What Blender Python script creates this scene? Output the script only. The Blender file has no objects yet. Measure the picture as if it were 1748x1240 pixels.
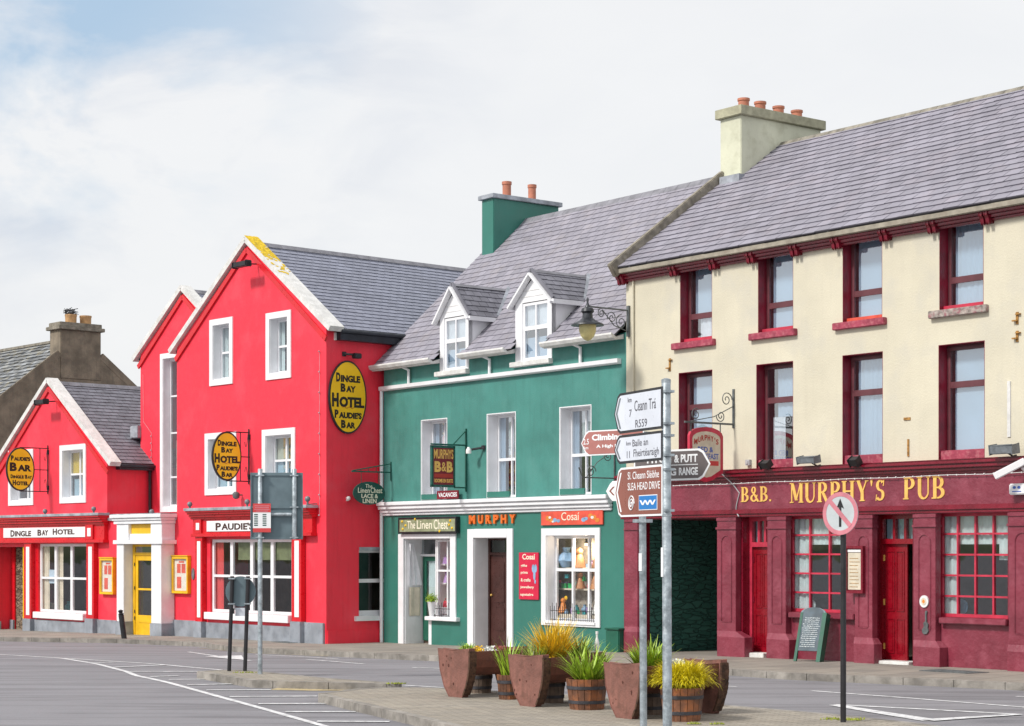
import bpy, bmesh, math, random
from mathutils import Vector, Matrix
from mathutils.geometry import tessellate_polygon
random.seed(7)
R = math.radians
S = bpy.context.scene
COL = S.collection
# ---------------- camera ----------------
CX, FP, HY, EYE = 874.0, 3250.0, 938.0, 2.2      # optical centre column, focal length, horizon row (photo pixels), eye height
cam = bpy.data.cameras.new('camera'); cam.sensor_width = 36; cam.lens = FP*36/1748
cam.shift_y = (HY-620)/1748; cam.clip_end = 3000; cam.clip_start = .1
co = bpy.data.objects.new('camera', cam); COL.objects.link(co)
co.location = (0, 0, EYE); co.rotation_euler = (R(90), 0, 0); S.camera = co
# ---------------- sky ----------------
SUN_EL, SUN_AZ = R(44), R(238)                     # azimuth clockwise from +Y
W = bpy.data.worlds.new("World"); S.world = W; W.use_nodes = True
nt = W.node_tree; N = nt.nodes; L = nt.links
for n in list(N): N.remove(n)
out = N.new('ShaderNodeOutputWorld'); bg = N.new('ShaderNodeBackground'); L.new(bg.outputs[0], out.inputs[0])
bg.inputs[1].default_value = .1
sky = N.new('ShaderNodeTexSky'); sky.sky_type = 'NISHITA'; sky.sun_disc = False
sky.sun_elevation = SUN_EL; sky.sun_rotation = SUN_AZ; sky.air_density = 1.2; sky.dust_density = 2
tc = N.new('ShaderNodeTexCoord')
mp = N.new('ShaderNodeMapping'); mp.inputs['Scale'].default_value = (1, 1, 2.2); L.new(tc.outputs['Generated'], mp.inputs[0])
def wnoise(scale, detail, dist, loc):
    m = N.new('ShaderNodeMapping'); m.inputs['Location'].default_value = loc; L.new(mp.outputs[0], m.inputs[0])
    n = N.new('ShaderNodeTexNoise'); n.inputs['Scale'].default_value = scale; n.inputs['Detail'].default_value = detail
    n.inputs['Distortion'].default_value = dist; n.inputs['Roughness'].default_value = .55; L.new(m.outputs[0], n.inputs[0]); return n.outputs[0]
def wmath(op, a, b, clamp=False):
    n = N.new('ShaderNodeMath'); n.operation = op; n.use_clamp = clamp
    for i, v in enumerate((a, b)):
        if isinstance(v, (int, float)): n.inputs[i].default_value = v
        else: L.new(v, n.inputs[i])
    return n.outputs[0]
def wmix(f, a, b):
    n = N.new('ShaderNodeMix'); n.data_type = 'RGBA'
    if isinstance(f, float): n.inputs[0].default_value = f
    else: L.new(f, n.inputs[0])
    for i, v in ((6, a), (7, b)):
        if isinstance(v, tuple): n.inputs[i].default_value = (*v, 1)
        else: L.new(v, n.inputs[i])
    return n.outputs[2]
vd = N.new('ShaderNodeVectorMath'); vd.operation = 'DOT_PRODUCT'; nv = N.new('ShaderNodeVectorMath'); nv.operation = 'NORMALIZE'
L.new(tc.outputs['Generated'], nv.inputs[0]); L.new(nv.outputs[0], vd.inputs[0]); vd.inputs[1].default_value = Vector((-.235, .93, .31)).normalized()
gap = wmath('MULTIPLY', wmath('SUBTRACT', vd.outputs['Value'], .984), 70, True); wide = wmath('ADD', wmath('MULTIPLY', wmath('SUBTRACT', vd.outputs['Value'], .968), 38, True), .10, True)          # a thin patch in the cloud deck, high on the left
n1 = wnoise(7, 6, .3, (0, 0, 0)); n2 = wnoise(3.2, 5, .2, (4, 2, 1)); n3 = wnoise(16, 6, .4, (1, 7, 3))
K = 8.35
n4 = wnoise(9, 8, .5, (3, 3, 9)); shade = wmath('MULTIPLY', wmath('MULTIPLY', wmath('SUBTRACT', n4, .42), 5.5, True), wide, True)
shade2 = wmath('MULTIPLY', wmath('SUBTRACT', n3, .42), 2.6, True)
cl = wmix(shade, (.93*K, .935*K, .945*K), (.76*K, .79*K, .85*K))
cl = wmix(wmath('MULTIPLY', shade2, .35), cl, (.98*K, .98*K, .985*K))
g = wmath('MULTIPLY', gap, wmath('MULTIPLY', wmath('SUBTRACT', n1, .40), 6, True), True)
cl = wmix(g, cl, (.46*K, .62*K, .80*K))
L.new(wmix(.92, sky.outputs[0], cl), bg.inputs[0])
# ---------------- sun ----------------
sl = bpy.data.lights.new('sun', 'SUN'); sl.energy = 2.8; sl.angle = R(9); sl.color = (1, .95, .88)
so = bpy.data.objects.new('sun', sl); COL.objects.link(so)
sdir = Vector((math.sin(SUN_AZ)*math.cos(SUN_EL), math.cos(SUN_AZ)*math.cos(SUN_EL), math.sin(SUN_EL)))
so.rotation_euler = sdir.to_track_quat('Z', 'Y').to_euler(); so.location = (0, 0, 60)
S.view_settings.view_transform = 'Standard'; S.view_settings.look = 'None'
S.view_settings.exposure = .27; S.view_settings.gamma = 1
S.render.engine = 'CYCLES'; S.cycles.max_bounces = 8; S.cycles.transparent_max_bounces = 12

# ---------------- frames: local axes x along a facade (to the right), y into the building, z up ----------------
class Frame:
    def __init__(s, ox, oy, vpx=None, ang=None):
        s.o = Vector((ox, oy))
        if vpx is not None:
            r = (vpx-CX)/FP; l = Vector((r, 1)).normalized(); s.ax = -l
            if vpx > CX: s.ax = l
        else: s.ax = Vector((math.cos(ang), math.sin(ang)))
        s.ay = Vector((-s.ax.y, s.ax.x)); s.ang = math.atan2(s.ax.y, s.ax.x)
    def xy(s, x, y): return s.o + s.ax*x + s.ay*y
    def w(s, x, y, z=0): p = s.xy(x, y); return Vector((p.x, p.y, z))
    def X(s, px, y=0):
        r = (px-CX)/FP; b = s.o + s.ay*y
        return (r*b.y - b.x)/(s.ax.x - r*s.ax.y)
    def Z(s, px, py, y=0):
        return EYE + (HY-py)*s.xy(s.X(px, y), y).y/FP
    def Y(s, px, x=0):
        r = (px-CX)/FP; b = s.o + s.ax*x
        return (r*b.y - b.x)/(s.ay.x - r*s.ay.y)
    def ZY(s, px, py, x=0):
        y = s.Y(px, x); return y, EYE + (HY-py)*s.xy(x, y).y/FP
# road / pavement level
KN = [(-60, 0), (34, 0), (39, -.04), (44, -.14), (50, -.28), (55, -.31), (63, -.47), (75, -.6), (200, -.8), (3000, -.8)]
def G(y):
    for (a, b), (c, d) in zip(KN, KN[1:]):
        if y <= c: return b + (d-b)*max(0, (y-a))/(c-a)
    return -.8
def gp(px, py, dz=0):
    z = dz
    for _ in range(30):
        d = FP*(EYE-z)/(py-HY); z = G(d)+dz
    return Vector(((px-CX)/FP*d, d, z))
PUB = Frame((1748-CX)/FP*34.5, 34.5, -1650)
HOT = Frame((557-CX)/FP*49.8, 49.8, -2000)

# ---------------- mesh building ----------------
OFF = {}
def link(o): COL.objects.link(o); return o
def tag(o, label=None, cat=None, group=None, kind=None):
    if label: o['label'] = label
    if cat: o['category'] = cat
    if group: o['group'] = group
    if kind: o['kind'] = kind
    return o
def thing(F, name, label, cat, x=0, y=0, z=0, group=None):
    o = bpy.data.objects.new(name, None); link(o); o.empty_display_size = .2
    o.location = F.w(x, y, z); o.rotation_euler = (0, 0, F.ang)
    OFF[o.name] = Vector((x, y, z)); return tag(o, label, cat, group)
class MB:
    def __init__(s): s.v = []; s.f = []; s.r = []
    def face(s, pts, r=None):
        n = len(s.v); s.v += [tuple(p) for p in pts]; s.f.append(tuple(range(n, n+len(pts)))); s.r.append(random.random() if r is None else r)
    def box(s, x0, x1, y0, y1, z0, z1, r=None):
        if x0 > x1: x0, x1 = x1, x0
        if y0 > y1: y0, y1 = y1, y0
        if z0 > z1: z0, z1 = z1, z0
        n = len(s.v); s.v += [(x, y, z) for x in (x0, x1) for y in (y0, y1) for z in (z0, z1)]
        rr = random.random() if r is None else r
        for q in ((0, 1, 3, 2), (4, 6, 7, 5), (0, 4, 5, 1), (2, 3, 7, 6), (0, 2, 6, 4), (1, 5, 7, 3)):
            s.f.append(tuple(n+i for i in q)); s.r.append(rr)
        return s
    def hexa(s, P, r=None):     # 8 points: bottom ring 4, top ring 4
        n = len(s.v); s.v += [tuple(p) for p in P]; rr = random.random() if r is None else r
        for q in ((3, 2, 1, 0), (4, 5, 6, 7), (0, 1, 5, 4), (1, 2, 6, 5), (2, 3, 7, 6), (3, 0, 4, 7)):
            s.f.append(tuple(n+i for i in q)); s.r.append(rr)
        return s
    def prism(s, pts, axis, a, b, r=None):
        def P(u, v, w): return {'x': (w, u, v), 'y': (u, w, v), 'z': (u, v, w)}[axis]
        n = len(s.v); m = len(pts); rr = random.random() if r is None else r
        s.v += [P(u, v, a) for u, v in pts] + [P(u, v, b) for u, v in pts]
        for t in tessellate_polygon([[Vector((u, v, 0)) for u, v in pts]]):
            s.f.append(tuple(n+i for i in t)); s.r.append(rr); s.f.append(tuple(n+m+i for i in reversed(t))); s.r.append(rr)
        for i in range(m):
            j = (i+1) % m; s.f.append((n+i, n+j, n+m+j, n+m+i)); s.r.append(rr)
        return s
    def tube(s, pts, r, n=8, cap=True, rr=None):
        pts = [Vector(p) for p in pts]; rad = r if isinstance(r, (list, tuple)) else [r]*len(pts)
        base = len(s.v); up = None
        for i, p in enumerate(pts):
            t = (pts[min(i+1, len(pts)-1)]-pts[max(i-1, 0)])
            if t.length < 1e-9: t = Vector((0, 0, 1))
            t.normalize()
            if up is None: up = t.orthogonal().normalized()
            a = (up - t*up.dot(t)); a = a.normalized() if a.length > 1e-6 else t.orthogonal().normalized()
            up = a; b = t.cross(a)
            for k in range(n):
                q = p + (a*math.cos(2*math.pi*k/n) + b*math.sin(2*math.pi*k/n))*rad[i]; s.v.append(tuple(q))
        v = random.random() if rr is None else rr
        for i in range(len(pts)-1):
            for k in range(n):
                k2 = (k+1) % n; s.f.append((base+i*n+k, base+i*n+k2, base+(i+1)*n+k2, base+(i+1)*n+k)); s.r.append(v)
        if cap:
            s.f.append(tuple(base+k for k in reversed(range(n)))); s.r.append(v)
            e = base+(len(pts)-1)*n; s.f.append(tuple(e+k for k in range(n))); s.r.append(v)
        return s
    def lathe(s, cx, cy, prof, n=16, rr=None):
        base = len(s.v); v = random.random() if rr is None else rr
        for r, z in prof:
            for k in range(n): s.v.append((cx+r*math.cos(2*math.pi*k/n), cy+r*math.sin(2*math.pi*k/n), z))
        for i in range(len(prof)-1):
            for k in range(n):
                k2 = (k+1) % n; s.f.append((base+i*n+k, base+i*n+k2, base+(i+1)*n+k2, base+(i+1)*n+k)); s.r.append(v)
        s.f.append(tuple(base+k for k in reversed(range(n)))); s.r.append(v)
        e = base+(len(prof)-1)*n; s.f.append(tuple(e+k for k in range(n))); s.r.append(v)
        return s
    def ball(s, c, r, n=8, sz=1):
        return s.lathe(c[0], c[1], [(max(.001, r*math.sin(math.pi*i/6)), c[2]-r*sz*math.cos(math.pi*i/6)) for i in range(7)], n)
    def parts(s):
        p = list(range(len(s.v)))
        def fd(i):
            while p[i] != i: p[i] = p[p[i]]; i = p[i]
            return i
        for f in s.f:
            for k in f[1:]: p[fd(k)] = fd(f[0])
        g = {}
        for i, f in enumerate(s.f): g.setdefault(fd(f[0]), []).append(i)
        for ids in g.values():
            m = MB(); mp_ = {}
            for i in ids:
                q = []
                for k in s.f[i]:
                    if k not in mp_: mp_[k] = len(m.v); m.v.append(s.v[k])
                    q.append(mp_[k])
                m.f.append(tuple(q)); m.r.append(s.r[i])
            yield m
    def each(s, name, mat, parent=None, smooth=False, bevel=0):
        for m in s.parts(): m.build(name, mat, parent, smooth, bevel)
    def build(s, name, mat, parent=None, smooth=False, bevel=0):
        off = OFF.get(parent.name, Vector()) if parent else Vector()
        me = bpy.data.meshes.new(name); me.from_pydata([(v[0]-off.x, v[1]-off.y, v[2]-off.z) for v in s.v], [], s.f); me.materials.append(mat)
        a = me.attributes.new('rnd', 'FLOAT', 'FACE'); a.data.foreach_set('value', s.r)
        me.update()
        if smooth or bevel:
            bm = bmesh.new(); bm.from_mesh(me)
            if bevel:
                bmesh.ops.remove_doubles(bm, verts=bm.verts, dist=1e-5)
                ed = [e for e in bm.edges if len(e.link_faces) == 2 and e.calc_face_angle(0) > .6]
                bmesh.ops.bevel(bm, geom=ed, offset=bevel, segments=2, affect='EDGES', clamp_overlap=True)
            if smooth:
                for f in bm.faces: f.smooth = True
                for e in bm.edges:
                    if len(e.link_faces) == 2 and e.calc_face_angle(0) > .7: e.smooth = False
            bm.to_mesh(me); bm.free()
        o = bpy.data.objects.new(name, me); link(o)
        if parent: o.parent = parent; OFF[o.name] = off
        return o
def solo(F, mb, name, mat, label, cat, x=0, y=0, z=0, group=None, smooth=False, bevel=0):
    """a thing that is one mesh"""
    tmp = type('T', (), {'name': '_tmp'}); OFF['_tmp'] = Vector((x, y, z))
    off = Vector((x, y, z)); mb.v = [(v[0]-x, v[1]-y, v[2]-z) for v in mb.v]
    o = mb.build(name, mat, None, smooth, bevel); o.location = F.w(x, y, z); o.rotation_euler = (0, 0, F.ang); OFF[o.name] = off
    return tag(o, label, cat, group)
def copy_tree(o, parent=None):
    c = o.copy(); link(c); c.parent = parent; OFF[c.name] = OFF.get(o.name, Vector())
    for ch in list(o.children): copy_tree(ch, c)
    return c

# ---------------- materials ----------------
M = {}
def mat(name, col, rough=.6, var=.12, vs=3.0, bump=.1, bs=60, metal=0, spec=.5, streak=0, attr=0, dark=None, stain=None, coat=0, emit=None, alpha=None):
    m = bpy.data.materials.new(name); m.use_nodes = True; nt = m.node_tree; N = nt.nodes; L = nt.links; p = N['Principled BSDF']
    p.inputs['Roughness'].default_value = rough; p.inputs['Metallic'].default_value = metal; p.inputs['Specular IOR Level'].default_value = spec
    if coat: p.inputs['Coat Weight'].default_value = coat; p.inputs['Coat Roughness'].default_value = .15
    tc = N.new('ShaderNodeTexCoord')
    def noise(sc, det=5, stretch=None, rgh=.6):
        n = N.new('ShaderNodeTexNoise'); n.inputs['Scale'].default_value = sc; n.inputs['Detail'].default_value = det; n.inputs['Roughness'].default_value = rgh
        if stretch:
            q = N.new('ShaderNodeMapping'); q.inputs['Scale'].default_value = stretch; L.new(tc.outputs['Object'], q.inputs[0]); L.new(q.outputs[0], n.inputs[0])
        else: L.new(tc.outputs['Object'], n.inputs[0])
        return n.outputs[0]
    def ramp(src, a, b, lo=.35, hi=.65):
        r = N.new('ShaderNodeMapRange'); L.new(src, r.inputs[0]); r.inputs[1].default_value = lo; r.inputs[2].default_value = hi; r.inputs[3].default_value = a; r.inputs[4].default_value = b; return r.outputs[0]
    def mix(f, a, b, mode='MIX'):
        n = N.new('ShaderNodeMix'); n.data_type = 'RGBA'; n.blend_type = mode
        for i, v in ((0, f), (6, a), (7, b)):
            if isinstance(v, tuple): n.inputs[i].default_value = (*v[:3], 1)
            elif isinstance(v, (int, float)): n.inputs[i].default_value = v
            else: L.new(v, n.inputs[i])
        return n.outputs[2]
    dk = dark or tuple(c*(1-2.2*var) for c in col); lt = tuple(min(1, c*(1+var)) for c in col)
    c = mix(ramp(noise(vs), 0, 1), dk if not dark else dark, lt) if var else mix(0, col, col)
    if dark and var: c = mix(ramp(noise(vs), var*2, 0), lt, dark)
    if streak: c = mix(ramp(noise(1, 6, (9, 9, .7)), 0, streak, .5, .75), c, tuple(x*.55 for x in col))
    if stain: c = mix(ramp(noise(stain[1], 7), 0, stain[2], .50, .68), c, stain[0])
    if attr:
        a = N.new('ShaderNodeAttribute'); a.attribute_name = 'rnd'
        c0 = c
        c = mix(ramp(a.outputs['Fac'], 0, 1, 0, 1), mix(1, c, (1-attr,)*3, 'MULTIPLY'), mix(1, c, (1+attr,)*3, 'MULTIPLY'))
        c = mix(ramp(a.outputs['Fac'], 1, 0, -1, -.5), c, mix(1, c0, (.60, .60, .62), 'MULTIPLY'))  # slate edges darkened in colour: painted shadow line plus dirt along each course
    L.new(c, p.inputs['Base Color'])
    rr = ramp(noise(vs*4), max(.03, rough-.1), min(1, rough+.1)); L.new(rr, p.inputs['Roughness'])
    if bump:
        b = N.new('ShaderNodeBump'); b.inputs['Strength'].default_value = bump; b.inputs['Distance'].default_value = .02
        L.new(noise(bs, 6), b.inputs['Height']); L.new(b.outputs[0], p.inputs['Normal'])
    if emit: p.inputs['Emission Color'].default_value = (*emit[:3], 1); p.inputs['Emission Strength'].default_value = emit[3]
    M[name] = m; return m
def glass(name, refl, tint=(.9, .95, .95), base=.12):
    m = bpy.data.materials.new(name); m.use_nodes = True; nt = m.node_tree; N = nt.nodes; L = nt.links
    for n in list(N): N.remove(n)
    o = N.new('ShaderNodeOutputMaterial'); mx = N.new('ShaderNodeMixShader'); t = N.new('ShaderNodeBsdfTransparent'); g = N.new('ShaderNodeBsdfGlossy')
    t.inputs[0].default_value = (*tint, 1); g.inputs[0].default_value = (.93, .96, 1, 1); g.inputs[1].default_value = .012
    fr = N.new('ShaderNodeMath'); fr.operation = 'POWER'; lw = N.new('ShaderNodeLayerWeight'); lw.inputs[0].default_value = .5; L.new(lw.outputs['Facing'], fr.inputs[0]); fr.inputs[1].default_value = 3
    ge = N.new('ShaderNodeNewGeometry'); bf = N.new('ShaderNodeMath'); bf.operation = 'SUBTRACT'; bf.inputs[0].default_value = 1; L.new(ge.outputs['Backfacing'], bf.inputs[1]); fm_ = N.new('ShaderNodeMath'); fm_.operation = 'MULTIPLY'
    mm = N.new('ShaderNodeMath'); mm.operation = 'MULTIPLY_ADD'; mm.use_clamp = True; L.new(fr.outputs[0], mm.inputs[0]); mm.inputs[1].default_value = refl; mm.inputs[2].default_value = base
    tc = N.new('ShaderNodeTexCoord'); ns = N.new('ShaderNodeTexNoise'); ns.inputs['Scale'].default_value = 1.6; ns.inputs['Detail'].default_value = 1
    L.new(tc.outputs['Object'], ns.inputs[0]); b = N.new('ShaderNodeBump'); b.inputs['Strength'].default_value = .03; b.inputs['Distance'].default_value = .05
    L.new(ns.outputs[0], b.inputs['Height']); L.new(b.outputs[0], g.inputs['Normal'])
    L.new(mm.outputs[0], fm_.inputs[0]); L.new(bf.outputs[0], fm_.inputs[1]); L.new(fm_.outputs[0], mx.inputs[0]); L.new(t.outputs[0], mx.inputs[1]); L.new(g.outputs[0], mx.inputs[2]); L.new(mx.outputs[0], o.inputs[0]); M[name] = m
glass('glass', 1.5, base=.15); glass('glass_bright', 2.0, (.95, .98, 1), base=.30); glass('glass_dark', 1.0, (.6, .65, .65), .06); glass('glass_clear', .8, (1, 1, 1), .04)
mat('red_wall', (.90, .032, .064), .55, .04, .8, .35, 25, streak=.22, stain=((.84, .075, .11), .9, .6))
mat('red_trim', (.66, .008, .018), .34, .06, 2, .02, 12, coat=.2)
mat('grey_stone', (.30, .33, .38), .7, .15, 3, .3, 30, stain=((.2, .21, .22), 6, .5))
mat('white_paint', (.82, .83, .86), .45, .04, 2, .08, 30, streak=.1)
mat('white_cap', (.70, .70, .69), .8, .08, 4, .3, 30, stain=((.50, .50, .45), 9, .45))
mat('lead', (.42, .45, .5), .55, .15, 4, .2, 20, metal=.3)
mat('black_metal', (.02, .02, .024), .45, .2, 4, .1, 60)
mat('soffit_black', (.015, .02, .03), .4, .2, 4, .05, 60)
mat('green_wall', (.058, .235, .205), .6, .08, .9, .3, 40, streak=.35, stain=((.09, .28, .25), 1.3, .5))
mat('green_wall_low', (.036, .185, .148), .45, .05, .9, .12, 40, streak=.12)
mat('green_dark', (.012, .11, .07), .45, .1, 2, .1, 40)
mat('cream_wall', (.64, .60, .475), .75, .04, .7, .35, 25, streak=.10, stain=((.54, .52, .45), 1.2, .6))
mat('cream_chimney', (.62, .63, .49), .8, .06, 1, .3, 25, stain=((.42, .42, .30), 3, .5))
mat('cap_stone', (.42, .41, .29), .9, .1, 6, .4, 25, stain=((.28, .26, .18), 8, .5))
mat('maroon_wall', (.225, .032, .056), .38, .09, 1.6, .8, 10, stain=((.36, .09, .13), 3, .4), spec=.6)
mat('maroon_gloss', (.20, .006, .022), .28, .12, 2, .25, 25, coat=.3)
mat('maroon_frame', (.14, .045, .055), .4, .1, 3, .08, 30)
mat('maroon_reveal', (.22, .008, .03), .4, .15, 3, .15, 30)
mat('maroon_sill', (.36, .05, .09), .6, .15, 6, .3, 30, stain=((.5, .25, .25), 12, .4))
mat('sill_worn', (.38, .33, .30), .9, .25, 12, .5, 30, stain=((.3, .06, .1), 14, .7))
mat('pink_paint', (.55, .035, .075), .4, .1, 4, .1, 40)
mat('bright_red', (.25, .003, .012), .3, .08, 3, .08, 40, coat=.3)
mat('yellow_paint', (.85, .50, .015), .4, .07, 3, .08, 40)
mat('sign_yellow', (1.0, .62, .008), .4, .05, 2, .03, 40)
mat('sign_yellow_dark', (1.0, .57, .005), .4, .05, 2, .03, 40)
mat('ink', (.02, .012, .01), .6, 0, 1, 0)
mat('gold', (.85, .52, .13), .5, .08, 4, .1, 40)
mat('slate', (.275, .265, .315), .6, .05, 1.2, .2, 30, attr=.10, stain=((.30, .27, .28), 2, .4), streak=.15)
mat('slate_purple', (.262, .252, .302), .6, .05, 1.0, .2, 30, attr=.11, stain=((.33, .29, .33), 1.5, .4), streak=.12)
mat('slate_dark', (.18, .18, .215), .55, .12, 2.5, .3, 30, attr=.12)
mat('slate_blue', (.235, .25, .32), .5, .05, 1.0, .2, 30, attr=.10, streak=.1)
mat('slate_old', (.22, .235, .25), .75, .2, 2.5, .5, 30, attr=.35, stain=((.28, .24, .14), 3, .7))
mat('under_slate', (.05, .05, .055), .9, .1)
mat('ridge_tile', (.22, .22, .25), .7, .15, 3, .3, 30)
mat('ridge_old', (.26, .24, .20), .85, .2, 5, .5, 30)
mat('verge_stone', (.27, .245, .20), .9, .2, 5, .6, 20, stain=((.16, .14, .10), 9, .7))
mat('lichen', (.72, .50, .02), .9, .2, 12, .5, 40)
mat('old_render', (.24, .20, .15), .9, .18, 1.6, .6, 20, streak=.5, stain=((.13, .11, .09), 3, .6))
mat('terracotta', (.50, .19, .12), .7, .1, 5, .15, 40)
mat('buff_pot', (.60, .36, .17), .7, .1, 5, .15, 40)
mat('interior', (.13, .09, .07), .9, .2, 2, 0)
mat('curtain', (.80, .82, .84), .9, .05, 3, 0)
mat('sky_reflection_blind', (.44, .56, .67), .8, .03, 1, 0)  # blue-grey painted in to stand for sky and street reflections on the panes
mat('kerb', (.29, .27, .245), .85, .18, 3, .5, 40, attr=.15, stain=((.14, .13, .11), 5, .6))
mat('galv', (.40, .46, .50), .42, .18, 9, .12, 60, metal=.55, stain=((.60, .63, .65), 18, .4))
mat('sign_back', (.15, .21, .24), .5, .08, 3, .05, 60, metal=.3)
mat('sign_white', (.66, .70, .78), .35, .04, 3, 0)
mat('sign_brown', (.26, .085, .06), .35, .06, 3, 0)
mat('sign_brown_faded', (.42, .17, .15), .4, .06, 3, 0)
mat('sign_greybrown', (.14, .12, .12), .4, .06, 3, 0)
mat('sign_ink', (.10, .10, .12), .5, 0, 1, 0)
mat('sign_light', (.84, .86, .88), .4, 0, 1, 0)
mat('sign_blue', (.01, .19, .55), .4, .03, 3, 0)
mat('faded_pink', (.62, .22, .27), .45, .08, 5, .05)
mat('faded_grey', (.52, .57, .60), .45, .05, 5, .05)
mat('planter_slab', (.245, .108, .085), .8, .14, 3, .6, 18, stain=((.12, .055, .04), 5, .7), streak=.4)
mat('planter_body', (.20, .07, .045), .7, .15, 3, .4, 25, attr=.15)
mat('bark', (.10, .05, .03), .95, .3, 12, 1, 20)
mat('knot', (.10, .03, .02), .85, .3, 30, .5, 40)
mat('barrel_wood', (.20, .085, .045), .6, .2, 5, .3, 25, attr=.25, stain=((.42, .13, .03), 5, .55))
mat('barrel_old', (.19, .14, .11), .8, .2, 5, .4, 25, attr=.25)
mat('hoop', (.045, .045, .055), .6, .2, 8, .2)
mat('soil', (.04, .028, .02), 1, .3, 20, 1, 20)
mat('leaf_green', (.32, .47, .035), .5, .1, 8, 0, attr=.55)
mat('leaf_pale', (.38, .50, .10), .5, .1, 8, 0, attr=.5)
mat('leaf_orange', (.66, .48, .03), .5, .2, 10, 0, attr=.4, dark=(.55, .22, .02))
mat('leaf_yellow', (.74, .64, .015), .55, .1, 10, 0, attr=.4)
mat('petal_yellow', (.85, .55, .02), .5, .05, 9, 0)
mat('petal_red', (.25, .01, .03), .5, .05, 9, 0)
mat('petal_white', (.72, .74, .72), .5, .05, 9, 0)
mat('lamp_glass', (.62, .56, .26), .35, .05, 9, 0)
mat('lamp_metal', (.045, .05, .06), .4, .2, 8, .1, metal=.3)
mat('bracket_green', (.01, .10, .075), .5, .1, 8, 0)
mat('iron_grey', (.12, .135, .14), .55, .2, 8, .1)
mat('board_green', (.012, .075, .06), .4, .1, 8, 0)
mat('board_olive', (.16, .19, .10), .5, .15, 5, 0)
mat('board_sage', (.30, .33, .20), .5, .15, 5, 0)
mat('board_cream', (.66, .60, .48), .5, .08, 5, 0)
mat('text_red', (.42, .03, .02), .5, 0, 1, 0)
mat('text_blue', (.05, .12, .45), .5, 0, 1, 0)
mat('text_orange', (.80, .16, .015), .45, .1, 20, 0)
mat('text_cream', (.82, .78, .62), .5, 0, 1, 0)
mat('poster_red', (.62, .015, .06), .4, .05, 4, 0)
mat('shop_red', (.75, .10, .06), .4, .1, 6, 0)
mat('sign_maroon', (.20, .008, .02), .4, .08, 6, 0)
mat('chalk', (.085, .12, .15), .6, .15, 5, .05)
mat('chalk_text', (.62, .68, .70), .8, .1, 30, 0)
mat('eave_stone', (.36, .33, .27), .9, .12, 4, .4, 25, stain=((.24, .2, .16), 5, .6))
mat('rust', (.42, .22, .06), .9, .25, 20, .5)
mat('pale_grey', (.42, .42, .44), .6, .05, 5, 0)
mat('lamp_grey', (.17, .19, .21), .4, .15, 9, .1)
mat('door_brown', (.065, .024, .02), .35, .12, 3, .1)
mat('plastic_white', (.80, .80, .82), .35, .03, 4, 0)
mat('paper', (.74, .72, .66), .7, .04, 7, 0)
mat('paper_red', (.62, .06, .06), .6, .04, 7, 0)
mat('cloth_white', (.78, .79, .83), .8, .04, 7, .1, 30)
mat('shop_back', (.40, .36, .30), .8, .2, 4, 0, stain=((.15, .12, .10), 6, .8))
mat('skin_toy', (.42, .20, .09), .6, .1, 8, 0)
mat('toy_teal', (.03, .30, .33), .5, .1, 8, 0)
mat('toy_green', (.03, .40, .12), .5, .1, 8, 0)
mat('toy_red', (.55, .05, .08), .5, .1, 8, 0)
mat('toy_blue', (.25, .42, .62), .5, .1, 8, 0)
mat('toy_orange', (.70, .24, .04), .5, .1, 8, 0)
mat('toy_lilac', (.35, .22, .48), .5, .1, 8, 0)
mat('road_paint', (.70, .71, .73), .7, .12, 6, .2, 60, stain=((.30, .30, .31), 9, .8))
mat('road_paint_buff', (.50, .40, .22), .8, .12, 6, .2, 60, stain=((.3, .28, .22), 8, .5))
mat('marking_yellow', (.50, .42, .2), .8, .2, 6, .2, 60, stain=((.25, .24, .2), 8, .8))
mat('moss', (.30, .34, .05), .9, .2, 12, .4, attr=.4)
mat('hill', (.07, .11, .035), .9, .3, .02, .0, 1, stain=((.16, .15, .07), .03, .7))
mat('bulb', (.8, .8, .8), .3, 0, 1, 0)
mat('lit_bulb', (.9, .7, .4), .3, 0, 1, 0, emit=(1, .6, .25, 4))

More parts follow.
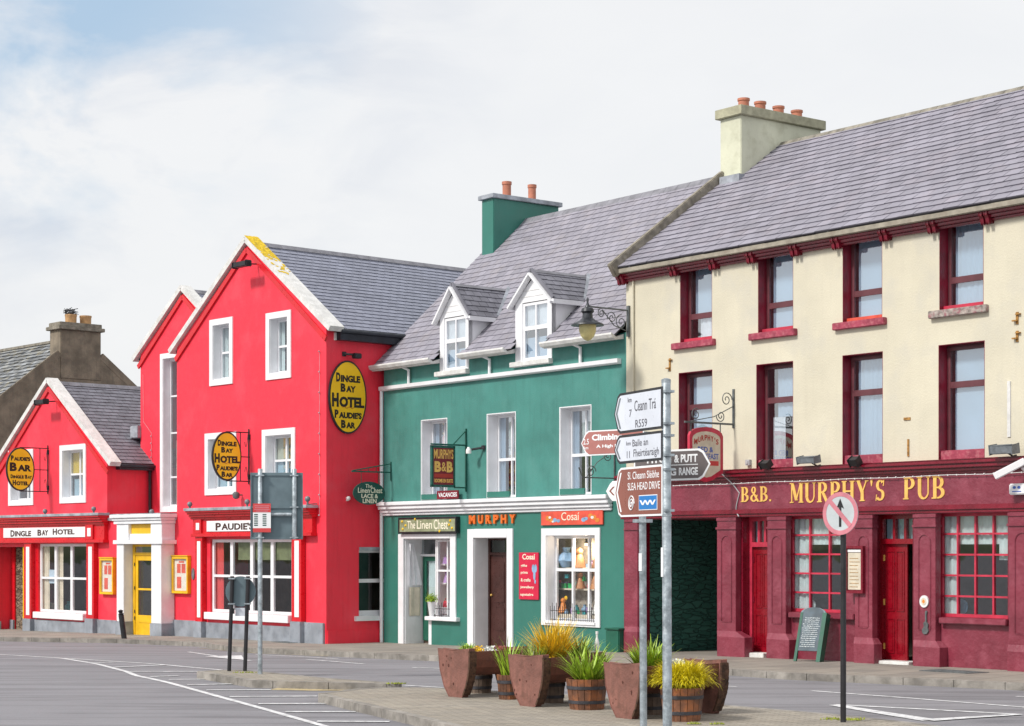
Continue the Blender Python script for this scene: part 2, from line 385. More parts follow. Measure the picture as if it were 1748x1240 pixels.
def ground_mat(name, base, dk, brick=None, rough=.85, patch=.5, bumpy=.35):
    m = bpy.data.materials.new(name); m.use_nodes = True; nt = m.node_tree; N = nt.nodes; L = nt.links; p = N['Principled BSDF']; p.inputs['Roughness'].default_value = rough
    tc = N.new('ShaderNodeTexCoord')
    def noise(sc, det=6, st=None):
        n = N.new('ShaderNodeTexNoise'); n.inputs['Scale'].default_value = sc; n.inputs['Detail'].default_value = det; n.inputs['Roughness'].default_value = .62
        if st:
            q = N.new('ShaderNodeMapping'); q.inputs['Scale'].default_value = st; q.inputs['Rotation'].default_value = (0, 0, .45); L.new(tc.outputs['Object'], q.inputs[0]); L.new(q.outputs[0], n.inputs[0])
        else: L.new(tc.outputs['Object'], n.inputs[0])
        return n.outputs[0]
    def rng(src, a, b, lo, hi):
        r = N.new('ShaderNodeMapRange'); L.new(src, r.inputs[0]); r.inputs[1].default_value = lo; r.inputs[2].default_value = hi; r.inputs[3].default_value = a; r.inputs[4].default_value = b; return r.outputs[0]
    def mix(f, a, b, mode='MIX'):
        n = N.new('ShaderNodeMix'); n.data_type = 'RGBA'; n.blend_type = mode
        for i, v in ((0, f), (6, a), (7, b)):
            if isinstance(v, tuple): n.inputs[i].default_value = (*v, 1)
            elif isinstance(v, (int, float)): n.inputs[i].default_value = v
            else: L.new(v, n.inputs[i])
        return n.outputs[2]
    c = mix(rng(noise(.35), 0, 1, .35, .65), tuple(x*.86 for x in base), base)
    c = mix(rng(noise(1, 6, (.25, 1.6, 1)), 0, patch, .49, .62), c, dk)
    c = mix(rng(noise(22, 5), 0, .35, .5, .68), c, tuple(x*.7 for x in base))
    c = mix(rng(noise(1, 7, (.12, 2.6, 1)), 0, patch*.7, .53, .62), c, dk)
    c = mix(rng(noise(120, 3), 0, .55, .45, .7), c, tuple(x*.6 for x in base))
    c = mix(rng(noise(60, 3), 0, .4, .58, .75), c, tuple(min(1, x*1.5) for x in base))
    h = noise(90, 4)
    if brick:
        bw, bh, ms, rot = brick
        q = N.new('ShaderNodeMapping'); q.inputs['Rotation'].default_value = (0, 0, rot); L.new(tc.outputs['Object'], q.inputs[0])
        b = N.new('ShaderNodeTexBrick'); b.inputs['Scale'].default_value = 1; b.inputs['Brick Width'].default_value = bw; b.inputs['Row Height'].default_value = bh; b.inputs['Mortar Size'].default_value = ms; b.inputs['Mortar Smooth'].default_value = .3
        b.inputs['Color1'].default_value = (.82, .82, .82, 1); b.inputs['Color2'].default_value = (1.1, 1.08, 1.04, 1); b.inputs['Mortar'].default_value = (.5, .48, .45, 1)
        L.new(q.outputs[0], b.inputs[0]); c = mix(1, c, b.outputs[0], 'MULTIPLY')
    L.new(c, p.inputs['Base Color'])
    b = N.new('ShaderNodeBump'); b.inputs['Strength'].default_value = bumpy; b.inputs['Distance'].default_value = .02; L.new(h, b.inputs['Height']); L.new(b.outputs[0], p.inputs['Normal'])
    M[name] = m
ground_mat('asphalt', (.25, .246, .268), (.14, .137, .15), patch=.8)
ground_mat('pavement', (.32, .295, .265), (.22, .2, .18), (.9, .6, .012, -.9))
ground_mat('paving', (.37, .34, .295), (.26, .23, .19), (.22, .11, .008, .5), patch=.45)
def stone_mat(name, c1, c2, sc, joint):
    m = bpy.data.materials.new(name); m.use_nodes = True; nt = m.node_tree; N = nt.nodes; L = nt.links; p = N['Principled BSDF']; p.inputs['Roughness'].default_value = .85
    tc = N.new('ShaderNodeTexCoord'); q = N.new('ShaderNodeMapping'); q.inputs['Scale'].default_value = (1, 1, 3.2); L.new(tc.outputs['Object'], q.inputs[0])
    nn = N.new('ShaderNodeTexNoise'); nn.inputs['Scale'].default_value = 3; L.new(q.outputs[0], nn.inputs[0])
    va = N.new('ShaderNodeVectorMath'); va.operation = 'MULTIPLY_ADD'; L.new(nn.outputs['Color'], va.inputs[0]); va.inputs[1].default_value = (.3, .3, .3); L.new(q.outputs[0], va.inputs[2])
    v = N.new('ShaderNodeTexVoronoi'); v.inputs['Scale'].default_value = sc; L.new(va.outputs[0], v.inputs[0])
    e = N.new('ShaderNodeTexVoronoi'); e.feature = 'DISTANCE_TO_EDGE'; e.inputs['Scale'].default_value = sc; L.new(va.outputs[0], e.inputs[0])
    sx = N.new('ShaderNodeSeparateColor'); L.new(v.outputs['Color'], sx.inputs[0])
    mx = N.new('ShaderNodeMix'); mx.data_type = 'RGBA'; L.new(sx.outputs[0], mx.inputs[0]); mx.inputs[6].default_value = (*c1, 1); mx.inputs[7].default_value = (*c2, 1)
    r = N.new('ShaderNodeMapRange'); L.new(e.outputs['Distance'], r.inputs[0]); r.inputs[1].default_value = .0; r.inputs[2].default_value = .08
    m2 = N.new('ShaderNodeMix'); m2.data_type = 'RGBA'; L.new(r.outputs[0], m2.inputs[0]); m2.inputs[6].default_value = (*joint, 1); L.new(mx.outputs[2], m2.inputs[7]); L.new(m2.outputs[2], p.inputs['Base Color'])
    b = N.new('ShaderNodeBump'); b.inputs['Strength'].default_value = .9; b.inputs['Distance'].default_value = .05; L.new(r.outputs[0], b.inputs['Height']); L.new(b.outputs[0], p.inputs['Normal']); M[name] = m
stone_mat('green_stone', (.030, .135, .105), (.05, .18, .145), 3.0, (.028, .125, .10))
stone_mat('brown_stone', (.12, .08, .05), (.28, .22, .16), 3.6, (.05, .035, .025))

# ---------------- text ----------------
def text_raw(s, bold=0):
    c = bpy.data.curves.new('t', 'FONT'); c.body = s; c.resolution_u = 3; c.offset = bold; c.extrude = 0; c.fill_mode = 'BOTH'
    c.extrude = .05; o = bpy.data.objects.new('t', c); COL.objects.link(o)
    bpy.context.view_layer.update()
    dg = bpy.context.evaluated_depsgraph_get(); me = bpy.data.meshes.new_from_object(o.evaluated_get(dg))
    vs = [tuple(v.co) for v in me.vertices]; fs = [tuple(p.vertices) for p in me.polygons]
    bpy.data.objects.remove(o); bpy.data.curves.remove(c); bpy.data.meshes.remove(me)
    xs = [v[0] for v in vs]; ys = [v[1] for v in vs]; x0, x1, y0, y1 = min(xs), max(xs), min(ys), max(ys)
    return [((v[0]-x0)/(x1-x0), (v[1]-y0)/(y1-y0), .5-v[2]/.1) for v in vs], fs
def text_to(mb, s, fn, bold=.02):
    vs, fs = text_raw(s, bold); n = len(mb.v)
    mb.v += [tuple(fn(u, v, w)) for u, v, w in vs]; mb.f += [tuple(n+i for i in f) for f in fs]; mb.r += [.5]*len(fs)
    return mb
def front(x0, x1, z0, z1, y, d=.008, slant=0):      # w: 0 = outer face ... 1 = inner
    return lambda u, v, w: (x0+u*(x1-x0), y-d+w*d*2, z0+v*(z1-z0)+slant*u)
def sidef(y0, y1, z0, z1, x, d=.008):                # lettering on a plane of constant x that faces +x; u runs with y
    return lambda u, v, w: (x+d-w*d*2, y0+u*(y1-y0), z0+v*(z1-z0))
# roman capitals drawn stroke by stroke, thick and thin
def roman(mb, s, x0, x1, z0, z1, y, d):
    T, t = .20, .075
    def bar(a, b, w): 
        (ax, ay), (bx, by) = a, b; return [(ax-w/2, ay), (ax+w/2, ay), (bx+w/2, by), (bx-w/2, by)]
    def serif(x, yy, w=.34, h=.055): return [(x-w/2, yy), (x+w/2, yy), (x+w/2, yy+h), (x-w/2, yy+h)]
    def arc(cx, cy, rx, ry, a0, a1, wa, wb, n=12):
        P = []; Q = []
        for i in range(n+1):
            a = R(a0+(a1-a0)*i/n); k = abs(math.cos(a)); w = wb+(wa-wb)*k
            P.append((cx+rx*math.cos(a), cy+ry*math.sin(a))); Q.append((cx+(rx-w)*math.cos(a), cy+(ry-w*.9)*math.sin(a)))
        return [[P[i], P[i+1], Q[i+1], Q[i]] for i in range(n)]
    def L_(ch):
        if ch == 'I': return .4, [bar((.2, 0), (.2, 1), T), serif(.2, 0), serif(.2, .945)]
        if ch == 'M': return 1.0, [bar((.16, 0), (.16, 1), t), bar((.84, 0), (.84, 1), T), bar((.5, .12), (.2, 1), T), bar((.5, .12), (.8, 1), t), serif(.16, 0, .28), serif(.84, 0), serif(.16, .945, .28), serif(.84, .945)]
        if ch == 'U': return .86, [bar((.2, .3), (.2, 1), T), bar((.72, .3), (.72, 1), t), serif(.2, .945), serif(.72, .945, .24)] + arc(.43, .33, .33, .35, 180, 270, T, t*1.2) + arc(.43, .33, .3275, .35, 270, 360, t, t*1.2)
        if ch in 'RPB':
            e = [bar((.2, 0), (.2, 1), T), serif(.18, 0), serif(.18, .945, .26)]
            e += arc(.38, .73, .34, .27, -90, 90, T, .07) + [[(.28, .93), (.4, .93), (.4, 1), (.28, 1)], [(.28, .46), (.4, .46), (.4, .53), (.28, .53)]]
            if ch == 'R': e += [bar((.72, 0), (.42, .48), T*.95), serif(.78, 0, .2)]
            if ch == 'B': e += arc(.38, .265, .40, .265, -90, 90, T, .07) + [[(.28, 0), (.4, 0), (.4, .07), (.28, .07)]]
            return (.84 if ch != 'P' else .76), e
        if ch == 'H': return .94, [bar((.2, 0), (.2, 1), T), bar((.74, 0), (.74, 1), T), [(.28, .46), (.66, .46), (.66, .54), (.28, .54)]] + [serif(x, z) for x in (.2, .74) for z in (0, .945)]
        if ch == 'Y': return .86, [bar((.43, 0), (.43, .48), T), bar((.43, .40), (.15, 1), T), bar((.43, .40), (.72, 1), t), serif(.43, 0), serif(.15, .945, .3), serif(.72, .945, .26)]
        if ch == 'S': return .7, arc(.36, .73, .27, .27, 40, 270, T*.9, .08, 16) + arc(.34, .27, .30, .27, 90, -140, T*.9, .08, 16) + [bar((.56, .70), (.60, 1), .05), bar((.08, 0), (.12, .3), .05)]
        if ch == "'": return .3, [[(.06, .95), (.22, .95), (.2, 1.02), (.08, 1.02)], [(.12, .7), (.15, .7), (.22, .95), (.06, .95)]]
        if ch == '.': return .26, [[(.05, 0), (.19, 0), (.19, .13), (.05, .13)]]
        if ch == '&': return .86, arc(.38, .25, .33, .25, 20, 330, T*.9, .07, 18) + arc(.36, .76, .22, .24, 0, 360, T*.7, .06, 14) + [bar((.80, 0), (.30, .66), T*.8), bar((.6, .12), (.72, .46), .06)]
        return .35, []
    adv = [L_(c) for c in s]; tot = sum(a+.06 for a, _ in adv)-.06; x = 0; k = 0
    for a, e in adv:
        for P in e:
            off = k % 7 * .0007; k += 1
            mb.prism([(x0+(x+px)/tot*(x1-x0), z0+pz*(z1-z0)) for px, pz in P], 'y', y-d-off, y, .5)
        x += a+.06
    return mb

# ---------------- wall with openings, windows, roofs ----------------
def wall(mb, outline, holes, y, axis='y'):
    loops = [[Vector((a, b, 0)) for a, b in outline]] + [[Vector(p) for p in ((a, c, 0), (b, c, 0), (b, d, 0), (a, d, 0))] for a, b, c, d in holes]
    flat = [v for l in loops for v in l]; n = len(mb.v)
    mb.v += [(v.x, y, v.y) if axis == 'y' else (y, v.x, v.y) for v in flat]
    for t in tessellate_polygon(loops): mb.f.append(tuple(n+i for i in t)); mb.r.append(.5)
    return mb
def reveal(h, y0, y1, mt, par, name='reveal', t=.012, ext=.0):
    a, b, c, d = h; mb = MB()
    mb.box(a, a+t, y0-ext, y1, c, d); mb.box(b-t, b, y0-ext, y1, c, d); mb.box(a+t, b-t, y0-ext, y1, d-t, d); mb.box(a+t, b-t, y0-ext, y1, c, c+t)
    return mb.build(name, M[mt], par)
def curtain(x0, x1, z0, z1, y, mt, par, wav=.02, name='curtain', step=.03):
    mb = MB(); n = max(2, int((x1-x0)/step)); ph = random.random()*6
    pts = [(x0+(x1-x0)*i/n, y+wav*math.sin(i*1.3+ph+.6*math.sin(i*.4))) for i in range(n+1)]
    for p, q in zip(pts, pts[1:]): mb.face([(p[0], p[1], z0), (q[0], q[1], z0), (q[0], q[1], z1), (p[0], p[1], z1)])
    return mb.build(name, M[mt], par, smooth=True)
def window(par, h, y, fm, gm='glass', fw=.07, mull=(), tran=(), bar=.03, rev=None, wy=0, cur=None, name='window', fd=.06, mw=None, full_tran=True):
    """h = (x0,x1,z0,z1) opening; frame set back at y; mull/tran as fractions of the opening"""
    a, b, c, d = h; a += .013; b -= .013; c += .013; d -= .013
    mb = MB(); mb.box(a, a+fw, y, y+fd, c, d); mb.box(b-fw, b, y, y+fd, c, d); mb.box(a+fw, b-fw, y, y+fd, d-fw, d); mb.box(a+fw, b-fw, y, y+fd, c, c+fw)
    e = .004
    for i, t in enumerate(tran):
        z = c+(d-c)*t; w = (mw or bar); mb.box(a+fw, b-fw, y+e, y+fd-e, z-w/2, z+w/2)
    for m in mull:
        x = a+(b-a)*m; mb.box(x-bar/2, x+bar/2, y-e, y+fd+e, c+fw, d-fw)
    o = mb.build(name, M[fm], par)
    MB().box(a+fw-.01, b-fw+.01, y+fd*.5-.003, y+fd*.5+.003, c+fw-.01, d-fw+.01).build('pane', M[gm], o)
    if rev: reveal(h, wy+.002, y, rev, o)
    if cur:
        for (f0, f1, g0, g1, cm, wv) in cur: curtain(a+(b-a)*f0, a+(b-a)*f1, c+(d-c)*g0, c+(d-c)*g1, y+fd+.03, cm, o, wv)
    return o
def surround(h, y, w, mt, par, proud=.03, name='surround', bottom=True, wb=None):
    a, b, c, d = h; mb = MB(); wb = wb or w
    mb.box(a-w, a, y-proud, y+.01, c-(wb if bottom else 0), d+w); mb.box(b, b+w, y-proud, y+.01, c-(wb if bottom else 0), d+w); mb.box(a, b, y-proud-.001, y+.01, d, d+w)
    if bottom: mb.box(a, b, y-proud-.001, y+.01, c-wb, c)
    return mb.build(name, M[mt], par)
def slates(mb, P0, U, V, lu, lv, w=.27, h=.2, dn=.02, skip=None, jit=.003):
    """P0 eave corner, U along the eave, V up the slope"""
    P0 = Vector(P0); U = Vector(U).normalized(); V = Vector(V).normalized(); Nn = U.cross(V).normalized()
    if Nn.z < 0: Nn = -Nn
    rows = int(math.ceil(lv/h))
    for r in range(rows):
        v0 = r*h; v1 = min(lv, v0+h); x = -(w/2 if r % 2 else 0)
        while x < lu:
            a = max(0, x+.006); b = min(lu, x+w-.006); x += w
            if b-a < .02: continue
            if skip and skip((a+b)/2, v0): continue
            j = random.uniform(-jit, jit); k = random.uniform(-jit, jit)*2
            lo = dn+j*.6; hi = .004
            A = P0+U*a+V*(v0-.008+k)+Nn*lo; B = P0+U*b+V*(v0-.008+k)+Nn*lo; C = P0+U*b+V*v1+Nn*hi; D = P0+U*a+V*v1+Nn*hi
            A2 = A-Nn*(lo-.002); B2 = B-Nn*(lo-.002); rr = random.random()
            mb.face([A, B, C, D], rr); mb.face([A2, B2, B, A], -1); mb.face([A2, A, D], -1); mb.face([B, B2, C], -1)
    return mb
def slab(mb, P0, U, V, lu, lv, t):
    P0 = Vector(P0); U = Vector(U).normalized(); V = Vector(V).normalized(); Nn = U.cross(V).normalized()
    if Nn.z < 0: Nn = -Nn
    Q = [P0, P0+U*lu, P0+U*lu+V*lv, P0+V*lv]
    return mb.hexa([q-Nn*t for q in Q]+Q)
def beam(mb, A, B, w, h, up=(0, 0, 1), r=None):       # rectangular bar from A to B
    A = Vector(A); B = Vector(B); t = (B-A).normalized(); sd = t.cross(Vector(up)).normalized(); u = sd.cross(t)
    def ring(P): return [P-sd*w/2-u*h/2, P+sd*w/2-u*h/2, P+sd*w/2+u*h/2, P-sd*w/2+u*h/2]
    return mb.hexa(ring(A)+ring(B), r)
def chimney(F, par, x0, x1, y0, y1, zb, zt, wm, cm, pots, potm, ch=.16, co=.08, lip=None):
    mb = MB().box(x0, x1, y0, y1, zb, zt); o = mb.build('chimney', M[wm], par, bevel=.015)
    c = MB().box(x0-co, x1+co, y0-co, y1+co, zt, zt+ch)
    if lip: c.box(x0-co*.3, x1+co*.3, y0-co*.3, y1+co*.3, zt+ch, zt+ch+lip)
    c.build('chimney_cap', M[cm], o, bevel=.01)
    for (yy, hh, rr) in pots:
        z = zt+ch+(lip or 0)-.02
        MB().lathe((x0+x1)/2, yy, [(rr*.92, z), (rr*.92, z+hh*.8), (rr*1.06, z+hh*.82), (rr*1.06, z+hh), (rr*.85, z+hh), (rr*.8, z+hh*.5)], 14).build('chimney_pot', M[potm], o, smooth=True)
    return o

# ======================= THE GROUND =======================
ROAD = -.12
def st(name, mb, m): return tag(mb.build(name, M[m]), kind='structure')
mb = MB()
ys = [-60, -20, 0]+[i*1.0 for i in range(4, 90, 1)]+[100, 130, 200, 600, 2500]; xs = [-2500, -400, -120]+list(range(-60, 61, 6))+[120, 400, 2500]
idx = {}
for j, y in enumerate(ys):
    for i, x in enumerate(xs): idx[i, j] = len(mb.v); mb.v.append((x, y, G(y)+ROAD))
for j in range(len(ys)-1):
    for i in range(len(xs)-1): mb.f.append((idx[i, j], idx[i+1, j], idx[i+1, j+1], idx[i, j+1])); mb.r.append(.5)
st('road', mb, 'asphalt')
hm = MB(); HN = 90; HI = {}
for j, (rr, hh) in enumerate(((420, -.9), (520, 12), (640, 38), (800, 62), (1000, 70), (1200, 40), (1500, -2))):
    for i in range(HN+1):
        a = R(100+150*i/HN); w_ = math.sin(math.pi*i/HN)**.5; k = .6+.25*math.sin(a*5)+.15*math.sin(a*13+j*.6)
        HI[i, j] = len(hm.v); hm.v.append((rr*math.cos(a), rr*math.sin(a), hh*k*w_-.9 if hh > 0 else -2))
for j in range(6):
    for i in range(HN): hm.f.append((HI[i, j], HI[i+1, j], HI[i+1, j+1], HI[i, j+1])); hm.r.append(.5)
tag(hm.build('hill', M['hill'], smooth=True), kind='structure')
def resample(P, n):
    P = [Vector((p[0], p[1])) for p in P]; d = [0]
    for a, b in zip(P, P[1:]): d.append(d[-1]+(b-a).length)
    o = []
    for i in range(n+1):
        s = d[-1]*i/n; k = 0
        while k < len(d)-2 and d[k+1] < s: k += 1
        t = (s-d[k])/max(1e-9, d[k+1]-d[k]); o.append(P[k].lerp(P[k+1], min(1, t)))
    return o
def ribbon(mb, A, B, dz, m=1):
    for i in range(len(A)-1):
        for k in range(m):
            f0, f1 = k/m, (k+1)/m; q = [A[i].lerp(B[i], f0), A[i+1].lerp(B[i+1], f0), A[i+1].lerp(B[i+1], f1), A[i].lerp(B[i], f1)]
            mb.face([(p.x, p.y, G(p.y)+dz) for p in q], .5)
    return mb
def offs(P, w):      # polyline moved to its left by w
    o = []
    for i, p in enumerate(P):
        t = (P[min(i+1, len(P)-1)]-P[max(0, i-1)]).normalized(); o.append(p+Vector((-t.y, t.x))*w)
    return o
def kerb(P, name='kerb', w=.14, side=1, gap=.9):     # P: outer edge; stones stand on the inner side
    mb = MB(); L_ = 0; col = random.random(); Q = offs(P, w*side)
    for i in range(len(P)-1):
        L_ += (P[i+1]-P[i]).length; cut = 0
        if L_ > gap: L_ = 0; col = random.random(); cut = .012
        d = (P[i+1]-P[i]).normalized()*cut
        a, b, c, e = P[i], P[i+1]-d, Q[i+1]-d, Q[i]
        mb.hexa([(p.x, p.y, G(p.y)+ROAD-.1) for p in (a, b, c, e)]+[(p.x, p.y, G(p.y)+.004) for p in (a, b, c, e)], col)
    return st(name, mb, 'kerb')
KP = [(-900, 1068), (-300, 1081), (0, 1088), (200, 1091), (348, 1097), (400, 1105), (560, 1112), (700, 1118), (1000, 1130), (1240, 1142), (1340, 1149), (1620, 1161), (1748, 1167), (2100, 1182), (2600, 1205)]
kp = resample([gp(x, y).xy for x, y in KP], 220)
bk = [p+Vector((.78, .62))*16 for p in kp]
st('pavement', ribbon(MB(), kp, bk, 0, 20), 'pavement'); kerb(kp)
# island with the direction sign backs
isA = resample([gp(*p).xy for p in [(336, 1147), (385, 1155), (430, 1162), (500, 1164), (560, 1165.5), (681, 1168)]], 26)
isB = resample([gp(*p).xy for p in [(337, 1146.4), (375, 1144), (412, 1144), (480, 1150), (560, 1158), (682, 1166.4)]], 26)
st('traffic_island', ribbon(MB(), isA, isB, .001, 4), 'paving'); kerb(isA, side=1); kerb(isB, side=-1)
# island with the planters
mA = resample([gp(*p).xy for p in [(543, 1185.5), (600, 1199), (640, 1208), (700, 1222), (770, 1239), (900, 1272), (1100, 1330), (1400, 1420), (1800, 1500)]], 90)
mB = resample([gp(*p).xy for p in [(543.5, 1184), (600, 1177), (640, 1174), (700, 1173.5), (756, 1175), (1000, 1188), (1240, 1204), (1430, 1220), (1560, 1234), (1700, 1252), (1900, 1290)]], 90)
st('paved_island', ribbon(MB(), mA, mB, .001, 12), 'paving'); kerb(mA, side=1); kerb(mB, side=-1)
# painted markings
def mark(P, w0, w1=None, m='road_paint', dz=.006, taper=None):
    P = resample([gp(x, y, ROAD).xy for x, y in P], max(2, len(P)*6)); n = len(P)-1; w1 = w0 if w1 is None else w1; o = MB()
    A = [p for p in offs(P, 0)]; L1 = offs(P, 1); A = [p+(q-p)*(w0+(w1-w0)*i/n)/2 for i, (p, q) in enumerate(zip(P, L1))]; B = [p-(q-p)*(w0+(w1-w0)*i/n)/2 for i, (p, q) in enumerate(zip(P, L1))]
    return st('road_marking', ribbon(MB(), A, B, ROAD+dz), m)
def area(P, m='road_paint', dz=.006):
    mb = MB(); Q = [gp(x, y, ROAD) for x, y in P]; mb.face([(q.x, q.y, q.z+dz) for q in Q]); return st('road_marking', mb, m)
mark([(-60, 1115), (0, 1118), (104, 1124), (160, 1133), (216, 1147), (232, 1154), (288, 1166), (360, 1186), (440, 1208), (553, 1240), (720, 1290)], .11)
mark([(108, 1124.2), (248, 1133), (340, 1141), (385, 1145)], .10)
for k, P in enumerate([[(163, 1132.5), (196, 1131.2)], [(194, 1140), (282, 1136)], [(222, 1147.3), (338, 1147.3)], [(257, 1156), (305, 1154.5)], [(288, 1161), (350, 1160.5)], [(320, 1170), (400, 1168.5)], [(352, 1179), (463, 1178.5)], [(392, 1190.3), (541, 1189.5)], [(441, 1202.6), (559, 1202)], [(487, 1216), (607, 1216)], [(541, 1232.5), (665, 1233)], [(600, 1250), (740, 1252)]]):
    mark(P, .13 if k > 3 else .16, dz=.0095)
mark([(322, 1113.5), (372, 1121), (428, 1128.5)], .10); area([(350, 1121.5), (412, 1119.5), (418, 1127), (392, 1125.5)], dz=.0095)
mark([(436, 1118), (520, 1122), (577, 1125.5)], .10); mark([(524, 1126.5), (572, 1130), (621, 1134)], .10)
mark([(704, 1140), (758, 1142)], .10); mark([(690, 1170.5), (757, 1174.5)], .09); mark([(1236, 1172), (1258, 1173)], .09)
mark([(1386, 1180), (1560, 1193), (1748, 1208), (1900, 1221)], .10)
mark([(1735, 1189.5), (1800, 1193)], .10)
mark([(1425, 1203.5), (1580, 1211.5), (1742, 1220.5)], .13); mark([(1425, 1204.5), (1500, 1217), (1590, 1231)], .20, .30, dz=.0095); mark([(1583, 1231), (1660, 1226), (1742, 1221)], .26, .12, dz=.013)
mark([(470, 1176), (545, 1177.5), (620, 1176.5)], .62, m='road_paint_buff', dz=.0055)
mark([(1260, 1154), (1345, 1158.5), (1620, 1170.5), (1748, 1176.5)], .06, m='marking_yellow'); mark([(340, 1107), (440, 1116), (560, 1121)], .05, m='marking_yellow')
# tar patches and iron covers on the pavement
def cover(px, py, w, d, label, ang=0):
    p = gp(px, py); F = Frame(p.x, p.y, ang=PUB.ang+ang); mb = MB().box(-w/2, w/2, -d/2, d/2, p.z+.001, p.z+.012)
    for i in range(6): mb.box(-w/2+.05, w/2-.05, -d/2+.04+i*(d-.1)/6, -d/2+.055+i*(d-.1)/6, p.z+.012, p.z+.016)
    solo(F, mb, 'access_cover', M['iron_grey'], label, 'access cover', 0, 0, p.z)
cover(1628, 1147, 1.1, .6, 'dark rectangular access cover set in the pavement by the pub window')
cover(494, 1097, .9, .6, 'dark access cover in the pavement before the red hotel corner')

# ======================= PUB (cream and maroon) =======================
F = PUB; zz = F.Z
xL = F.X(1066); xG = F.X(1069); xR = 3.2; D = 8.7
pub = thing(F, 'pub_building', 'cream and maroon terraced pub with slate roof and gold lettering over its shopfront', 'building')
zE = F.Z(1058, 463)                        # eave
zFa = F.Z(1450, 793)                       # top of shopfront cornice
def rect(F, l, t, r, b, y=0):              # left px, top py (at left), right px, bottom py (at left)
    return (F.X(l, y), F.X(r, y), F.Z(l, b, y), F.Z(l, t, y))
T = [rect(F, 1161, 453, 1215.5, 587), rect(F, 1294, 432, 1354, 571), rect(F, 1438.4, 408, 1506, 552), rect(F, 1603.5, 378, 1679, 528)]
Sx = [rect(F, 1158.5, 638, 1216, 803), rect(F, 1291, 622.5, 1354, 797), rect(F, 1438, 608.5, 1507, 791), rect(F, 1602, 588, 1681, 784)]
zm = (sum(t[3] for t in T))/4; zb = sum(t[2] for t in T)/4; T = [(a, b, zb, zm) for a, b, c, d in T]
zm = (sum(t[3] for t in Sx))/4; zb2 = zFa-.02; Sx = [(a, b, zb2, zm) for a, b, c, d in Sx]
# next bay to the right, beyond the frame
dx = T[3][1]-T[2][1]
up = MB(); wall(up, [(xG, zFa-.5), (xR, zFa-.5), (xR, zE), (xG, zE)], T+Sx, 0)
up.face([(xG, 0, -1), (xG, 0, zE), (xG, D, zE), (xG, D, -1)]); up.face([(xR, 0, -1), (xR, D, -1), (xR, D, zE), (xR, 0, zE)]); up.face([(xG, D, -1), (xG, D, zE), (xR, D, zE), (xR, D, -1)])
zR = EYE+(HY-250)/FP*F.xy(xG+.4, 4.3).y
up.face([(xG, 0, zE), (xG, 4.35, zR-.05), (xG, D, zE)]); up.face([(xR, 0, zE), (xR, D, zE), (xR, 4.35, zR-.05)])
w_ = up.build('wall', M['cream_wall'], pub)
for i, h in enumerate(T+Sx):
    top = i < 4; a, b, c, d = h
    cur = [(.12, 1, .0, 1, 'sky_reflection_blind', .0 if i % 3 else .012)] if i not in (5,) else [(.3, 1, .5, 1, 'sky_reflection_blind', .01), (.15, .5, 0, .5, 'curtain', .015)]
    if i == 0: cur = [(.14, 1, .33, 1, 'sky_reflection_blind', 0), (.3, 1, .0, .33, 'curtain', .01)]
    o = window(pub, h, .24, 'maroon_frame', 'glass_bright', .075, tran=(.34,) if top else (.66,), bar=.03, mw=.12, rev='maroon_reveal', cur=cur)
    MB().box(a+.02, b-.02, .22, .30, d-.10, d-.045).build('vent', M['maroon_frame'], o)
    if top:
        mt = 'sill_worn' if i == 3 else 'maroon_sill'
        MB().box(a-.2, b+.12, -.10, .24, c-.14, c+.002).build('sill', M[mt], o, bevel=.012)
        MB().box(a+.014, b-.014, .10, .24, c+.012, c+.09).build('sill_upstand', M['shop_red' if i == 2 else 'pink_paint'], o)
    else:
        MB().box(a+.014, b-.014, .04, .24, c+.013, c+.2).build('sill', M['maroon_sill'], o, bevel=.01)
# roof
yR = 4.35; lv = math.hypot(yR+.3, zR-zE); V = Vector((0, yR+.3, zR-zE)).normalized(); P0 = Vector((xG-.05, -.3, zE+.02)); lu = xR-xG+.3
roof = slab(MB(), P0, (1, 0, 0), V, lu, lv, .03); slab(roof, (xG-.05, 2*yR+.3, zE+.02), (1, 0, 0), (0, -V.y, V.z), lu, lv-.01, .08); rf = roof.build('roof', M['under_slate'], pub)
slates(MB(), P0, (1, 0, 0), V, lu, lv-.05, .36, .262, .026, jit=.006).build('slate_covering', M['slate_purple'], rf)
zr = P0.z+lv*V.z; mb = MB(); x = xG-.05
while x < xR+.2:
    mb.prism([(yR-.17+0, zr-.13), (yR, zr+.045), (yR+.17, zr-.13), (yR, zr-.02)], 'x', x, x+.44); x += .45
mb.build('ridge_tiles', M['ridge_old'], rf)
mb = MB(); beam(mb, (xG-.02, -.42, zE-.06), (xG-.02, 3.1, zE+.10+3.4*V.z/V.y*.985), .34, .14, (1, 0, 0)); mb.build('verge_coping', M['verge_stone'], rf, bevel=.02)
MB().box(xG+.1, xG+.75, 2.82, 3.0, zE+.02+3.12*V.z/V.y-.05, zE+.06+3.3*V.z/V.y+.02).build('flashing', M['lead'], rf)
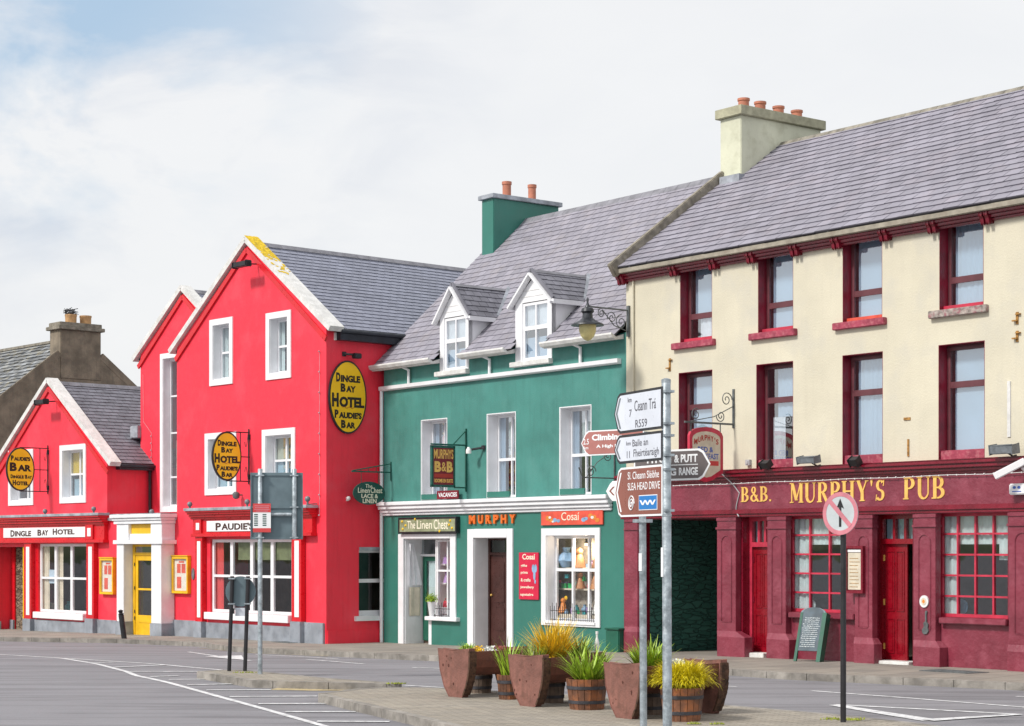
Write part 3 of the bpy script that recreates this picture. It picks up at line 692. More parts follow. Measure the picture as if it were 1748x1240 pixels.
# stone eave course, maroon moulding and its paired brackets
MB().box(xG-.16, xR+.1, -.285, -.001, zE-.115, zE-.012).build('eave_course', M['eave_stone'], pub, bevel=.01)
g = MB().box(xG-.10, xR+.1, -.20, -.001, zE-.175, zE-.117).box(xG-.08, xR+.1, -.15, -.001, zE-.235, zE-.177).box(xG-.02, xR+.1, -.09, -.001, zE-.285, zE-.237)
gu = g.build('eave_moulding', M['maroon_gloss'], pub, bevel=.012)
for k, px in enumerate((1062, 1151, 1218, 1283, 1358, 1429, 1510.6, 1593, 1684)):
    x = F.X(px, -.1); m = MB()
    m.prism([(-.002, zE-.13), (-.22, zE-.13), (-.22, zE-.19), (-.17, zE-.24), (-.15, zE-.33), (-.11, zE-.35), (-.08, zE-.32), (-.002, zE-.32)], 'x', x-.09, x-.03).prism([(-.002, zE-.13), (-.22, zE-.13), (-.22, zE-.19), (-.17, zE-.24), (-.15, zE-.33), (-.11, zE-.35), (-.08, zE-.32), (-.002, zE-.32)], 'x', x+.03, x+.09)
    m.each('eave_bracket', M['maroon_gloss'], gu, bevel=.01)
# chimney
zc = lambda px, py, x, y: EYE+(HY-py)*F.xy(x, y).y/FP
chimney(F, pub, xG-.08, xG+.62, 3.02, 5.72, zE+1.5, zc(1267, 196, xG+.62, 3.02), 'cream_chimney', 'cap_stone', [(3.45, .30, .14), (4.0, .30, .14), (4.62, .28, .14), (5.25, .27, .14)], 'terracotta', .22, .09)
# --- ground floor
zF0 = F.Z(1450, 866); zTop = zF0+.02                # bottom of the fascia
gat = (F.X(1089.5), F.X(1225), -.9, F.Z(1089.5, 882)-.02)
dr1 = (F.X(1257), F.X(1311), -.9, F.Z(1271, 881)-.01)
wn1 = (F.X(1343), F.X(1445), F.Z(1353, 1047), F.Z(1353, 878)-.01)
dr2 = (F.X(1489), F.X(1560), -.9, F.Z(1493, 876)-.01)
wn2 = (F.X(1598), F.X(1722), F.Z(1607, 1052), F.Z(1607, 872)-.01)
zt = min(dr1[3], wn1[3], dr2[3], wn2[3], gat[3]); dr1 = (*dr1[:3], zt); wn1 = (*wn1[:3], zt); dr2 = (*dr2[:3], zt); wn2 = (*wn2[:3], zt); gat = (*gat[:3], zt-.03)
zs = (wn1[2]+wn2[2])/2; wn1 = (wn1[0], wn1[1], zs, zt); wn2 = (wn2[0], wn2[1], zs, zt)
gf = MB(); wall(gf, [(xL-.0, -1), (gat[0], -1), (gat[0], gat[3]), (gat[1], gat[3]), (gat[1], -1), (dr1[0], -1), (dr1[0], zt), (dr1[1], zt), (dr1[1], -1), (dr2[0], -1), (dr2[0], zt), (dr2[1], zt), (dr2[1], -1), (xR, -1), (xR, zF0+.1), (xL, zF0+.1)], [wn1, wn2], -.015)
# gateway passage
gf.face([(gat[1], -.015, -1), (gat[1], 6, -1), (gat[1], 6, gat[3]), (gat[1], -.015, gat[3])]); gf.face([(gat[0], -.015, gat[3]), (gat[1], -.015, gat[3]), (gat[1], 6, gat[3]), (gat[0], 6, gat[3])])
shop = gf.build('shopfront', M['maroon_wall'], pub)
MB().box(gat[0]-.3, gat[0], .35, 6, -1, gat[3]+.3).build('passage_wall', M['green_stone'], pub)
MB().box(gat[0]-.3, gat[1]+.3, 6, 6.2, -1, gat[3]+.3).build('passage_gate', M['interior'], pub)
MB().box(gat[0]-.298, gat[0]-.002, -.012, .35, -1, gat[3]).each('jamb', M['maroon_gloss'], pub)
# fascia and cornice
fx0 = F.X(1066); mb = MB().box(fx0, xR, -.10, -.016, zF0, zFa-.235)
mb.build('fascia', M['maroon_wall'], pub)
c_ = MB()
for (y0, z0, z1) in ((-.14, -.27, -.23), (-.19, -.23, -.175), (-.25, -.17, -.10), (-.29, -.095, -.035), (-.22, -.03, -.003)): c_.box(fx0-.05, xR, y0, .0, zFa+z0, zFa+z1)
c_.build('cornice', M['maroon_gloss'], pub, bevel=.018)
c_ = MB().box(fx0, xR, -.16, -.016, zF0-.10, zF0-.002).box(fx0, xR, -.13, -.017, zF0-.16, zF0-.102); c_.build('lower_moulding', M['maroon_gloss'], pub, bevel=.012)
# gold letters
def sgn(s, l, r, tl, bl, y=-.10):
    x0, x1 = F.X(l, y), F.X(r, y); z0, z1 = F.Z(l, bl, y), F.Z(l, tl, y); o = roman(MB(), s, x0, x1, z0, z1, y, .014).build('lettering', M['gold'], pub)
sgn('B&B.', 1265, 1318, 832, 857.5); sgn("MURPHY'S", 1348.5, 1512, 825, 859); sgn('PUB', 1542, 1615, 815.5, 853)
# pilasters
def pilaster(l, r, bl, br, arch=True):
    a, b, c, d = F.X(l, -.17), F.X(r, -.17), F.X(bl, -.25), F.X(br, -.25); zbk = F.Z(1308, 1084, -.2)
    m = MB().box(a, b, -.17, -.016, zbk, zF0-.165).box(c, d, -.25, -.016, -1, zbk-.08).hexa([(c, -.25, zbk-.08), (d, -.25, zbk-.08), (d, -.016, zbk-.08), (c, -.016, zbk-.08), (a-.01, -.18, zbk+.04), (b+.01, -.18, zbk+.04), (b+.01, -.016, zbk+.04), (a-.01, -.016, zbk+.04)])
    ci = zF0-.42; m.box(a-.03, b+.03, -.20, -.016, ci, ci+.05).box(a-.02, b+.02, -.19, -.016, zF0-.24, zF0-.17)
    if arch and b-a > .25:
        cx = (a+b)/2; rw = (b-a)*.27; zt_ = ci-.28; pts = [(cx-rw, -.176, zbk+.25), (cx-rw, -.176, zt_)]+[(cx-rw*math.cos(R(t)), -.176, zt_+rw*math.sin(R(t))) for t in range(20, 180, 20)]+[(cx+rw, -.176, zt_), (cx+rw, -.176, zbk+.25)]
        m.tube(pts, .014, 6); m.box(cx-rw, cx+rw, -.178, -.165, zbk+.22, zbk+.25)
    return m.build('pilaster', M['maroon_wall'], pub, bevel=.015)
for a in ((1066.5, 1089, 1064, 1089, False), (1224.5, 1256, 1224, 1271), (1311, 1341.5, 1308, 1347), (1459, 1489, 1457, 1492), (1560, 1597, 1558.5, 1604), (1722, 1770, 1719, 1778)): pilaster(*a)
# window breast panels and sills
for h, l, r in ((wn1, 1347, 1459), (wn2, 1604, 1719)):
    MB().box(F.X(l, -.1), F.X(r, -.1), -.14, -.016, h[2]-.11, h[2]+.005).build('window_ledge', M['maroon_wall'], pub, bevel=.015)
def gridwin(h, y, cols, rows):
    a, b, c, d = h; o = window(pub, h, y, 'pink_paint', 'glass', .06, mull=[(i+1)/cols for i in range(cols-1)], tran=[(i+1)/rows for i in range(rows-1)], bar=.035, mw=.035, rev='maroon_gloss', wy=-.015,
        cur=[(0, .24 if cols > 3 else .27, 0, 1, 'curtain', .02), (.8, 1, .55, 1, 'curtain', .02), (.24, .82, .70, .97, 'curtain', .015)])
    return o
w1 = (F.X(1352, .1), wn1[1], wn1[2], wn1[3]); g1 = gridwin((wn1[0], wn1[1], wn1[2], wn1[3]), .10, 3, 5)
g2 = gridwin(wn2, .10, 4, 5)
# doors
def pubdoor(h, leafR, y=.22, ajar=False):
    a, b, c, d = h; zl = F.Z(1272, 934, y) if not ajar else F.Z(1496, 929, y); f = MB()
    f.box(a+.005, a+.09, y-.04, y+.06, -.5, d-.01).box(b-.09, b-.005, y-.04, y+.06, -.5, d-.01).box(a+.09, b-.09, y-.04, y+.06, d-.1, d-.01).box(a+.09, b-.09, y-.06, y+.06, zl, zl+.1)
    for k in (1, 2): x = a+.09+(b-a-.18)*k/3; f.box(x-.03, x+.03, y-.03, y+.05, zl+.1, d-.1)
    o = f.build('door_frame', M['bright_red' if ajar else 'pink_paint'], pub)
    MB().box(a+.09, b-.09, y+.01, y+.015, zl+.1, d-.1).build('pane', M['glass'], o); curtain(a+.09, b-.09, zl+.1, d-.1, y+.1, 'sky_reflection_blind', o, .004)
    reveal((a, b, -.5, d), -.012, y-.04, 'maroon_gloss', o)
    x1 = a+.09; x2 = b-.09 if not ajar else a+.09+(b-a-.18)*.70
    z0 = .03; lf = MB().box(x1+.004, x2, y+.005, y+.05, z0, zl-.004)
    wd = x2-x1
    for (p, q) in ((.13, .46), (.54, .87)):
        for (s0, s1) in ((.06, .36), (.42, .94)):
            xa, xb, za, zb_ = x1+wd*p, x1+wd*q, z0+(zl-z0)*s0, z0+(zl-z0)*s1
            for bx in ((xa, xb, za, za+.02), (xa, xb, zb_-.02, zb_), (xa, xa+.02, za+.02, zb_-.02), (xb-.02, xb, za+.02, zb_-.02)): lf.box(bx[0], bx[1], y-.008, y+.005, bx[2], bx[3])
            lf.box(xa+.05, xb-.05, y-.004, y+.005, za+.05, zb_-.05)
    do = lf.build('door', M['bright_red'], pub, bevel=.004)
    hb = MB()
    for s_ in (.12, .5, .88): hb.box(x1-.004, x1+.03, y-.012, y+.003, z0+(zl-z0)*s_-.06, z0+(zl-z0)*s_+.06)
    hb.each('hinge', M['gold' if ajar else 'maroon_gloss'], do)
    MB().box(a+.02, b-.02, -.12, y+.1, -.3, .035).build('doorstep', M['white_cap'], pub, bevel=.01)
pubdoor((F.X(1268), F.X(1311), -.9, dr1[3]), 1); pubdoor((F.X(1490), F.X(1559.5), -.9, dr2[3]), 1, ajar=True)
MB().box(dr1[0], F.X(1268), -.013, .2, -.9, dr1[3]).build('door_jamb', M['maroon_gloss'], pub)
# interior
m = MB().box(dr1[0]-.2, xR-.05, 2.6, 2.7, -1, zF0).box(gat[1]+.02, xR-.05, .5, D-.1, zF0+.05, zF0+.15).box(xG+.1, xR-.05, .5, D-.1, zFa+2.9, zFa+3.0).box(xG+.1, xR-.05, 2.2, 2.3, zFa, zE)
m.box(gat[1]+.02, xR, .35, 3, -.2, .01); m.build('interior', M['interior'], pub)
# pots and cards behind the small panes are things on the sill inside
def trinket(F, x, y, z, s, kind, m, label, group):
    mb = MB()
    if kind == 'doll': mb.lathe(x, y, [(s*.5, z), (s*.42, z+s*.3), (s*.22, z+s*.9), (s*.15, z+s*.95)], 10).ball((x, y, z+s*1.15), s*.27)
    elif kind == 'box': mb.box(x-s*.5, x+s*.5, y-s*.2, y+s*.2, z, z+s*.8).box(x-s*.06, x+s*.06, y-s*.22, y-s*.2, z, z+s*.8).box(x-s*.52, x+s*.52, y-s*.22, y+s*.22, z+s*.62, z+s*.8)
    elif kind == 'vase': mb.lathe(x, y, [(s*.25, z), (s*.45, z+s*.35), (s*.38, z+s*.6), (s*.16, z+s*.8), (s*.22, z+s), (s*.18, z+s)], 12)
    elif kind == 'plate': 
        mb.prism([(x+s*.5*math.cos(t*.52), z+s*.5+s*.5*math.sin(t*.52)) for t in range(12)], 'y', y, y+.012); mb.prism([(x+s*.34*math.cos(t*.52), z+s*.5+s*.34*math.sin(t*.52)) for t in range(12)], 'y', y-.008, y)
    elif kind == 'bag': mb.hexa([(x-s*.4, y-.05, z), (x+s*.4, y-.05, z), (x+s*.4, y+.05, z), (x-s*.4, y+.05, z), (x-s*.3, y-.02, z+s*.7), (x+s*.3, y-.02, z+s*.7), (x+s*.3, y+.02, z+s*.7), (x-s*.3, y+.02, z+s*.7)]).tube([(x-s*.2, y, z+s*.7), (x-s*.15, y, z+s*.95), (x+s*.15, y, z+s*.95), (x+s*.2, y, z+s*.7)], s*.03, 6)
    nm = {'doll': 'doll', 'box': 'gift_box', 'vase': 'vase', 'plate': 'plate', 'bag': 'gift_bag'}[kind]
    return solo(F, mb, nm, M[m], label, nm.replace('_', ' '), x, y, z, group, smooth=kind in ('doll', 'vase'))
trinket(F, F.X(1385, .3), .32, wn1[2]+.05, .2, 'plate', 'white_paint', 'white plate in the lower left pane of the pub window behind the chalkboard', None)
trinket(F, F.X(1640, .3), .32, wn2[2]+.05, .3, 'plate', 'toy_blue', 'pale blue plate in the lower left pane of the right pub window', None)

# ======================= GREEN HOUSE =======================
gx0 = F.X(655.5); gx1 = xG-.002; gre = thing(F, 'green_house', 'green terraced guesthouse with two gabled dormers above two small shops', 'building', x=gx0)
gzE = F.Z(656, 624, 0); gzR = EYE+(HY-376)/FP*F.xy(gx0+.5, 4.4).y; GD = 8.8; gy = 4.4
zC = F.Z(655.5, 858)        # top of the shop cornice
zG0 = F.Z(655.5, 661)       # lower gutter line
def rc(l, t, r, b): return rect(F, l, t, r, b)
W1 = [rc(720, 719.5, 763, 855), rc(832.3, 709, 880, 848), rc(956.3, 696, 1009, 841)]
a_ = sum(w[3] for w in W1)/3; W1 = [(w[0], w[1], zC+.02, a_) for w in W1]
sh1 = (F.X(690.5), F.X(770), -.9, F.Z(690.5, 920)); dm = (F.X(809.9), F.X(867), -.9, F.Z(809.9, 918.5)); cw = rect(F, 933.5, 914.5, 1017.5, 1060)
D1 = rc(759, 547, 798, 636); D2 = rc(892.5, 524, 938, 617)
dz1 = (D1[2]+D2[2])/2
# split wall: upper plaster (lighter) and shop level (darker paint)
u = MB(); wall(u, [(gx0, zC-.1), (gx1, zC-.1), (gx1, gzE), (D2[1], gzE), (D2[1], dz1), (D2[0], dz1), (D2[0], gzE), (D1[1], gzE), (D1[1], dz1), (D1[0], dz1), (D1[0], gzE), (gx0, gzE)], W1, 0)
u.face([(gx0, 0, -1), (gx0, 0, gzE), (gx0, GD, gzE), (gx0, GD, -1)]); u.face([(gx0, 0, gzE), (gx0, gy, gzR-.05), (gx0, GD, gzE)]); u.face([(gx0, GD, -1), (gx0, GD, gzE), (gx1, GD, gzE), (gx1, GD, -1)])
u.build('wall', M['green_wall'], gre)
l_ = MB(); wall(l_, [(gx0, -1), (sh1[0], -1), (sh1[0], sh1[3]), (sh1[1], sh1[3]), (sh1[1], F.Z(770, 1056)), (F.X(736.5), F.Z(770, 1056)), (F.X(736.5), -1), (dm[0], -1), (dm[0], dm[3]), (dm[1], dm[3]), (dm[1], -1), (gx1, -1), (gx1, zC-.1), (gx0, zC-.1)], [cw], 0)
l_.build('lower_wall', M['green_wall_low'], gre)
for i, h in enumerate(W1):
    o = window(gre, h, .30, 'white_paint', 'glass_bright', .06, mull=(.52,), tran=(.46,), bar=.035, mw=.07, rev='white_paint', cur=[(.30, 1, .46, 1, 'curtain', .01), (0, .22, 0, 1, 'sky_reflection_blind', .02), (.72, 1, 0, .46, 'curtain', .02)])
    a, b, c, d = h; surround(h, 0, .022, 'white_paint', o, .012, 'trim', bottom=False); MB().box(a+.013, b-.22, -.03, .02, c+.012, c+.15).each('sill_board', M['green_wall_low'], o)
# cornice over the shops
c_ = MB()
for (y0, z0, z1) in ((-.22, -.10, 0), (-.17, -.20, -.105), (-.11, -.29, -.205), (-.06, -.36, -.295)): c_.box(gx0-.06, F.X(1046), y0, -.001, zC+z0, zC+z1)
c_.build('cornice', M['white_paint'], gre, bevel=.015)
# lower gutter and the downpipes
m = MB(); m.prism([(-.002, zG0-.0), (-.13, zG0), (-.12, zG0-.09), (-.08, zG0-.12), (-.002, zG0-.12)], 'x', gx0-.08, F.X(1055, -.1)); gut = m.build('gutter', M['white_paint'], gre)
MB().tube([(gx0-.045, -.05, zG0-.1), (gx0-.045, -.05, -.3)], .05, 10).build('downpipe', M['white_paint'], gre, smooth=True)
for px in (697, 835, 990):
    x = F.X(px, -.08); MB().tube([(x-.10, -.24, gzE-.02), (x-.10, -.24, gzE-.13), (x, -.07, gzE-.22), (x, -.07, zG0)], .04, 8).build('downpipe', M['white_paint'], gre, smooth=True)
# main roof
V = Vector((0, gy+.3, gzR-gzE+.07)).normalized(); lv = math.hypot(gy+.3, gzR-gzE+.07); P0 = Vector((gx0-.15, -.3, gzE-.07)); lu = gx1-gx0+.1
cut = [(F.X(752)+.01, F.X(801)-.01), (F.X(881)+.01, F.X(943)-.01)]
slope = V.z/V.y
rfm = MB()
xs_ = [gx0-.15, cut[0][0], cut[0][1], cut[1][0], cut[1][1], gx1-.05]
for k in range(5):
    dd = 1.9 if k in (1, 3) else 0; P = P0+V*dd; P.x = xs_[k]; slab(rfm, P, (1, 0, 0), V, xs_[k+1]-xs_[k], lv-dd, .025)
slab(rfm, (gx0-.15, 2*gy+.3, gzE-.07), (1, 0, 0), (0, -V.y, V.z), lu, lv-.01, .07); rf = rfm.build('roof', M['under_slate'], gre)
def sk(u_, v_):
    x = P0.x+u_
    return v_ < 1.85 and (cut[0][0]+.03 < x < cut[0][1]-.03 or cut[1][0]+.03 < x < cut[1][1]-.03)
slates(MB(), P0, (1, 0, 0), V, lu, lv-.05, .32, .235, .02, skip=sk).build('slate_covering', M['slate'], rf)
zr = P0.z+lv*V.z; mb = MB(); x = gx0+.5
while x < gx1: mb.prism([(gy-.15, zr-.12), (gy, zr+.04), (gy+.15, zr-.12), (gy, zr-.02)], 'x', x, x+.44); x += .45
mb.build('ridge_tiles', M['ridge_tile'], rf)
# eave gutters in three lengths
for (x0, x1) in ((P0.x-.08, cut[0][0]), (cut[0][1]+.02, cut[1][0]-.02), (cut[1][1]-.0, F.X(1049, -.3))):
    MB().prism([(-.26, gzE-.10), (-.40, gzE-.02), (-.41, gzE-.06), (-.37, gzE-.13), (-.28, gzE-.15)], 'x', x0, x1).prism([(-.005, gzE-.03), (-.28, gzE-.12), (-.28, gzE-.17), (-.005, gzE-.14)], 'x', x0+.02, x1-.02).build('eave_gutter', M['white_cap'], gre)
# chimney on the gable
o = chimney(F, gre, gx0-.02, gx0+.52, 3.28, 5.6, gzE+2.4, zc(847, 338, gx0+.52, 3.28), 'green_wall_low', 'lead', [(3.95, .46, .13), (4.85, .48, .12)], 'terracotta', .12, .08)
M['green_chimney'] = M['green_dark']
MB().box(gx0-.04, gx0+.54, 3.2, 3.28, gzE+2.4, gzE+2.98).build('chimney_flaunching', M['ridge_tile'], o)
# dormers
def dormer(h, pl, pr, apx, apy, ely, rx, ry, wy):
    a, b = F.X(pl), F.X(pr); c = dz1; ez = F.Z(pl, ely); az = F.Z(apx, apy, -.1); cx = (a+b)/2
    d = thing_part = MB()
    # front with board lines
    fr = MB(); wall(fr, [(a, gzE-.12), (h[0], gzE-.12), (h[0], ez-.03), (h[1], ez-.03), (h[1], gzE-.12), (b, gzE-.12), (b, ez+.06), (cx, az-.1), (a, ez+.06)], [], -.02)
    yb = lambda z: (z-P0.z)/slope-.3                    # where the main slope reaches height z
    for x, s_ in ((a, -1), (b, 1)):
        fr.face([(x, -.02, gzE-.12), (x, yb(ez+.06), ez+.06), (x, -.02, ez+.06)])
    z = ez
    dm_ = fr.build('dormer', M['white_paint'], gre)
    lines = MB(); z = ez+.10
    while z < az-.35:
        f = (z-ez)/(az-ez); hw = (b-a)/2*(1-f)-.06; lines.box(cx-hw, cx+hw, -.028, -.018, z, z+.012); z += .14
    lines.build('cladding_joint', M['white_cap'], dm_)
    o = window(gre, (h[0], h[1], c, ez-.03), .0, 'white_paint', 'glass_bright', .07, mull=(.5,), tran=(.56,), bar=.045, mw=.10, cur=[(.0, 1, .0, .4, 'sky_reflection_blind', 0), (.0, 1, .56, 1, 'curtain', .01)])
    MB().box(h[0]-.02, h[1]+.02, .12, .16, c, ez).build('lining', M['interior'], o) if False else None
    jm = MB().box(a, h[0]+.012, -.024, .10, c, ez-.03).box(h[1]-.012, b, -.024, .10, c, ez-.03); jm.each('jamb', M['white_paint'], o)
    MB().box(a-.10, b+.02, -.14, .05, c-.12, c).build('sill', M['white_cap'], o, bevel=.01)
    # roof planes
    ov = .13; ye = -.08; rise = az-ez; half = (b-a)/2; sl = rise/half; L_ = math.hypot(half+ov, (half+ov)*sl); yr = yb(az)+.25
    for s_ in (-1, 1):
        Vv = Vector((-s_*1, 0, sl)).normalized(); E = Vector((cx+s_*(half+ov), ye, ez+.02-ov*sl+.06))
        sb = MB(); U = Vector((0, 1, 0)); ye2 = yb(E.z)+.1
        # trapezoid: shorter at the eave, longer at the ridge
        Nn = Vector((s_*sl, 0, 1)).normalized(); top = E+Vv*L_; Q = [E, Vector((E.x, ye2, E.z)), Vector((top.x, yr, top.z)), top]
        if s_ < 0: Q = Q[::-1]
        sb.hexa([q-Nn*.05 for q in Q]+Q); ro = sb.build('dormer_roof', M['under_slate'], dm_)
        def sk2(u_, v_, e0=ye2-ye, e1=yr-ye, L_=L_): return u_ > e0+(e1-e0)*v_/L_
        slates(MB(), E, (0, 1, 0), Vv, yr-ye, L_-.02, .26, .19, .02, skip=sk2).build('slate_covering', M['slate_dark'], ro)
        bg_ = MB(); beam(bg_, E+Vector((0, -.03, -.09)), top+Vector((0, -.03, -.09)), .05, .15, (0, 1, 0)); bg_.build('bargeboard', M['white_paint'], dm_)
        bg_ = MB(); beam(bg_, E+Vector((0, .0, .02)), top+Vector((0, .0, .02)), .07, .05, (0, 1, 0)); bg_.build('verge', M['slate_dark'], dm_)
        MB().box(E.x-.02, E.x+.03 if s_ > 0 else E.x+.02, ye-.02, ye2-.15, E.z-.12, E.z-.01).build('fascia_board', M['white_paint'], dm_)
        if s_ > 0:
            vf = MB(); beam(vf, Vector((E.x, ye2-.02, E.z+.03)), Vector((top.x+.02, yr-.12, top.z+.04)), .20, .02, Nn); vf.build('valley_flashing', M['lead'], dm_)
    rt = MB(); rt.prism([(cx-.10, az+.02), (cx, az+.10), (cx+.10, az+.02), (cx, az+.05)], 'y', ye-.02, yr-.1); rt.build('ridge_tiles', M['ridge_tile'], dm_)
dormer(D1, 752, 801, 772, 490, 543, 869, 493, 0); dormer(D2, 881, 943, 909, 466, 518, 1003, 472, 0)
# linen shop opening: doorway left, window right, white frame
zi = F.Z(770, 1056); xm = F.X(736.5)
o = MB().box(F.X(681.5), sh1[0], -.04, .02, -.6, sh1[3]+.12).box(sh1[1], F.X(779.5), -.04, .02, zi-.05, sh1[3]+.12).box(sh1[0], sh1[1], -.041, .02, sh1[3], sh1[3]+.12).build('shop_surround', M['white_paint'], gre, bevel=.006)
MB().box(sh1[0], sh1[0]+.02, .02, .62, -.5, sh1[3]).box(sh1[0]+.02, sh1[1]-.0, .02, .62, sh1[3]-.02, sh1[3]).box(xm-.13, xm+.0, .0, .30, -.6, zi-.05).box(xm-.1, sh1[1], .02, .34, zi-.06, zi).each('shop_lining', M['white_paint'], gre)
MB().box(F.X(726, -.1), F.X(780, -.1), -.13, .03, zi-.07, zi+.03).build('shop_sill', M['white_paint'], gre, bevel=.01)
ws = window(gre, (xm-.12, sh1[1], zi, sh1[3]-.02), .20, 'white_paint', 'glass_clear', .05, mull=(.1, .56,), tran=(.60,), bar=.05, mw=.05, name='shop_window')
zd = F.Z(710, 950, .55); dd = MB().box(sh1[0]+.02, xm-.1, .50, .60, zd, zd+.06); dd.box(xm-.13, xm-.08, .34, .62, -.3, sh1[3]); dd.build('transom', M['white_paint'], gre)
MB().box(sh1[0]+.02, xm-.1, .55, .56, zd+.06, sh1[3]-.02).build('transom_pane', M['glass'], gre)
x0, x1 = sh1[0]+.06, xm-.12; df = MB().box(x0, x0+.15, .55, .60, -.2, zd).box(x1-.10, x1, .55, .60, -.2, zd).box(x0+.15, x1-.10, .55, .60, zd-.12, zd).box(x0+.15, x1-.10, .55, .60, -.2, .35)
do = df.build('shop_door', M['green_dark'], gre); MB().box(x0+.14, x1-.09, .57, .58, .34, zd-.11).build('pane', M['glass'], do); MB().box(x0+.2, x1-.1, .60, .62, .5, zd-.12).build('door_curtain', M['curtain'], do)
# guesthouse door
o = MB().box(F.X(799.8), dm[0], -.045, .02, -.6, dm[3]+.22).box(dm[1], F.X(877), -.045, .02, -.6, dm[3]+.22).box(dm[0], dm[1], -.046, .02, dm[3], dm[3]+.22).build('door_surround', M['white_paint'], gre, bevel=.006)
reveal((dm[0], dm[1], -.5, dm[3]), .002, .42, 'white_paint', o)
zl = F.Z(835, 948, .45); f = MB().box(dm[0]+.012, dm[0]+.07, .42, .52, -.4, dm[3]-.012).box(dm[1]-.07, dm[1]-.012, .42, .52, -.4, dm[3]-.012).box(dm[0]+.07, dm[1]-.07, .42, .52, zl, zl+.07).box(dm[0]+.07, dm[1]-.07, .42, .52, dm[3]-.06, dm[3]-.012)
f = f.build('door_frame', M['door_brown'], gre); MB().box(dm[0]+.07, dm[1]-.07, .46, .47, zl+.07, dm[3]-.06).build('pane', M['glass_dark'], f); MB().box(dm[0]+.07, dm[1]-.07, .52, .53, zl+.07, dm[3]-.06).build('transom_blind', M['board_olive'], f)
xa, xb = dm[0]+.072, dm[1]-.072; lf = MB().box(xa, xb, .46, .50, -.3, zl)
for s0, s1 in ((.08, .36), (.42, .92)):
    for p, q in ((.16, .46), (.56, .86)): lf.box(xa+(xb-xa)*p, xa+(xb-xa)*q, .448, .46, zl*s0, zl*s1)
do = lf.build('door', M['door_brown'], gre, bevel=.006); MB().box(xb-.10, xb-.07, .42, .46, 1.0, 1.16).ball((xa+.06, .43, 1.05), .03).build('door_handle', M['gold'], do)
# craft shop window
surround(cw, 0, .17, 'white_paint', gre, .04, 'window_surround', wb=.10)
wc = window(gre, cw, .24, 'white_paint', 'glass_clear', .06, mull=(.37, .70), tran=(.60,), bar=.06, mw=.07, rev='white_paint', name='shop_window')
MB().box(cw[0]-.02, cw[1]+.02, -.07, .24, cw[2]-.05, cw[2]+.014).build('sill', M['white_paint'], wc)
# small railings at both windows
def railing(x0, x1, z0, h, y, label):
    n = int((x1-x0)/.075); m = MB().box(x0, x1, y-.008, y+.008, z0+.02, z0+.035).box(x0, x1, y-.008, y+.008, z0+h*.55, z0+h*.55+.014)
    for i in range(n+1):
        x = x0+(x1-x0)*i/n; m.tube([(x, y, z0), (x, y, z0+h*(1 if i % 2 else .82))], .007, 5)
    solo(F, m, 'window_railing', M['black_metal'], label, 'railing', (x0+x1)/2, y, z0)
railing(F.X(936, -.02), F.X(1017, -.02), cw[2]+.014, .42, .04, 'black wire railing along the sill of the craft shop window')
railing(F.X(737, -.02), F.X(768, -.02), zi+.03, .36, .0, 'black wire railing on the sill of the linen shop window')
# interior
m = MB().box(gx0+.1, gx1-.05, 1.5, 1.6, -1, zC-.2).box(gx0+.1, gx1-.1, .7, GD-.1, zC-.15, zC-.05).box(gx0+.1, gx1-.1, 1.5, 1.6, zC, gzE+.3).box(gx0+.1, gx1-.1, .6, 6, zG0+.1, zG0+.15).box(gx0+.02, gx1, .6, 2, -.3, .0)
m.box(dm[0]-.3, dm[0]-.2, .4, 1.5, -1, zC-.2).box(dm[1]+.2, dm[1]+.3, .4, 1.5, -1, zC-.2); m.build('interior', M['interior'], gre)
# the small warm lamp that is lit in the craft shop window
lx_, lz_ = cw[0]+(cw[1]-cw[0])*.48, cw[2]+(cw[3]-cw[2])*.90
t = thing(F, 'shop_lamp', 'small lit warm lamp high in the craft shop window', 'lamp', lx_, .50, lz_)
MB().ball((lx_, .50, lz_), .035, 10).build('bulb', M['lit_bulb'], t, smooth=True); MB().lathe(lx_, .50, [(.045, lz_+.02), (.03, lz_+.08), (.01, lz_+.30)], 10).build('lamp_holder', M['black_metal'], t)
pl = bpy.data.lights.new('shop_lamp_light', 'POINT'); pl.energy = 22; pl.color = (1, .82, .6); pl.shadow_soft_size = .08; plo = bpy.data.objects.new('shop_lamp_light', pl); link(plo); plo.parent = t; plo.location = (0, -.05, -.10)
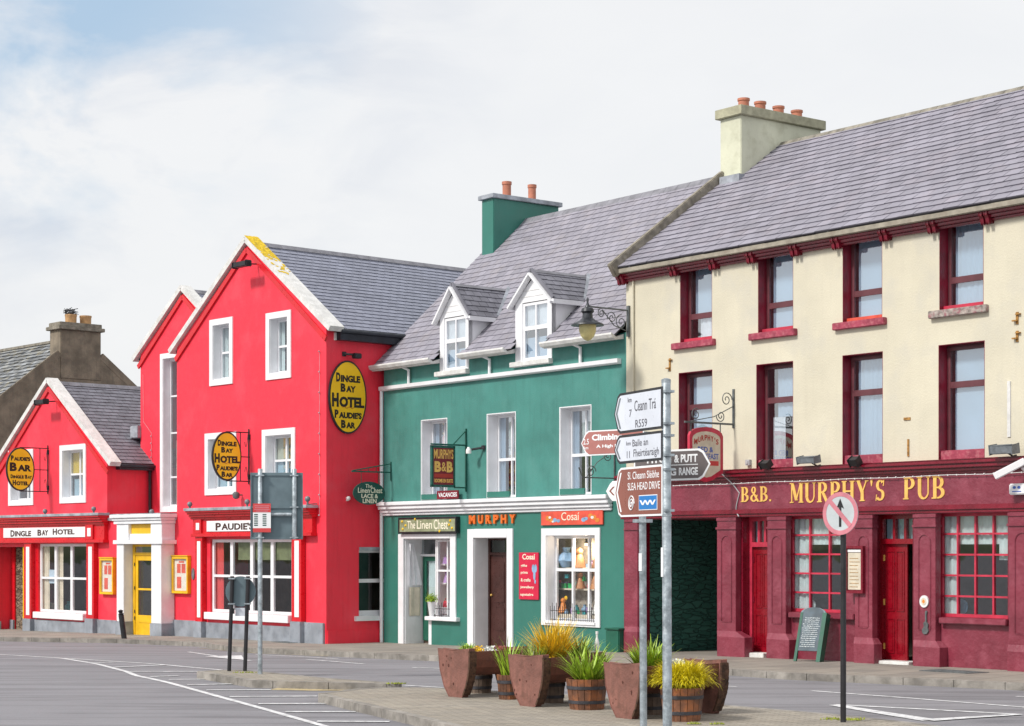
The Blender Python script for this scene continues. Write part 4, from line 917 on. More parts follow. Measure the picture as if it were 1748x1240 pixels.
# shop goods
sx = lambda t: cw[0]+(cw[1]-cw[0])*t
sz = lambda t: cw[2]+(cw[3]-cw[2])*t
MB().box(sx(-.5), sx(.98), .33, .70, sz(.02), sz(.08)).box(sx(-.5), sx(.98), .45, .70, sz(.36), sz(.38)).box(sx(-.5), sx(.98), .42, .70, sz(.60), sz(.625)).build('display_shelf', M['board_cream'], gre)
MB().box(sx(-.7), sx(1), .72, .76, sz(.0), sz(1)).build('display_back', M['shop_back'], gre)
goods = [(.20, .10, .30, 'doll', 'toy_orange', 'orange dressed doll at the lower left of the craft shop window'), (.44, .10, .22, 'vase', 'toy_teal', 'squat teal vase left of its twin in the craft shop window'),
 (.58, .10, .24, 'vase', 'toy_blue', 'pale blue vase low in the middle of the craft shop window'), (.90, .10, .34, 'doll', 'petal_white', 'white figure in the lower right corner of the craft shop window'), (.70, .10, .20, 'box', 'toy_lilac', 'lilac gift box low in the craft shop window'),
 (.16, .38, .18, 'box', 'toy_green', 'green gift box on the middle left shelf of the craft shop'), (.28, .50, .14, 'box', 'toy_teal', 'teal box just under the crossbar of the craft shop window'), (.52, .38, .34, 'doll', 'skin_toy', 'brown figure in the middle of the craft shop window'),
 (.55, .47, .18, 'bag', 'toy_green', 'bright green bag behind the middle brown figure of the craft shop'), (.88, .38, .42, 'doll', 'skin_toy', 'tall brown figure at the right of the lower craft shop panes'), (.10, .625, .16, 'vase', 'toy_green', 'green vase on the upper shelf at left of the craft shop'),
 (.20, .625, .60, 'vase', 'toy_blue', 'tall slim blue vase on the upper left shelf of the craft shop'), (.33, .70, .30, 'box', 'toy_blue', 'pale blue box high behind the left pane of the craft shop'), (.50, .625, .42, 'doll', 'skin_toy', 'ochre figure on the upper shelf behind the middle sash'),
 (.86, .625, .46, 'doll', 'skin_toy', 'large round brown figure on the upper right shelf of the craft shop'), (.13, .44, .10, 'plate', 'toy_red', 'small red plate on the middle shelf of the craft shop'), (.22, .24, .13, 'plate', 'petal_yellow', 'small yellow plate at left low in the craft shop window')]
for k, (a, b, s, kd, m_, lab) in enumerate(goods): trinket(F, sx(a-.13), .40+.05*(k % 3), sz(b), s*.8, kd, m_, lab, 'gifts in the craft shop window')
cols_ = (('toy_red', 'red'), ('toy_teal', 'teal'), ('toy_lilac', 'lilac'), ('toy_orange', 'orange'), ('petal_white', 'white'), ('toy_green', 'green'), ('toy_blue', 'pale blue'))
rg = random.Random(11)
for k in range(21):
    cm_, cn_ = cols_[k % 7]; kd = ('vase', 'plate', 'box')[(k//7) % 3]; sh = k % 3; s = rg.uniform(.10, .18); kn = {'vase': 'vase', 'plate': 'plate', 'box': 'gift box'}[kd]
    trinket(F, sx(-.08+.85*((k*.381) % 1)), .56 if sh else .36, sz((.08, .38, .625)[sh]), s, kd, cm_, 'little %s %s on the %s shelf of the craft shop window' % (cn_, kn, ('bottom', 'middle', 'top')[sh]), 'gifts in the craft shop window')
lx = lambda t: xm+(sh1[1]-xm)*t
lz = lambda t: zi+(sh1[3]-zi)*t
MB().box(lx(-.15), lx(.98), .28, .60, lz(.04), lz(.13)).box(lx(-.15), lx(.98), .36, .60, lz(.42), lz(.44)).box(lx(-.15), lx(.98), .36, .60, lz(.66), lz(.68)).build('linen_shelf', M['white_paint'], gre); MB().box(lx(-.15), lx(.98), .62, .65, lz(0), lz(1)).build('linen_back', M['shop_back'], gre)
for k, (a, b, s, kd, m_, lab) in enumerate([(.35, .13, .24, 'bag', 'toy_red', 'red patterned bag low behind the left pane of the linen shop'), (.75, .13, .26, 'bag', 'petal_white', 'white bag low behind the right pane of the linen shop'), (.40, .44, .22, 'doll', 'toy_lilac', 'lilac doll on the middle shelf of the linen shop'),
   (.80, .44, .2, 'box', 'toy_red', 'red box on the middle shelf at right of the linen shop'), (.35, .68, .24, 'bag', 'toy_lilac', 'lilac bag on the top left shelf of the linen shop'), (.78, .68, .24, 'bag', 'toy_red', 'pink red bag on the top right shelf of the linen shop'), (.55, .13, .18, 'box', 'toy_orange', 'orange box between the two bags low in the linen shop')]):
    trinket(F, lx(a-.13), .33, lz(b), s, kd, m_, lab, 'goods in the linen shop window')

# ======================= RED HOTEL =======================
H = HOT
def rh(l, t, r, b, y=0): return rect(H, l, t, r, b, y)
hot = thing(H, 'hotel_building', 'bright red hotel of stepped gables with white edged windows and a slate roof', 'building')
hx0 = H.X(302); hx1 = 0.0; zE = H.Z(553, 557); ax_ = (hx0+hx1)/2; zA = H.Z(425, 418.5); hs = (zA-zE)/(hx1-ax_); SD = 14.0
U1, U2 = rh(364, 562, 396, 643), rh(462, 551, 494, 632)          # visible openings inside the bands
def inner(l, r, t, b, w=9.5): return (H.X(l+w), H.X(r-w), H.Z(l, b-w*.9), H.Z(l, t+w*.9))
U1 = inner(355, 402, 549.5, 658.5); U2 = inner(451.6, 501, 538.5, 648); M1 = inner(346, 409, 742, 845.5, 10.5); M2 = inner(444, 509, 736, 839, 10.5)
zb = H.Z(345, 1045); zh = H.Z(400, 920)
sw = (H.X(359), H.X(498), zb, zh)
a = MB(); wall(a, [(hx0, -1), (hx1, -1), (hx1, zE), (ax_, zA), (hx0, zE)], [U1, U2, M1, M2, sw], 0)
# side wall with its window
sy0 = H.Y(612.5, 0); sy1 = H.Y(664, 0); s0, s1 = H.ZY(612.5, 1052, 0)[1], H.ZY(612.5, 940, 0)[1]
wall(a, [(0, -1), (SD, -1), (SD, zE), (0, zE)], [(sy0, sy1, s0, s1)], hx1, 'x')
a.face([(hx0, 0, -1), (hx0, 0, zE), (hx0, SD, zE), (hx0, SD, -1)]); wl = a.build('wall', M['red_wall'], hot)
def hotwin(h, y=.24, w=.17, cur=None, mull=(), par=hot, mid=.5, wy=0):
    o = window(par, h, wy+y, 'white_paint', 'glass', .055, mull=mull, tran=(mid,), bar=.07, mw=.06, rev='white_paint', cur=cur or [(0, .3, 0, 1, 'curtain', .02), (.7, 1, .5, 1, 'curtain', .02)], wy=wy)
    surround(h, wy, w, 'white_paint', o, .035); return o
hotwin(U1); hotwin(U2); hotwin(M1, mull=(.5,), w=.17, cur=[(0, .8, .5, 1, 'board_cream', .01), (0, 1, 0, .5, 'sky_reflection_blind', 0)]); hotwin(M2, mull=(.5,), w=.17, cur=[(0, .8, .5, 1, 'board_cream', .01), (0, 1, 0, .5, 'sky_reflection_blind', 0)])
# coping along the gable
def gable_roof(F_, par, x0, x1, y0, y1, zE, zA, cov, ov=.28, cw_=.34, left=True, right=True, capm='white_cap', back=None):
    cx = (x0+x1)/2; sl = (zA-zE)/(x1-cx); L_ = math.hypot(x1-cx+ov, (x1-cx+ov)*sl)
    for s_ in (-1, 1):
        E = Vector((cx+s_*((x1-x0)/2+ov*.9), y0+.05, zE-ov*.9*sl+.05)); Vv = Vector((-s_, 0, sl)).normalized()
        sb = MB(); slab(sb, E, (0, 1, 0), Vv, y1-y0, L_-.02, .10); ro = sb.build('roof', M['under_slate'], par)
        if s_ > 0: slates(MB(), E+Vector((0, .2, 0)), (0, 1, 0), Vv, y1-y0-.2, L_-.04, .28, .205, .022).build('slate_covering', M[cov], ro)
        # raised coping over the front edge
        cp = MB(); A = Vector((cx+s_*((x1-x0)/2+ov+.1), y0-.11+cw_/2, zE-(ov+.1)*sl+.10)); B = Vector((cx-s_*.0, y0-.11+cw_/2, zA+.16))
        if s_ > 0 and right or s_ < 0 and left:
            beam(cp, A, B, .15, cw_, (0, 1, 0)); cp.build('verge_coping', M[capm], par)
            st_ = MB(); beam(st_, A+Vector((-s_*.25, .11-cw_/2-.03, -.25)), B+Vector((0, .11-cw_/2-.03, -.28)), .14, .05, (0, 1, 0)); st_.build('verge_band', M['red_trim'], par)
    rt = MB(); y = y0+.2
    while y < y1: rt.prism([(cx-.13, zA-.0), (cx, zA+.13), (cx+.13, zA-.0), (cx, zA+.06)], 'y', y, y+.43); y += .44
    rt.build('ridge_tiles', M['ridge_tile'], par)
gable_roof(H, hot, hx0, hx1, 0, SD, zE, zA, 'slate_blue', ov=.18, cw_=.46)
# lichen on the coping near the apex
m = MB()
kx = (hx1-hx0)/2+.28; kz = (zA+.16-(zE-.28*hs+.10))/kx; cn = 1/math.sqrt(1+kz*kz)
for k in range(260):
    t = random.random()**1.5*1.9/(1+k % 3*.6)*.9; y = random.uniform(-.10, .34); s = random.uniform(.02, .09)*(1.2-t*.3); x_ = ax_+t+.075*cn*kz; z = zA+.16-t*kz+.075*cn+.003+k*.00002
    P = [(x_+s*cn*math.cos(i*.8), max(-.109, min(.345, y+s*1.1*math.sin(i*.8)*random.uniform(.7, 1.2))), z-s*cn*math.cos(i*.8)*kz) for i in range(8)]; m.face(P)
# (lichen joins the coping as its own patchy crust)
tag(m.build('lichen_crust', M['lichen'], hot), None)
# black eaves box and gutter on the side
MB().box(.002, .22, .30, SD, zE-.36, zE-.16).tube([(.24, .3, zE-.13), (.24, SD, zE-.13)], .055, 8).build('eave_soffit', M['soffit_black'], hot)
MB().box(.002, .05, .24, .30, zE-.36, zE-.16).build('eave_end', M['white_cap'], hot)
# side window
o = MB(); fr = MB(); y_a, y_b = sy0+.01, sy1-.01; zm_ = H.ZY(612.5, 992, 0)[1]
fr.box(-.16, -.10, y_a, y_a+.05, s0, s1).box(-.16, -.10, y_b-.05, y_b, s0, s1).box(-.16, -.10, y_a, y_b, s1-.06, s1-.001).box(-.16, -.10, y_a, y_b, s0+.001, s0+.14).box(-.16, -.09, y_a+.05, y_b-.05, zm_-.05, zm_+.05)
o = fr.build('side_window', M['white_paint'], hot); MB().box(-.135, -.128, y_a+.04, y_b-.04, s0+.1, s1-.05).build('pane', M['glass_dark'], o)
MB().box(-.10, .08, y_a-.16, y_b+.16, s0-.13, s0).build('sill', M['white_paint'], o); MB().box(-.16, .02, y_a, y_b, s1, s1+.09).build('lintel', M['lead'], o)
MB().box(0.0, .035, .02, 2.6, -.9, H.ZY(600, 1076, 0)[1]).build('side_plinth', M['red_wall'], hot, bevel=.01)
# ---- second gable, set back
yB = 1.5; bx0 = H.X(240, yB); bx1 = hx0+.8; bE = H.Z(240, 606, yB); bc = H.X(313, yB); bA = H.Z(313, 500, yB); bx1r = 2*bc-bx0
tw = (H.X(279, yB), H.X(318, yB), H.Z(273, 866, yB), H.Z(273, 614, yB))
b = MB(); wall(b, [(bx0, -1), (bx1r, -1), (bx1r, bE), (bc, bA), (bx0, bE)], [tw], yB); b.face([(bx0, yB, -1), (bx0, yB, bE), (bx0, 8, bE), (bx0, 8, -1)]); b.build('rear_gable_wall', M['red_wall'], hot)
gable_roof(H, hot, bx0, bx1r, yB, 8, bE, bA, 'slate_blue', ov=.25)
o = window(hot, tw, yB+.22, 'white_paint', 'glass', .06, mull=(), tran=(.2, .5, .75), bar=.05, mw=.05, rev='white_paint', wy=yB, cur=[(.2, .8, 0, .45, 'board_cream', .01)], name='stair_window')
surround(tw, yB, .16, 'white_paint', o, .03)
# ---- left gable
lx1 = H.X(183); lc = H.X(84.5); lx0 = 2*lc-lx1; lE = H.Z(183, 785); lA = H.Z(85, 657); L1 = inner(10.5, 62.5, 771, 863.5, 9); L2 = inner(98.5, 152, 762.5, 859, 9)
zw = H.Z(66, 1045); zt2 = H.Z(66, 928); lw = (H.X(61), H.X(147.5), zw, zt2)
dw = (lx0+.05, H.X(40), -.9, H.Z(20, 934))
l = MB(); wall(l, [(lx0, -1), (dw[0], -1), (dw[0], dw[3]), (dw[1], dw[3]), (dw[1], -1), (lx1, -1), (lx1, lE), (lc, lA), (lx0, lE)], [L1, L2, lw], 0)
l.face([(lx1, 0, -1), (lx1, 7, -1), (lx1, 7, lE), (lx1, 0, lE)]); l.face([(lx0, 0, -1), (lx0, 0, lE), (lx0, 7, lE), (lx0, 7, -1)]); l.build('left_gable_wall', M['red_wall'], hot)
gable_roof(H, hot, lx0, lx1, 0, 7.2, lE, lA, 'slate_dark', ov=.25, cw_=.38)
hotwin(L1, mull=(.5,), w=.17, cur=[(0, 1, .5, 1, 'sign_yellow', .01)]); hotwin(L2, mull=(.5,), w=.17, cur=[(0, .8, .5, 1, 'sign_yellow', .01), (.1, .9, 0, .4, 'sky_reflection_blind', 0)])
MB().box(lx1+.002, lx1+.26, .30, yB, lE-.30, lE-.20).tube([(lx1+.30, .3, lE-.18), (lx1+.30, yB, lE-.18)], .05, 8).build('eave_soffit', M['soffit_black'], hot)
bxx = H.X(240, yB); MB().box(bxx-.42, bxx+.04, yB-.14, yB+.4, H.Z(240, 748, yB), H.Z(240, 727, yB)).build('roof_gutter_box', M['lead'], hot, bevel=.02)
# ground floor link between the gables, flat lead roof
zl = H.Z(190, 886); m = MB(); wall(m, [(lx1-.0, -1), (hx0+.0, -1), (hx0+.0, zl-.06), (lx1-.0, zl-.06)], [], -.0015); m.build('link_wall', M['red_wall'], hot)
MB().box(lx1, hx0, -.06, yB-.01, zl-.06, zl+.03).build('flat_roof', M['lead'], hot)
x = H.X(256.5, yB-.06); MB().tube([(x, yB-.07, lE-.15), (x, yB-.07, zl+.03)], .05, 8).build('downpipe', M['black_metal'], hot, smooth=True)
# ---- grey plinth
zp = lambda px: H.Z(px, 1058)
for (l_, r_, p) in ((-60, -0.5, .06), (0, 25, .06), (52.5, 147, .05), (159, 198, .05), (278, 333, .05), (345, 498, .05), (514, 551, .07)):
    if l_ == 0: continue
    pz = H.Z(l_, 1057) if l_ < 340 else H.Z(l_, 1062)
    MB().box(H.X(l_, -p), H.X(r_, -p), -p, -.001, -.9, pz).build('plinth', M['grey_stone'], hot, bevel=.008)
# ---- shopfronts
def shopfront(xl, xr, ctL, cbL, fb, sign, pils, win, label, parts, ybase=0, recess=False, wl_=None):
    """xl,xr px of cornice; heights read at the left end of the front"""
    p = -.22; a, b = H.X(xl, p), H.X(xr, p); zt_ = H.Z(ctL[0], ctL[1], p); zc_ = H.Z(ctL[0], ctL[2], p); zf = H.Z(ctL[0], fb, p)
    fr = MB().box(a+.04, b-.04, -.14, -.002, zf-.0, zc_); f = fr.build('shopfront', M['red_trim'], hot)
    c = MB(); hgt = zt_-zc_
    for (yy, s0_, s1_) in ((-.20, .0, .22), (-.26, .23, .5), (-.32, .51, .74), (-.37, .75, .98)): c.box(a-.02, b+.02, yy, -.002, zc_+hgt*s0_, zc_+hgt*s1_)
    c.build('cornice', M['red_trim'], f, bevel=.012); MB().box(a-.05, b+.05, -.40, -.002, zt_-.01, zt_+.07).build('lead_flashing', M['lead'], f)
    MB().box(a, b, -.20, -.002, zf-.10, zf-.001).build('lower_moulding', M['red_trim'], f, bevel=.01)
    sl_, sr_, stp, sbt = sign; s = MB().box(H.X(sl_, -.16), H.X(sr_, -.16), -.165, -.141, H.Z(sl_, sbt, -.16), H.Z(sl_, stp, -.16)); so_ = s.build('sign_panel', M['sign_light'], f)
    for (pl_, pr_) in pils:
        pa, pb = H.X(pl_, -.15), H.X(pr_, -.15); pzb = H.Z(pl_, 1056 if pl_ < 200 else 1061, -.15)
        po = MB().box(pa, pb, -.15, -.002, pzb, zf-.10).box(pa, pb, -.19 if pl_ > 100 else -.16, -.141, zf, zc_ if pl_ > 100 else zf+.02).build('pilaster', M['red_trim'], f, bevel=.006)
        w_ = (pb-pa); MB().box(pa+w_*.32, pb-w_*.22, -.162, -.149, pzb+.12, zf-.22).build('inset_panel', M['sign_light'], po)
        if pl_ > 100: MB().box(pa+w_*.32, pb-w_*.22, -.20, -.189, zf+.1, zc_-.1).build('inset_panel', M['sign_light'], po)
        MB().box(pa-.02, pb+.02, -.20, -.002, -.9, pzb).build('pilaster_block', M['grey_stone'], f, bevel=.008)
    return f, zf, (H.X(sl_, -.16), H.X(sr_, -.16), H.Z(sl_, sbt, -.16), H.Z(sl_, stp, -.16))
f1, zf, s1_ = shopfront(-95, 175, (0, 884, 899), 0, 922.5, (6, 150, 902, 918.3), ((41, 53), (147, 160)), None, '', None)
def signtext(f, box, s, l, r, t, b_):
    x0, x1 = H.X(l, -.17), H.X(r, -.17); z0, z1 = H.Z(l, b_, -.17), H.Z(l, t, -.17); text_to(MB(), s, front(x0, x1, z0, z1, -.166, .006), .03).build('lettering', M['door_brown'], f)
signtext(f1, s1_, 'D', 18, 24.5, 905.5, 916.5); signtext(f1, s1_, 'INGLE', 25.3, 53, 906.8, 916); signtext(f1, s1_, 'B', 64, 70.5, 904.5, 914.8); signtext(f1, s1_, 'AY', 71.5, 82, 905.3, 914.3); signtext(f1, s1_, 'H', 90, 97, 902.8, 913.3); signtext(f1, s1_, 'OTEL', 98, 127, 904, 912.8)
f2, zf2, s2_ = shopfront(324, 530, (336, 872, 887), 0, 911, (353, 496, 889.8, 907.7), ((333, 345), (498, 514)), None, '', None)
signtext(f2, s2_, 'P', 368, 377, 893, 905.8); signtext(f2, s2_, "AUDIE'S", 378, 432, 893.5, 905); signtext(f2, s2_, 'BAR', 446, 482, 889.5, 902)
def shopwin(h, n, cur):
    mul = [(i+1)/n for i in range(n-1)]
    o = window(hot, h, .06, 'white_paint', 'glass_clear', .085, mull=mul, tran=(.5,), bar=.14, mw=.07, rev='red_trim', cur=cur, name='shop_window')
    MB().box(h[0]-.14, h[1]+.0, -.13, .06, h[2]-.19, h[2]+.01).build('sill', M['white_paint'], o, bevel=.01); return o
o = shopwin((H.X(65.4, .0), lw[1], lw[2], lw[3]), 3, [(.0, .14, 0, 1, 'board_cream', .02), (.34, .45, 0, 1, 'board_cream', .02), (.14, .30, .42, .62, 'sky_reflection_blind', 0)])
shopwin(sw, 4, [(0, .12, 0, 1, 'paper_red', .02), (.3, 1, .72, 1, 'board_olive', .0)])
MB().box(lw[0]-.0, H.X(65.4), -.001, .06, lw[2], lw[3]).build('window_jamb', M['red_trim'], hot)
# doorway at far left: red side and a strip of rubble stone
MB().box(dw[0], H.X(25, .5), .5, .6, -1, dw[3]).build('porch_wall', M['red_trim'], hot)
MB().box(H.X(25, .5), dw[1]+.3, .55, .65, -1, dw[3]).build('porch_stone', M['brown_stone'], hot); MB().box(dw[1]-.001, dw[1]+.05, -.02, .55, -1, dw[3]).build('porch_jamb', M['sign_yellow'], hot)
MB().box(dw[0], H.X(25, .5), .44, .5, -1, H.Z(0, 1057, .5)).build('porch_plinth', M['grey_stone'], hot)
# ---- white portico with the yellow door
def px_(p, y=-.45): return H.X(p, y)
zcap = H.Z(190, 879.5, -.5); z1_ = H.Z(198, 892, -.45); z2_ = H.Z(198, 915, -.45); z3_ = H.Z(198, 922.5, -.45); zb_ = H.Z(198, 1061, -.45)
po = MB()
for k, (d_, a_, b_) in enumerate(((0, .0, .10), (.05, .10, .18), (.09, .18, .28))): po.box(px_(193)+d_, px_(280)-d_, -.58+d_, -.002, zcap-b_, zcap-a_-.002)
po.box(px_(199), px_(219), -.45, -.002, z3_, zcap-.28).box(px_(257), px_(276), -.45, -.002, z3_, zcap-.28).box(px_(219), px_(257), -.40, -.002, z3_, H.Z(198, 912, -.45)).box(px_(219), px_(257), -.40, -.002, H.Z(198, 894, -.45), zcap-.28)
po.box(px_(195), px_(279), -.50, -.002, z3_-.12, z3_-.001)
po.box(px_(199), px_(211), -.45, -.002, zb_, z3_-.12).box(px_(258), px_(275), -.45, -.002, zb_, z3_-.12)
por = po.build('portico', M['white_paint'], hot, bevel=.01)
MB().box(px_(217), px_(257), -.35, -.30, H.Z(198, 912, -.45), H.Z(198, 894, -.45)).build('yellow_panel', M['yellow_paint'], por)
MB().box(px_(197.5), px_(212), -.47, -.002, -.9, zb_-.001).box(px_(256.5), px_(276.5), -.47, -.002, -.9, zb_-.001).each('portico_base', M['grey_stone'], por, bevel=.01)
MB().box(px_(193)+.02, px_(280)-.02, -.55, -.002, zcap-.001, zcap+.025).build('lead_cap', M['lead'], por)
da, db = px_(211)+.001, px_(258)-.001; y_ = -.13
dzt = z3_-.125; dzl = H.Z(224, 948, y_)
df = MB().box(da, da+.13, y_-.02, y_+.06, -.8, dzt).box(db-.07, db, y_-.02, y_+.06, -.8, dzt).box(da+.13, db-.07, y_-.02, y_+.06, dzt-.07, dzt).box(da+.13, db-.07, y_-.03, y_+.06, dzl, dzl+.08).build('door_frame', M['yellow_paint'], hot, bevel=.005)
MB().box(da+.13, db-.07, y_+.0, y_+.01, dzl+.08, dzt-.07).build('pane', M['glass'], df); MB().box(da+.13, db-.07, y_+.09, y_+.10, dzl+.08, dzt-.07).build('backing', M['interior'], df)
xa, xb = da+.135, db-.075; zg0, zg1, zgm = H.Z(235, 1050, y_), dzl-.16, H.Z(235, 1006, y_)
lf = MB().box(xa, xa+.15, y_, y_+.05, -.8, dzl).box(xb-.12, xb, y_, y_+.05, -.8, dzl).box(xa+.15, xb-.12, y_, y_+.05, zg1, dzl).box(xa+.15, xb-.12, y_-.001, y_+.05, zgm-.03, zgm+.03).box(xa+.15, xb-.12, y_, y_+.05, -.8, zg0)
lf.box(xa+.2, xb-.16, y_-.012, y_, .02, zg0-.15); do = lf.build('door', M['yellow_paint'], hot, bevel=.005)
MB().box(xa+.15, xb-.12, y_+.02, y_+.027, zg0, zg1).build('pane', M['glass_dark'], do); MB().box(xa+.15, xb-.12, y_+.10, y_+.11, zg0, zg1).build('backing', M['interior'], do)
m = MB()
for s_ in (.1, .3, 1.0, 1.7): m.box(xa-.02, xa+.01, y_-.035, y_-.02, s_, s_+.1)
m.each('hinge', M['black_metal'], do)
# interior shell
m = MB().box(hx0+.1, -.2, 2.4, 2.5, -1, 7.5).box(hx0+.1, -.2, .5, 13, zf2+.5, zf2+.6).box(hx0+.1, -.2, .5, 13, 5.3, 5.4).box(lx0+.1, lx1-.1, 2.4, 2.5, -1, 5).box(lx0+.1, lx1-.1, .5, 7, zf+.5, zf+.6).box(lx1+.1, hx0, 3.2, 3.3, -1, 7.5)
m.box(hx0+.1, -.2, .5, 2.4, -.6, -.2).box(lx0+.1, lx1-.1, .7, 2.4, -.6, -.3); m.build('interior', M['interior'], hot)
# table things in the shop window
trinket(H, H.X(88, .5), .45, lw[2]+.05, .3, 'box', 'paper', 'cream box low in the hotel shop window', 'things in the hotel shop windows'); trinket(H, H.X(118, .5), .5, lw[2]+.02, .34, 'vase', 'toy_teal', 'teal vase in the middle light of the hotel shop window', 'things in the hotel shop windows')
MB().box(lw[0], lw[1], .35, .8, lw[2]-.1, lw[2]+.02).build('window_shelf', M['board_cream'], hot)

# ======================= OLD STONE HOUSE BEHIND =======================
sp = 76.0; SF = Frame((172-CX)/FP*sp, sp, -2000)
old = thing(SF, 'stone_house', 'grey stone house with rendered gable and a bird nest on its chimney, behind the hotel', 'building', z=-.6)
# local: gable plane x=0 seen from the right; chimney y range
cy0 = SF.Y(103, 0); cy1 = SF.Y(172, 0); cm = (cy0+cy1)/2
zct = SF.ZY(103, 562, 0)[1]; zsh = SF.ZY(103, 607, 0)[1]
ye1, ze1 = SF.ZY(222, 660, 0); sl = (zsh-ze1)/(ye1-cy1); zap = zsh+sl*(cy1-cm); hw_ = 4.6
g = MB(); g.face([(0, cm-hw_, -2), (0, cm+hw_, -2), (0, cm+hw_, zap-sl*hw_), (0, cm, zap), (0, cm-hw_, zap-sl*hw_)]); g.face([(0, cm-hw_, -2), (0, cm-hw_, zap-sl*hw_), (-14, cm-hw_, zap-sl*hw_), (-14, cm-hw_, -2)])
g.face([(-14, cm-hw_, -2), (-14, cm-hw_, zap-sl*hw_), (-14, cm, zap), (-14, cm+hw_, zap-sl*hw_), (-14, cm+hw_, -2)])
g.build('wall', M['old_render'], old)
V = Vector((0, 1, sl)).normalized(); lv = math.hypot(hw_+.3, (hw_+.3)*sl); P0 = Vector((-14, cm-hw_-.3, zap-sl*(hw_+.3)+.05))
r = MB(); slab(r, P0, (1, 0, 0), V, 13.9, lv-.01, .1); slab(r, (-14, cm+hw_+.3, P0.z), (1, 0, 0), (0, -V.y, V.z), 13.9, lv-.02, .1); ro = r.build('roof', M['under_slate'], old)
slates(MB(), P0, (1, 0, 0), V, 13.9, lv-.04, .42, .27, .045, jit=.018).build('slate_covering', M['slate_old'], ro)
m = MB(); m.box(-14, -.1, cm-.12, cm+.12, zap+.02, zap+.12); m.build('ridge_tiles', M['ridge_old'], ro)
for s_ in (-1, 1):
    m = MB(); beam(m, (-.05, cm+s_*(hw_+.3), zap-sl*(hw_+.3)+.1), (-.05, cm+s_*(.9), zap-sl*.9+.1), .3, .12, (1, 0, 0)); m.build('verge_coping', M['old_render'], ro, bevel=.02)
c = MB().box(-1.0 if False else SF.X(85, cy0), .02, cy0, cy1, zap-1.6, zct).build('chimney', M['old_render'], old, bevel=.02)
xw = SF.X(85, cy0); MB().box(xw-.12, .14, cy0-.12, cy1+.12, zct, zct+.14).box(xw-.03, .05, cy0-.03, cy1+.03, zct+.14, zct+.30).build('chimney_cap', M['verge_stone'], c, bevel=.015)
for px in (121, 146):
    yy = SF.Y(px, xw/2); MB().lathe(xw/2, yy, [(.22, zct+.28), (.23, zct+.58), (.245, zct+.6), (.245, zct+.66), (.16, zct+.66)], 14).build('chimney_pot', M['buff_pot'], c, smooth=True)
yy = SF.Y(121, xw/2); m = MB()
for k in range(70):
    a1 = random.uniform(0, 6.28); rr = random.uniform(.05, .3); a2 = a1+random.uniform(.6, 2); z = zct+.66+random.uniform(0, .18)
    m.tube([(xw/2+rr*math.cos(a1), yy+rr*math.sin(a1), z), (xw/2+rr*math.cos(a2)*1.2, yy+rr*math.sin(a2)*1.2, z+random.uniform(-.03, .12))], .012, 4)
solo(SF, m, 'bird_nest', M['under_slate'], 'bird nest of sticks on the left pot of the stone chimney', 'nest', xw/2, yy, zct+.66)

# ======================= SIGNS AND FITTINGS ON THE WALLS =======================
def ell(cx, cz, rx, rz, n=40): return [(cx+rx*math.cos(2*math.pi*i/n), cz+rz*math.sin(2*math.pi*i/n)) for i in range(n)]
def caps(mb, word, fnbox, x0, x1, z0, z1, bold=.055):
    """small capitals with a taller first letter; fnbox(x0,x1,z0,z1) returns a mapping"""
    k = 1.45; n = len(word)-1; ap = word.count("'"); tot = k+(n-ap)*.98+ap*.5; u = (x1-x0)/tot; w0 = u*k
    text_to(mb, word[0], fnbox(x0, x0+w0*.76, z0, z1), bold)
    if word[1:]: text_to(mb, word[1:], fnbox(x0+w0*.85, x1, z0+(z1-z0)*.0, z0+(z1-z0)*.76), bold)
    return mb
def oval_sign(F_, t, plane_fn, cy, cz, ry, rz, x, lines, ym):
    """oval board in a plane of constant x, facing +x; lines = (word, centre u, z centre, half width, height) as fractions"""
    th = .05
    b = MB().prism([(a, c) for a, c in ell(cy, cz, ry, rz)], 'x', x-th, x).build('board_edge', M['black_metal'], t)
    MB().prism([(a, c) for a, c in ell(cy, cz, ry-.045, rz-.045)], 'x', x-.001, x+.008).build('board_face', M[ym], t)
    mb = MB()
    for (s, u, zc_, hw2, h) in lines:
        caps(mb, s, lambda a, b_, c, d: sidef(a, b_, c, d, x+.009, .004), cy+(u-hw2)*ry, cy+(u+hw2)*ry, cz+(zc_-h/2)*rz, cz+(zc_+h/2)*rz)
    mb.build('lettering', M['ink'], t)
    sw_ = MB(); zz_ = cz+{3: .0}.get(len(lines), -.285)*rz
    sw_.tube([(x+.012, cy-.3*ry+ry*.06*i, zz_+.02*rz*math.sin(i*1.3)) for i in range(11)], .006, 5); sw_.build('flourish', M['text_red'], t)
full = [('DINGLE', 0, .53, .64, .25), ('BAY', 0, .25, .40, .23), ('HOTEL', 0, -.09, .86, .38), ("PAUDIE'S", 0, -.47, .72, .23), ('BAR', 0, -.74, .38, .22)]
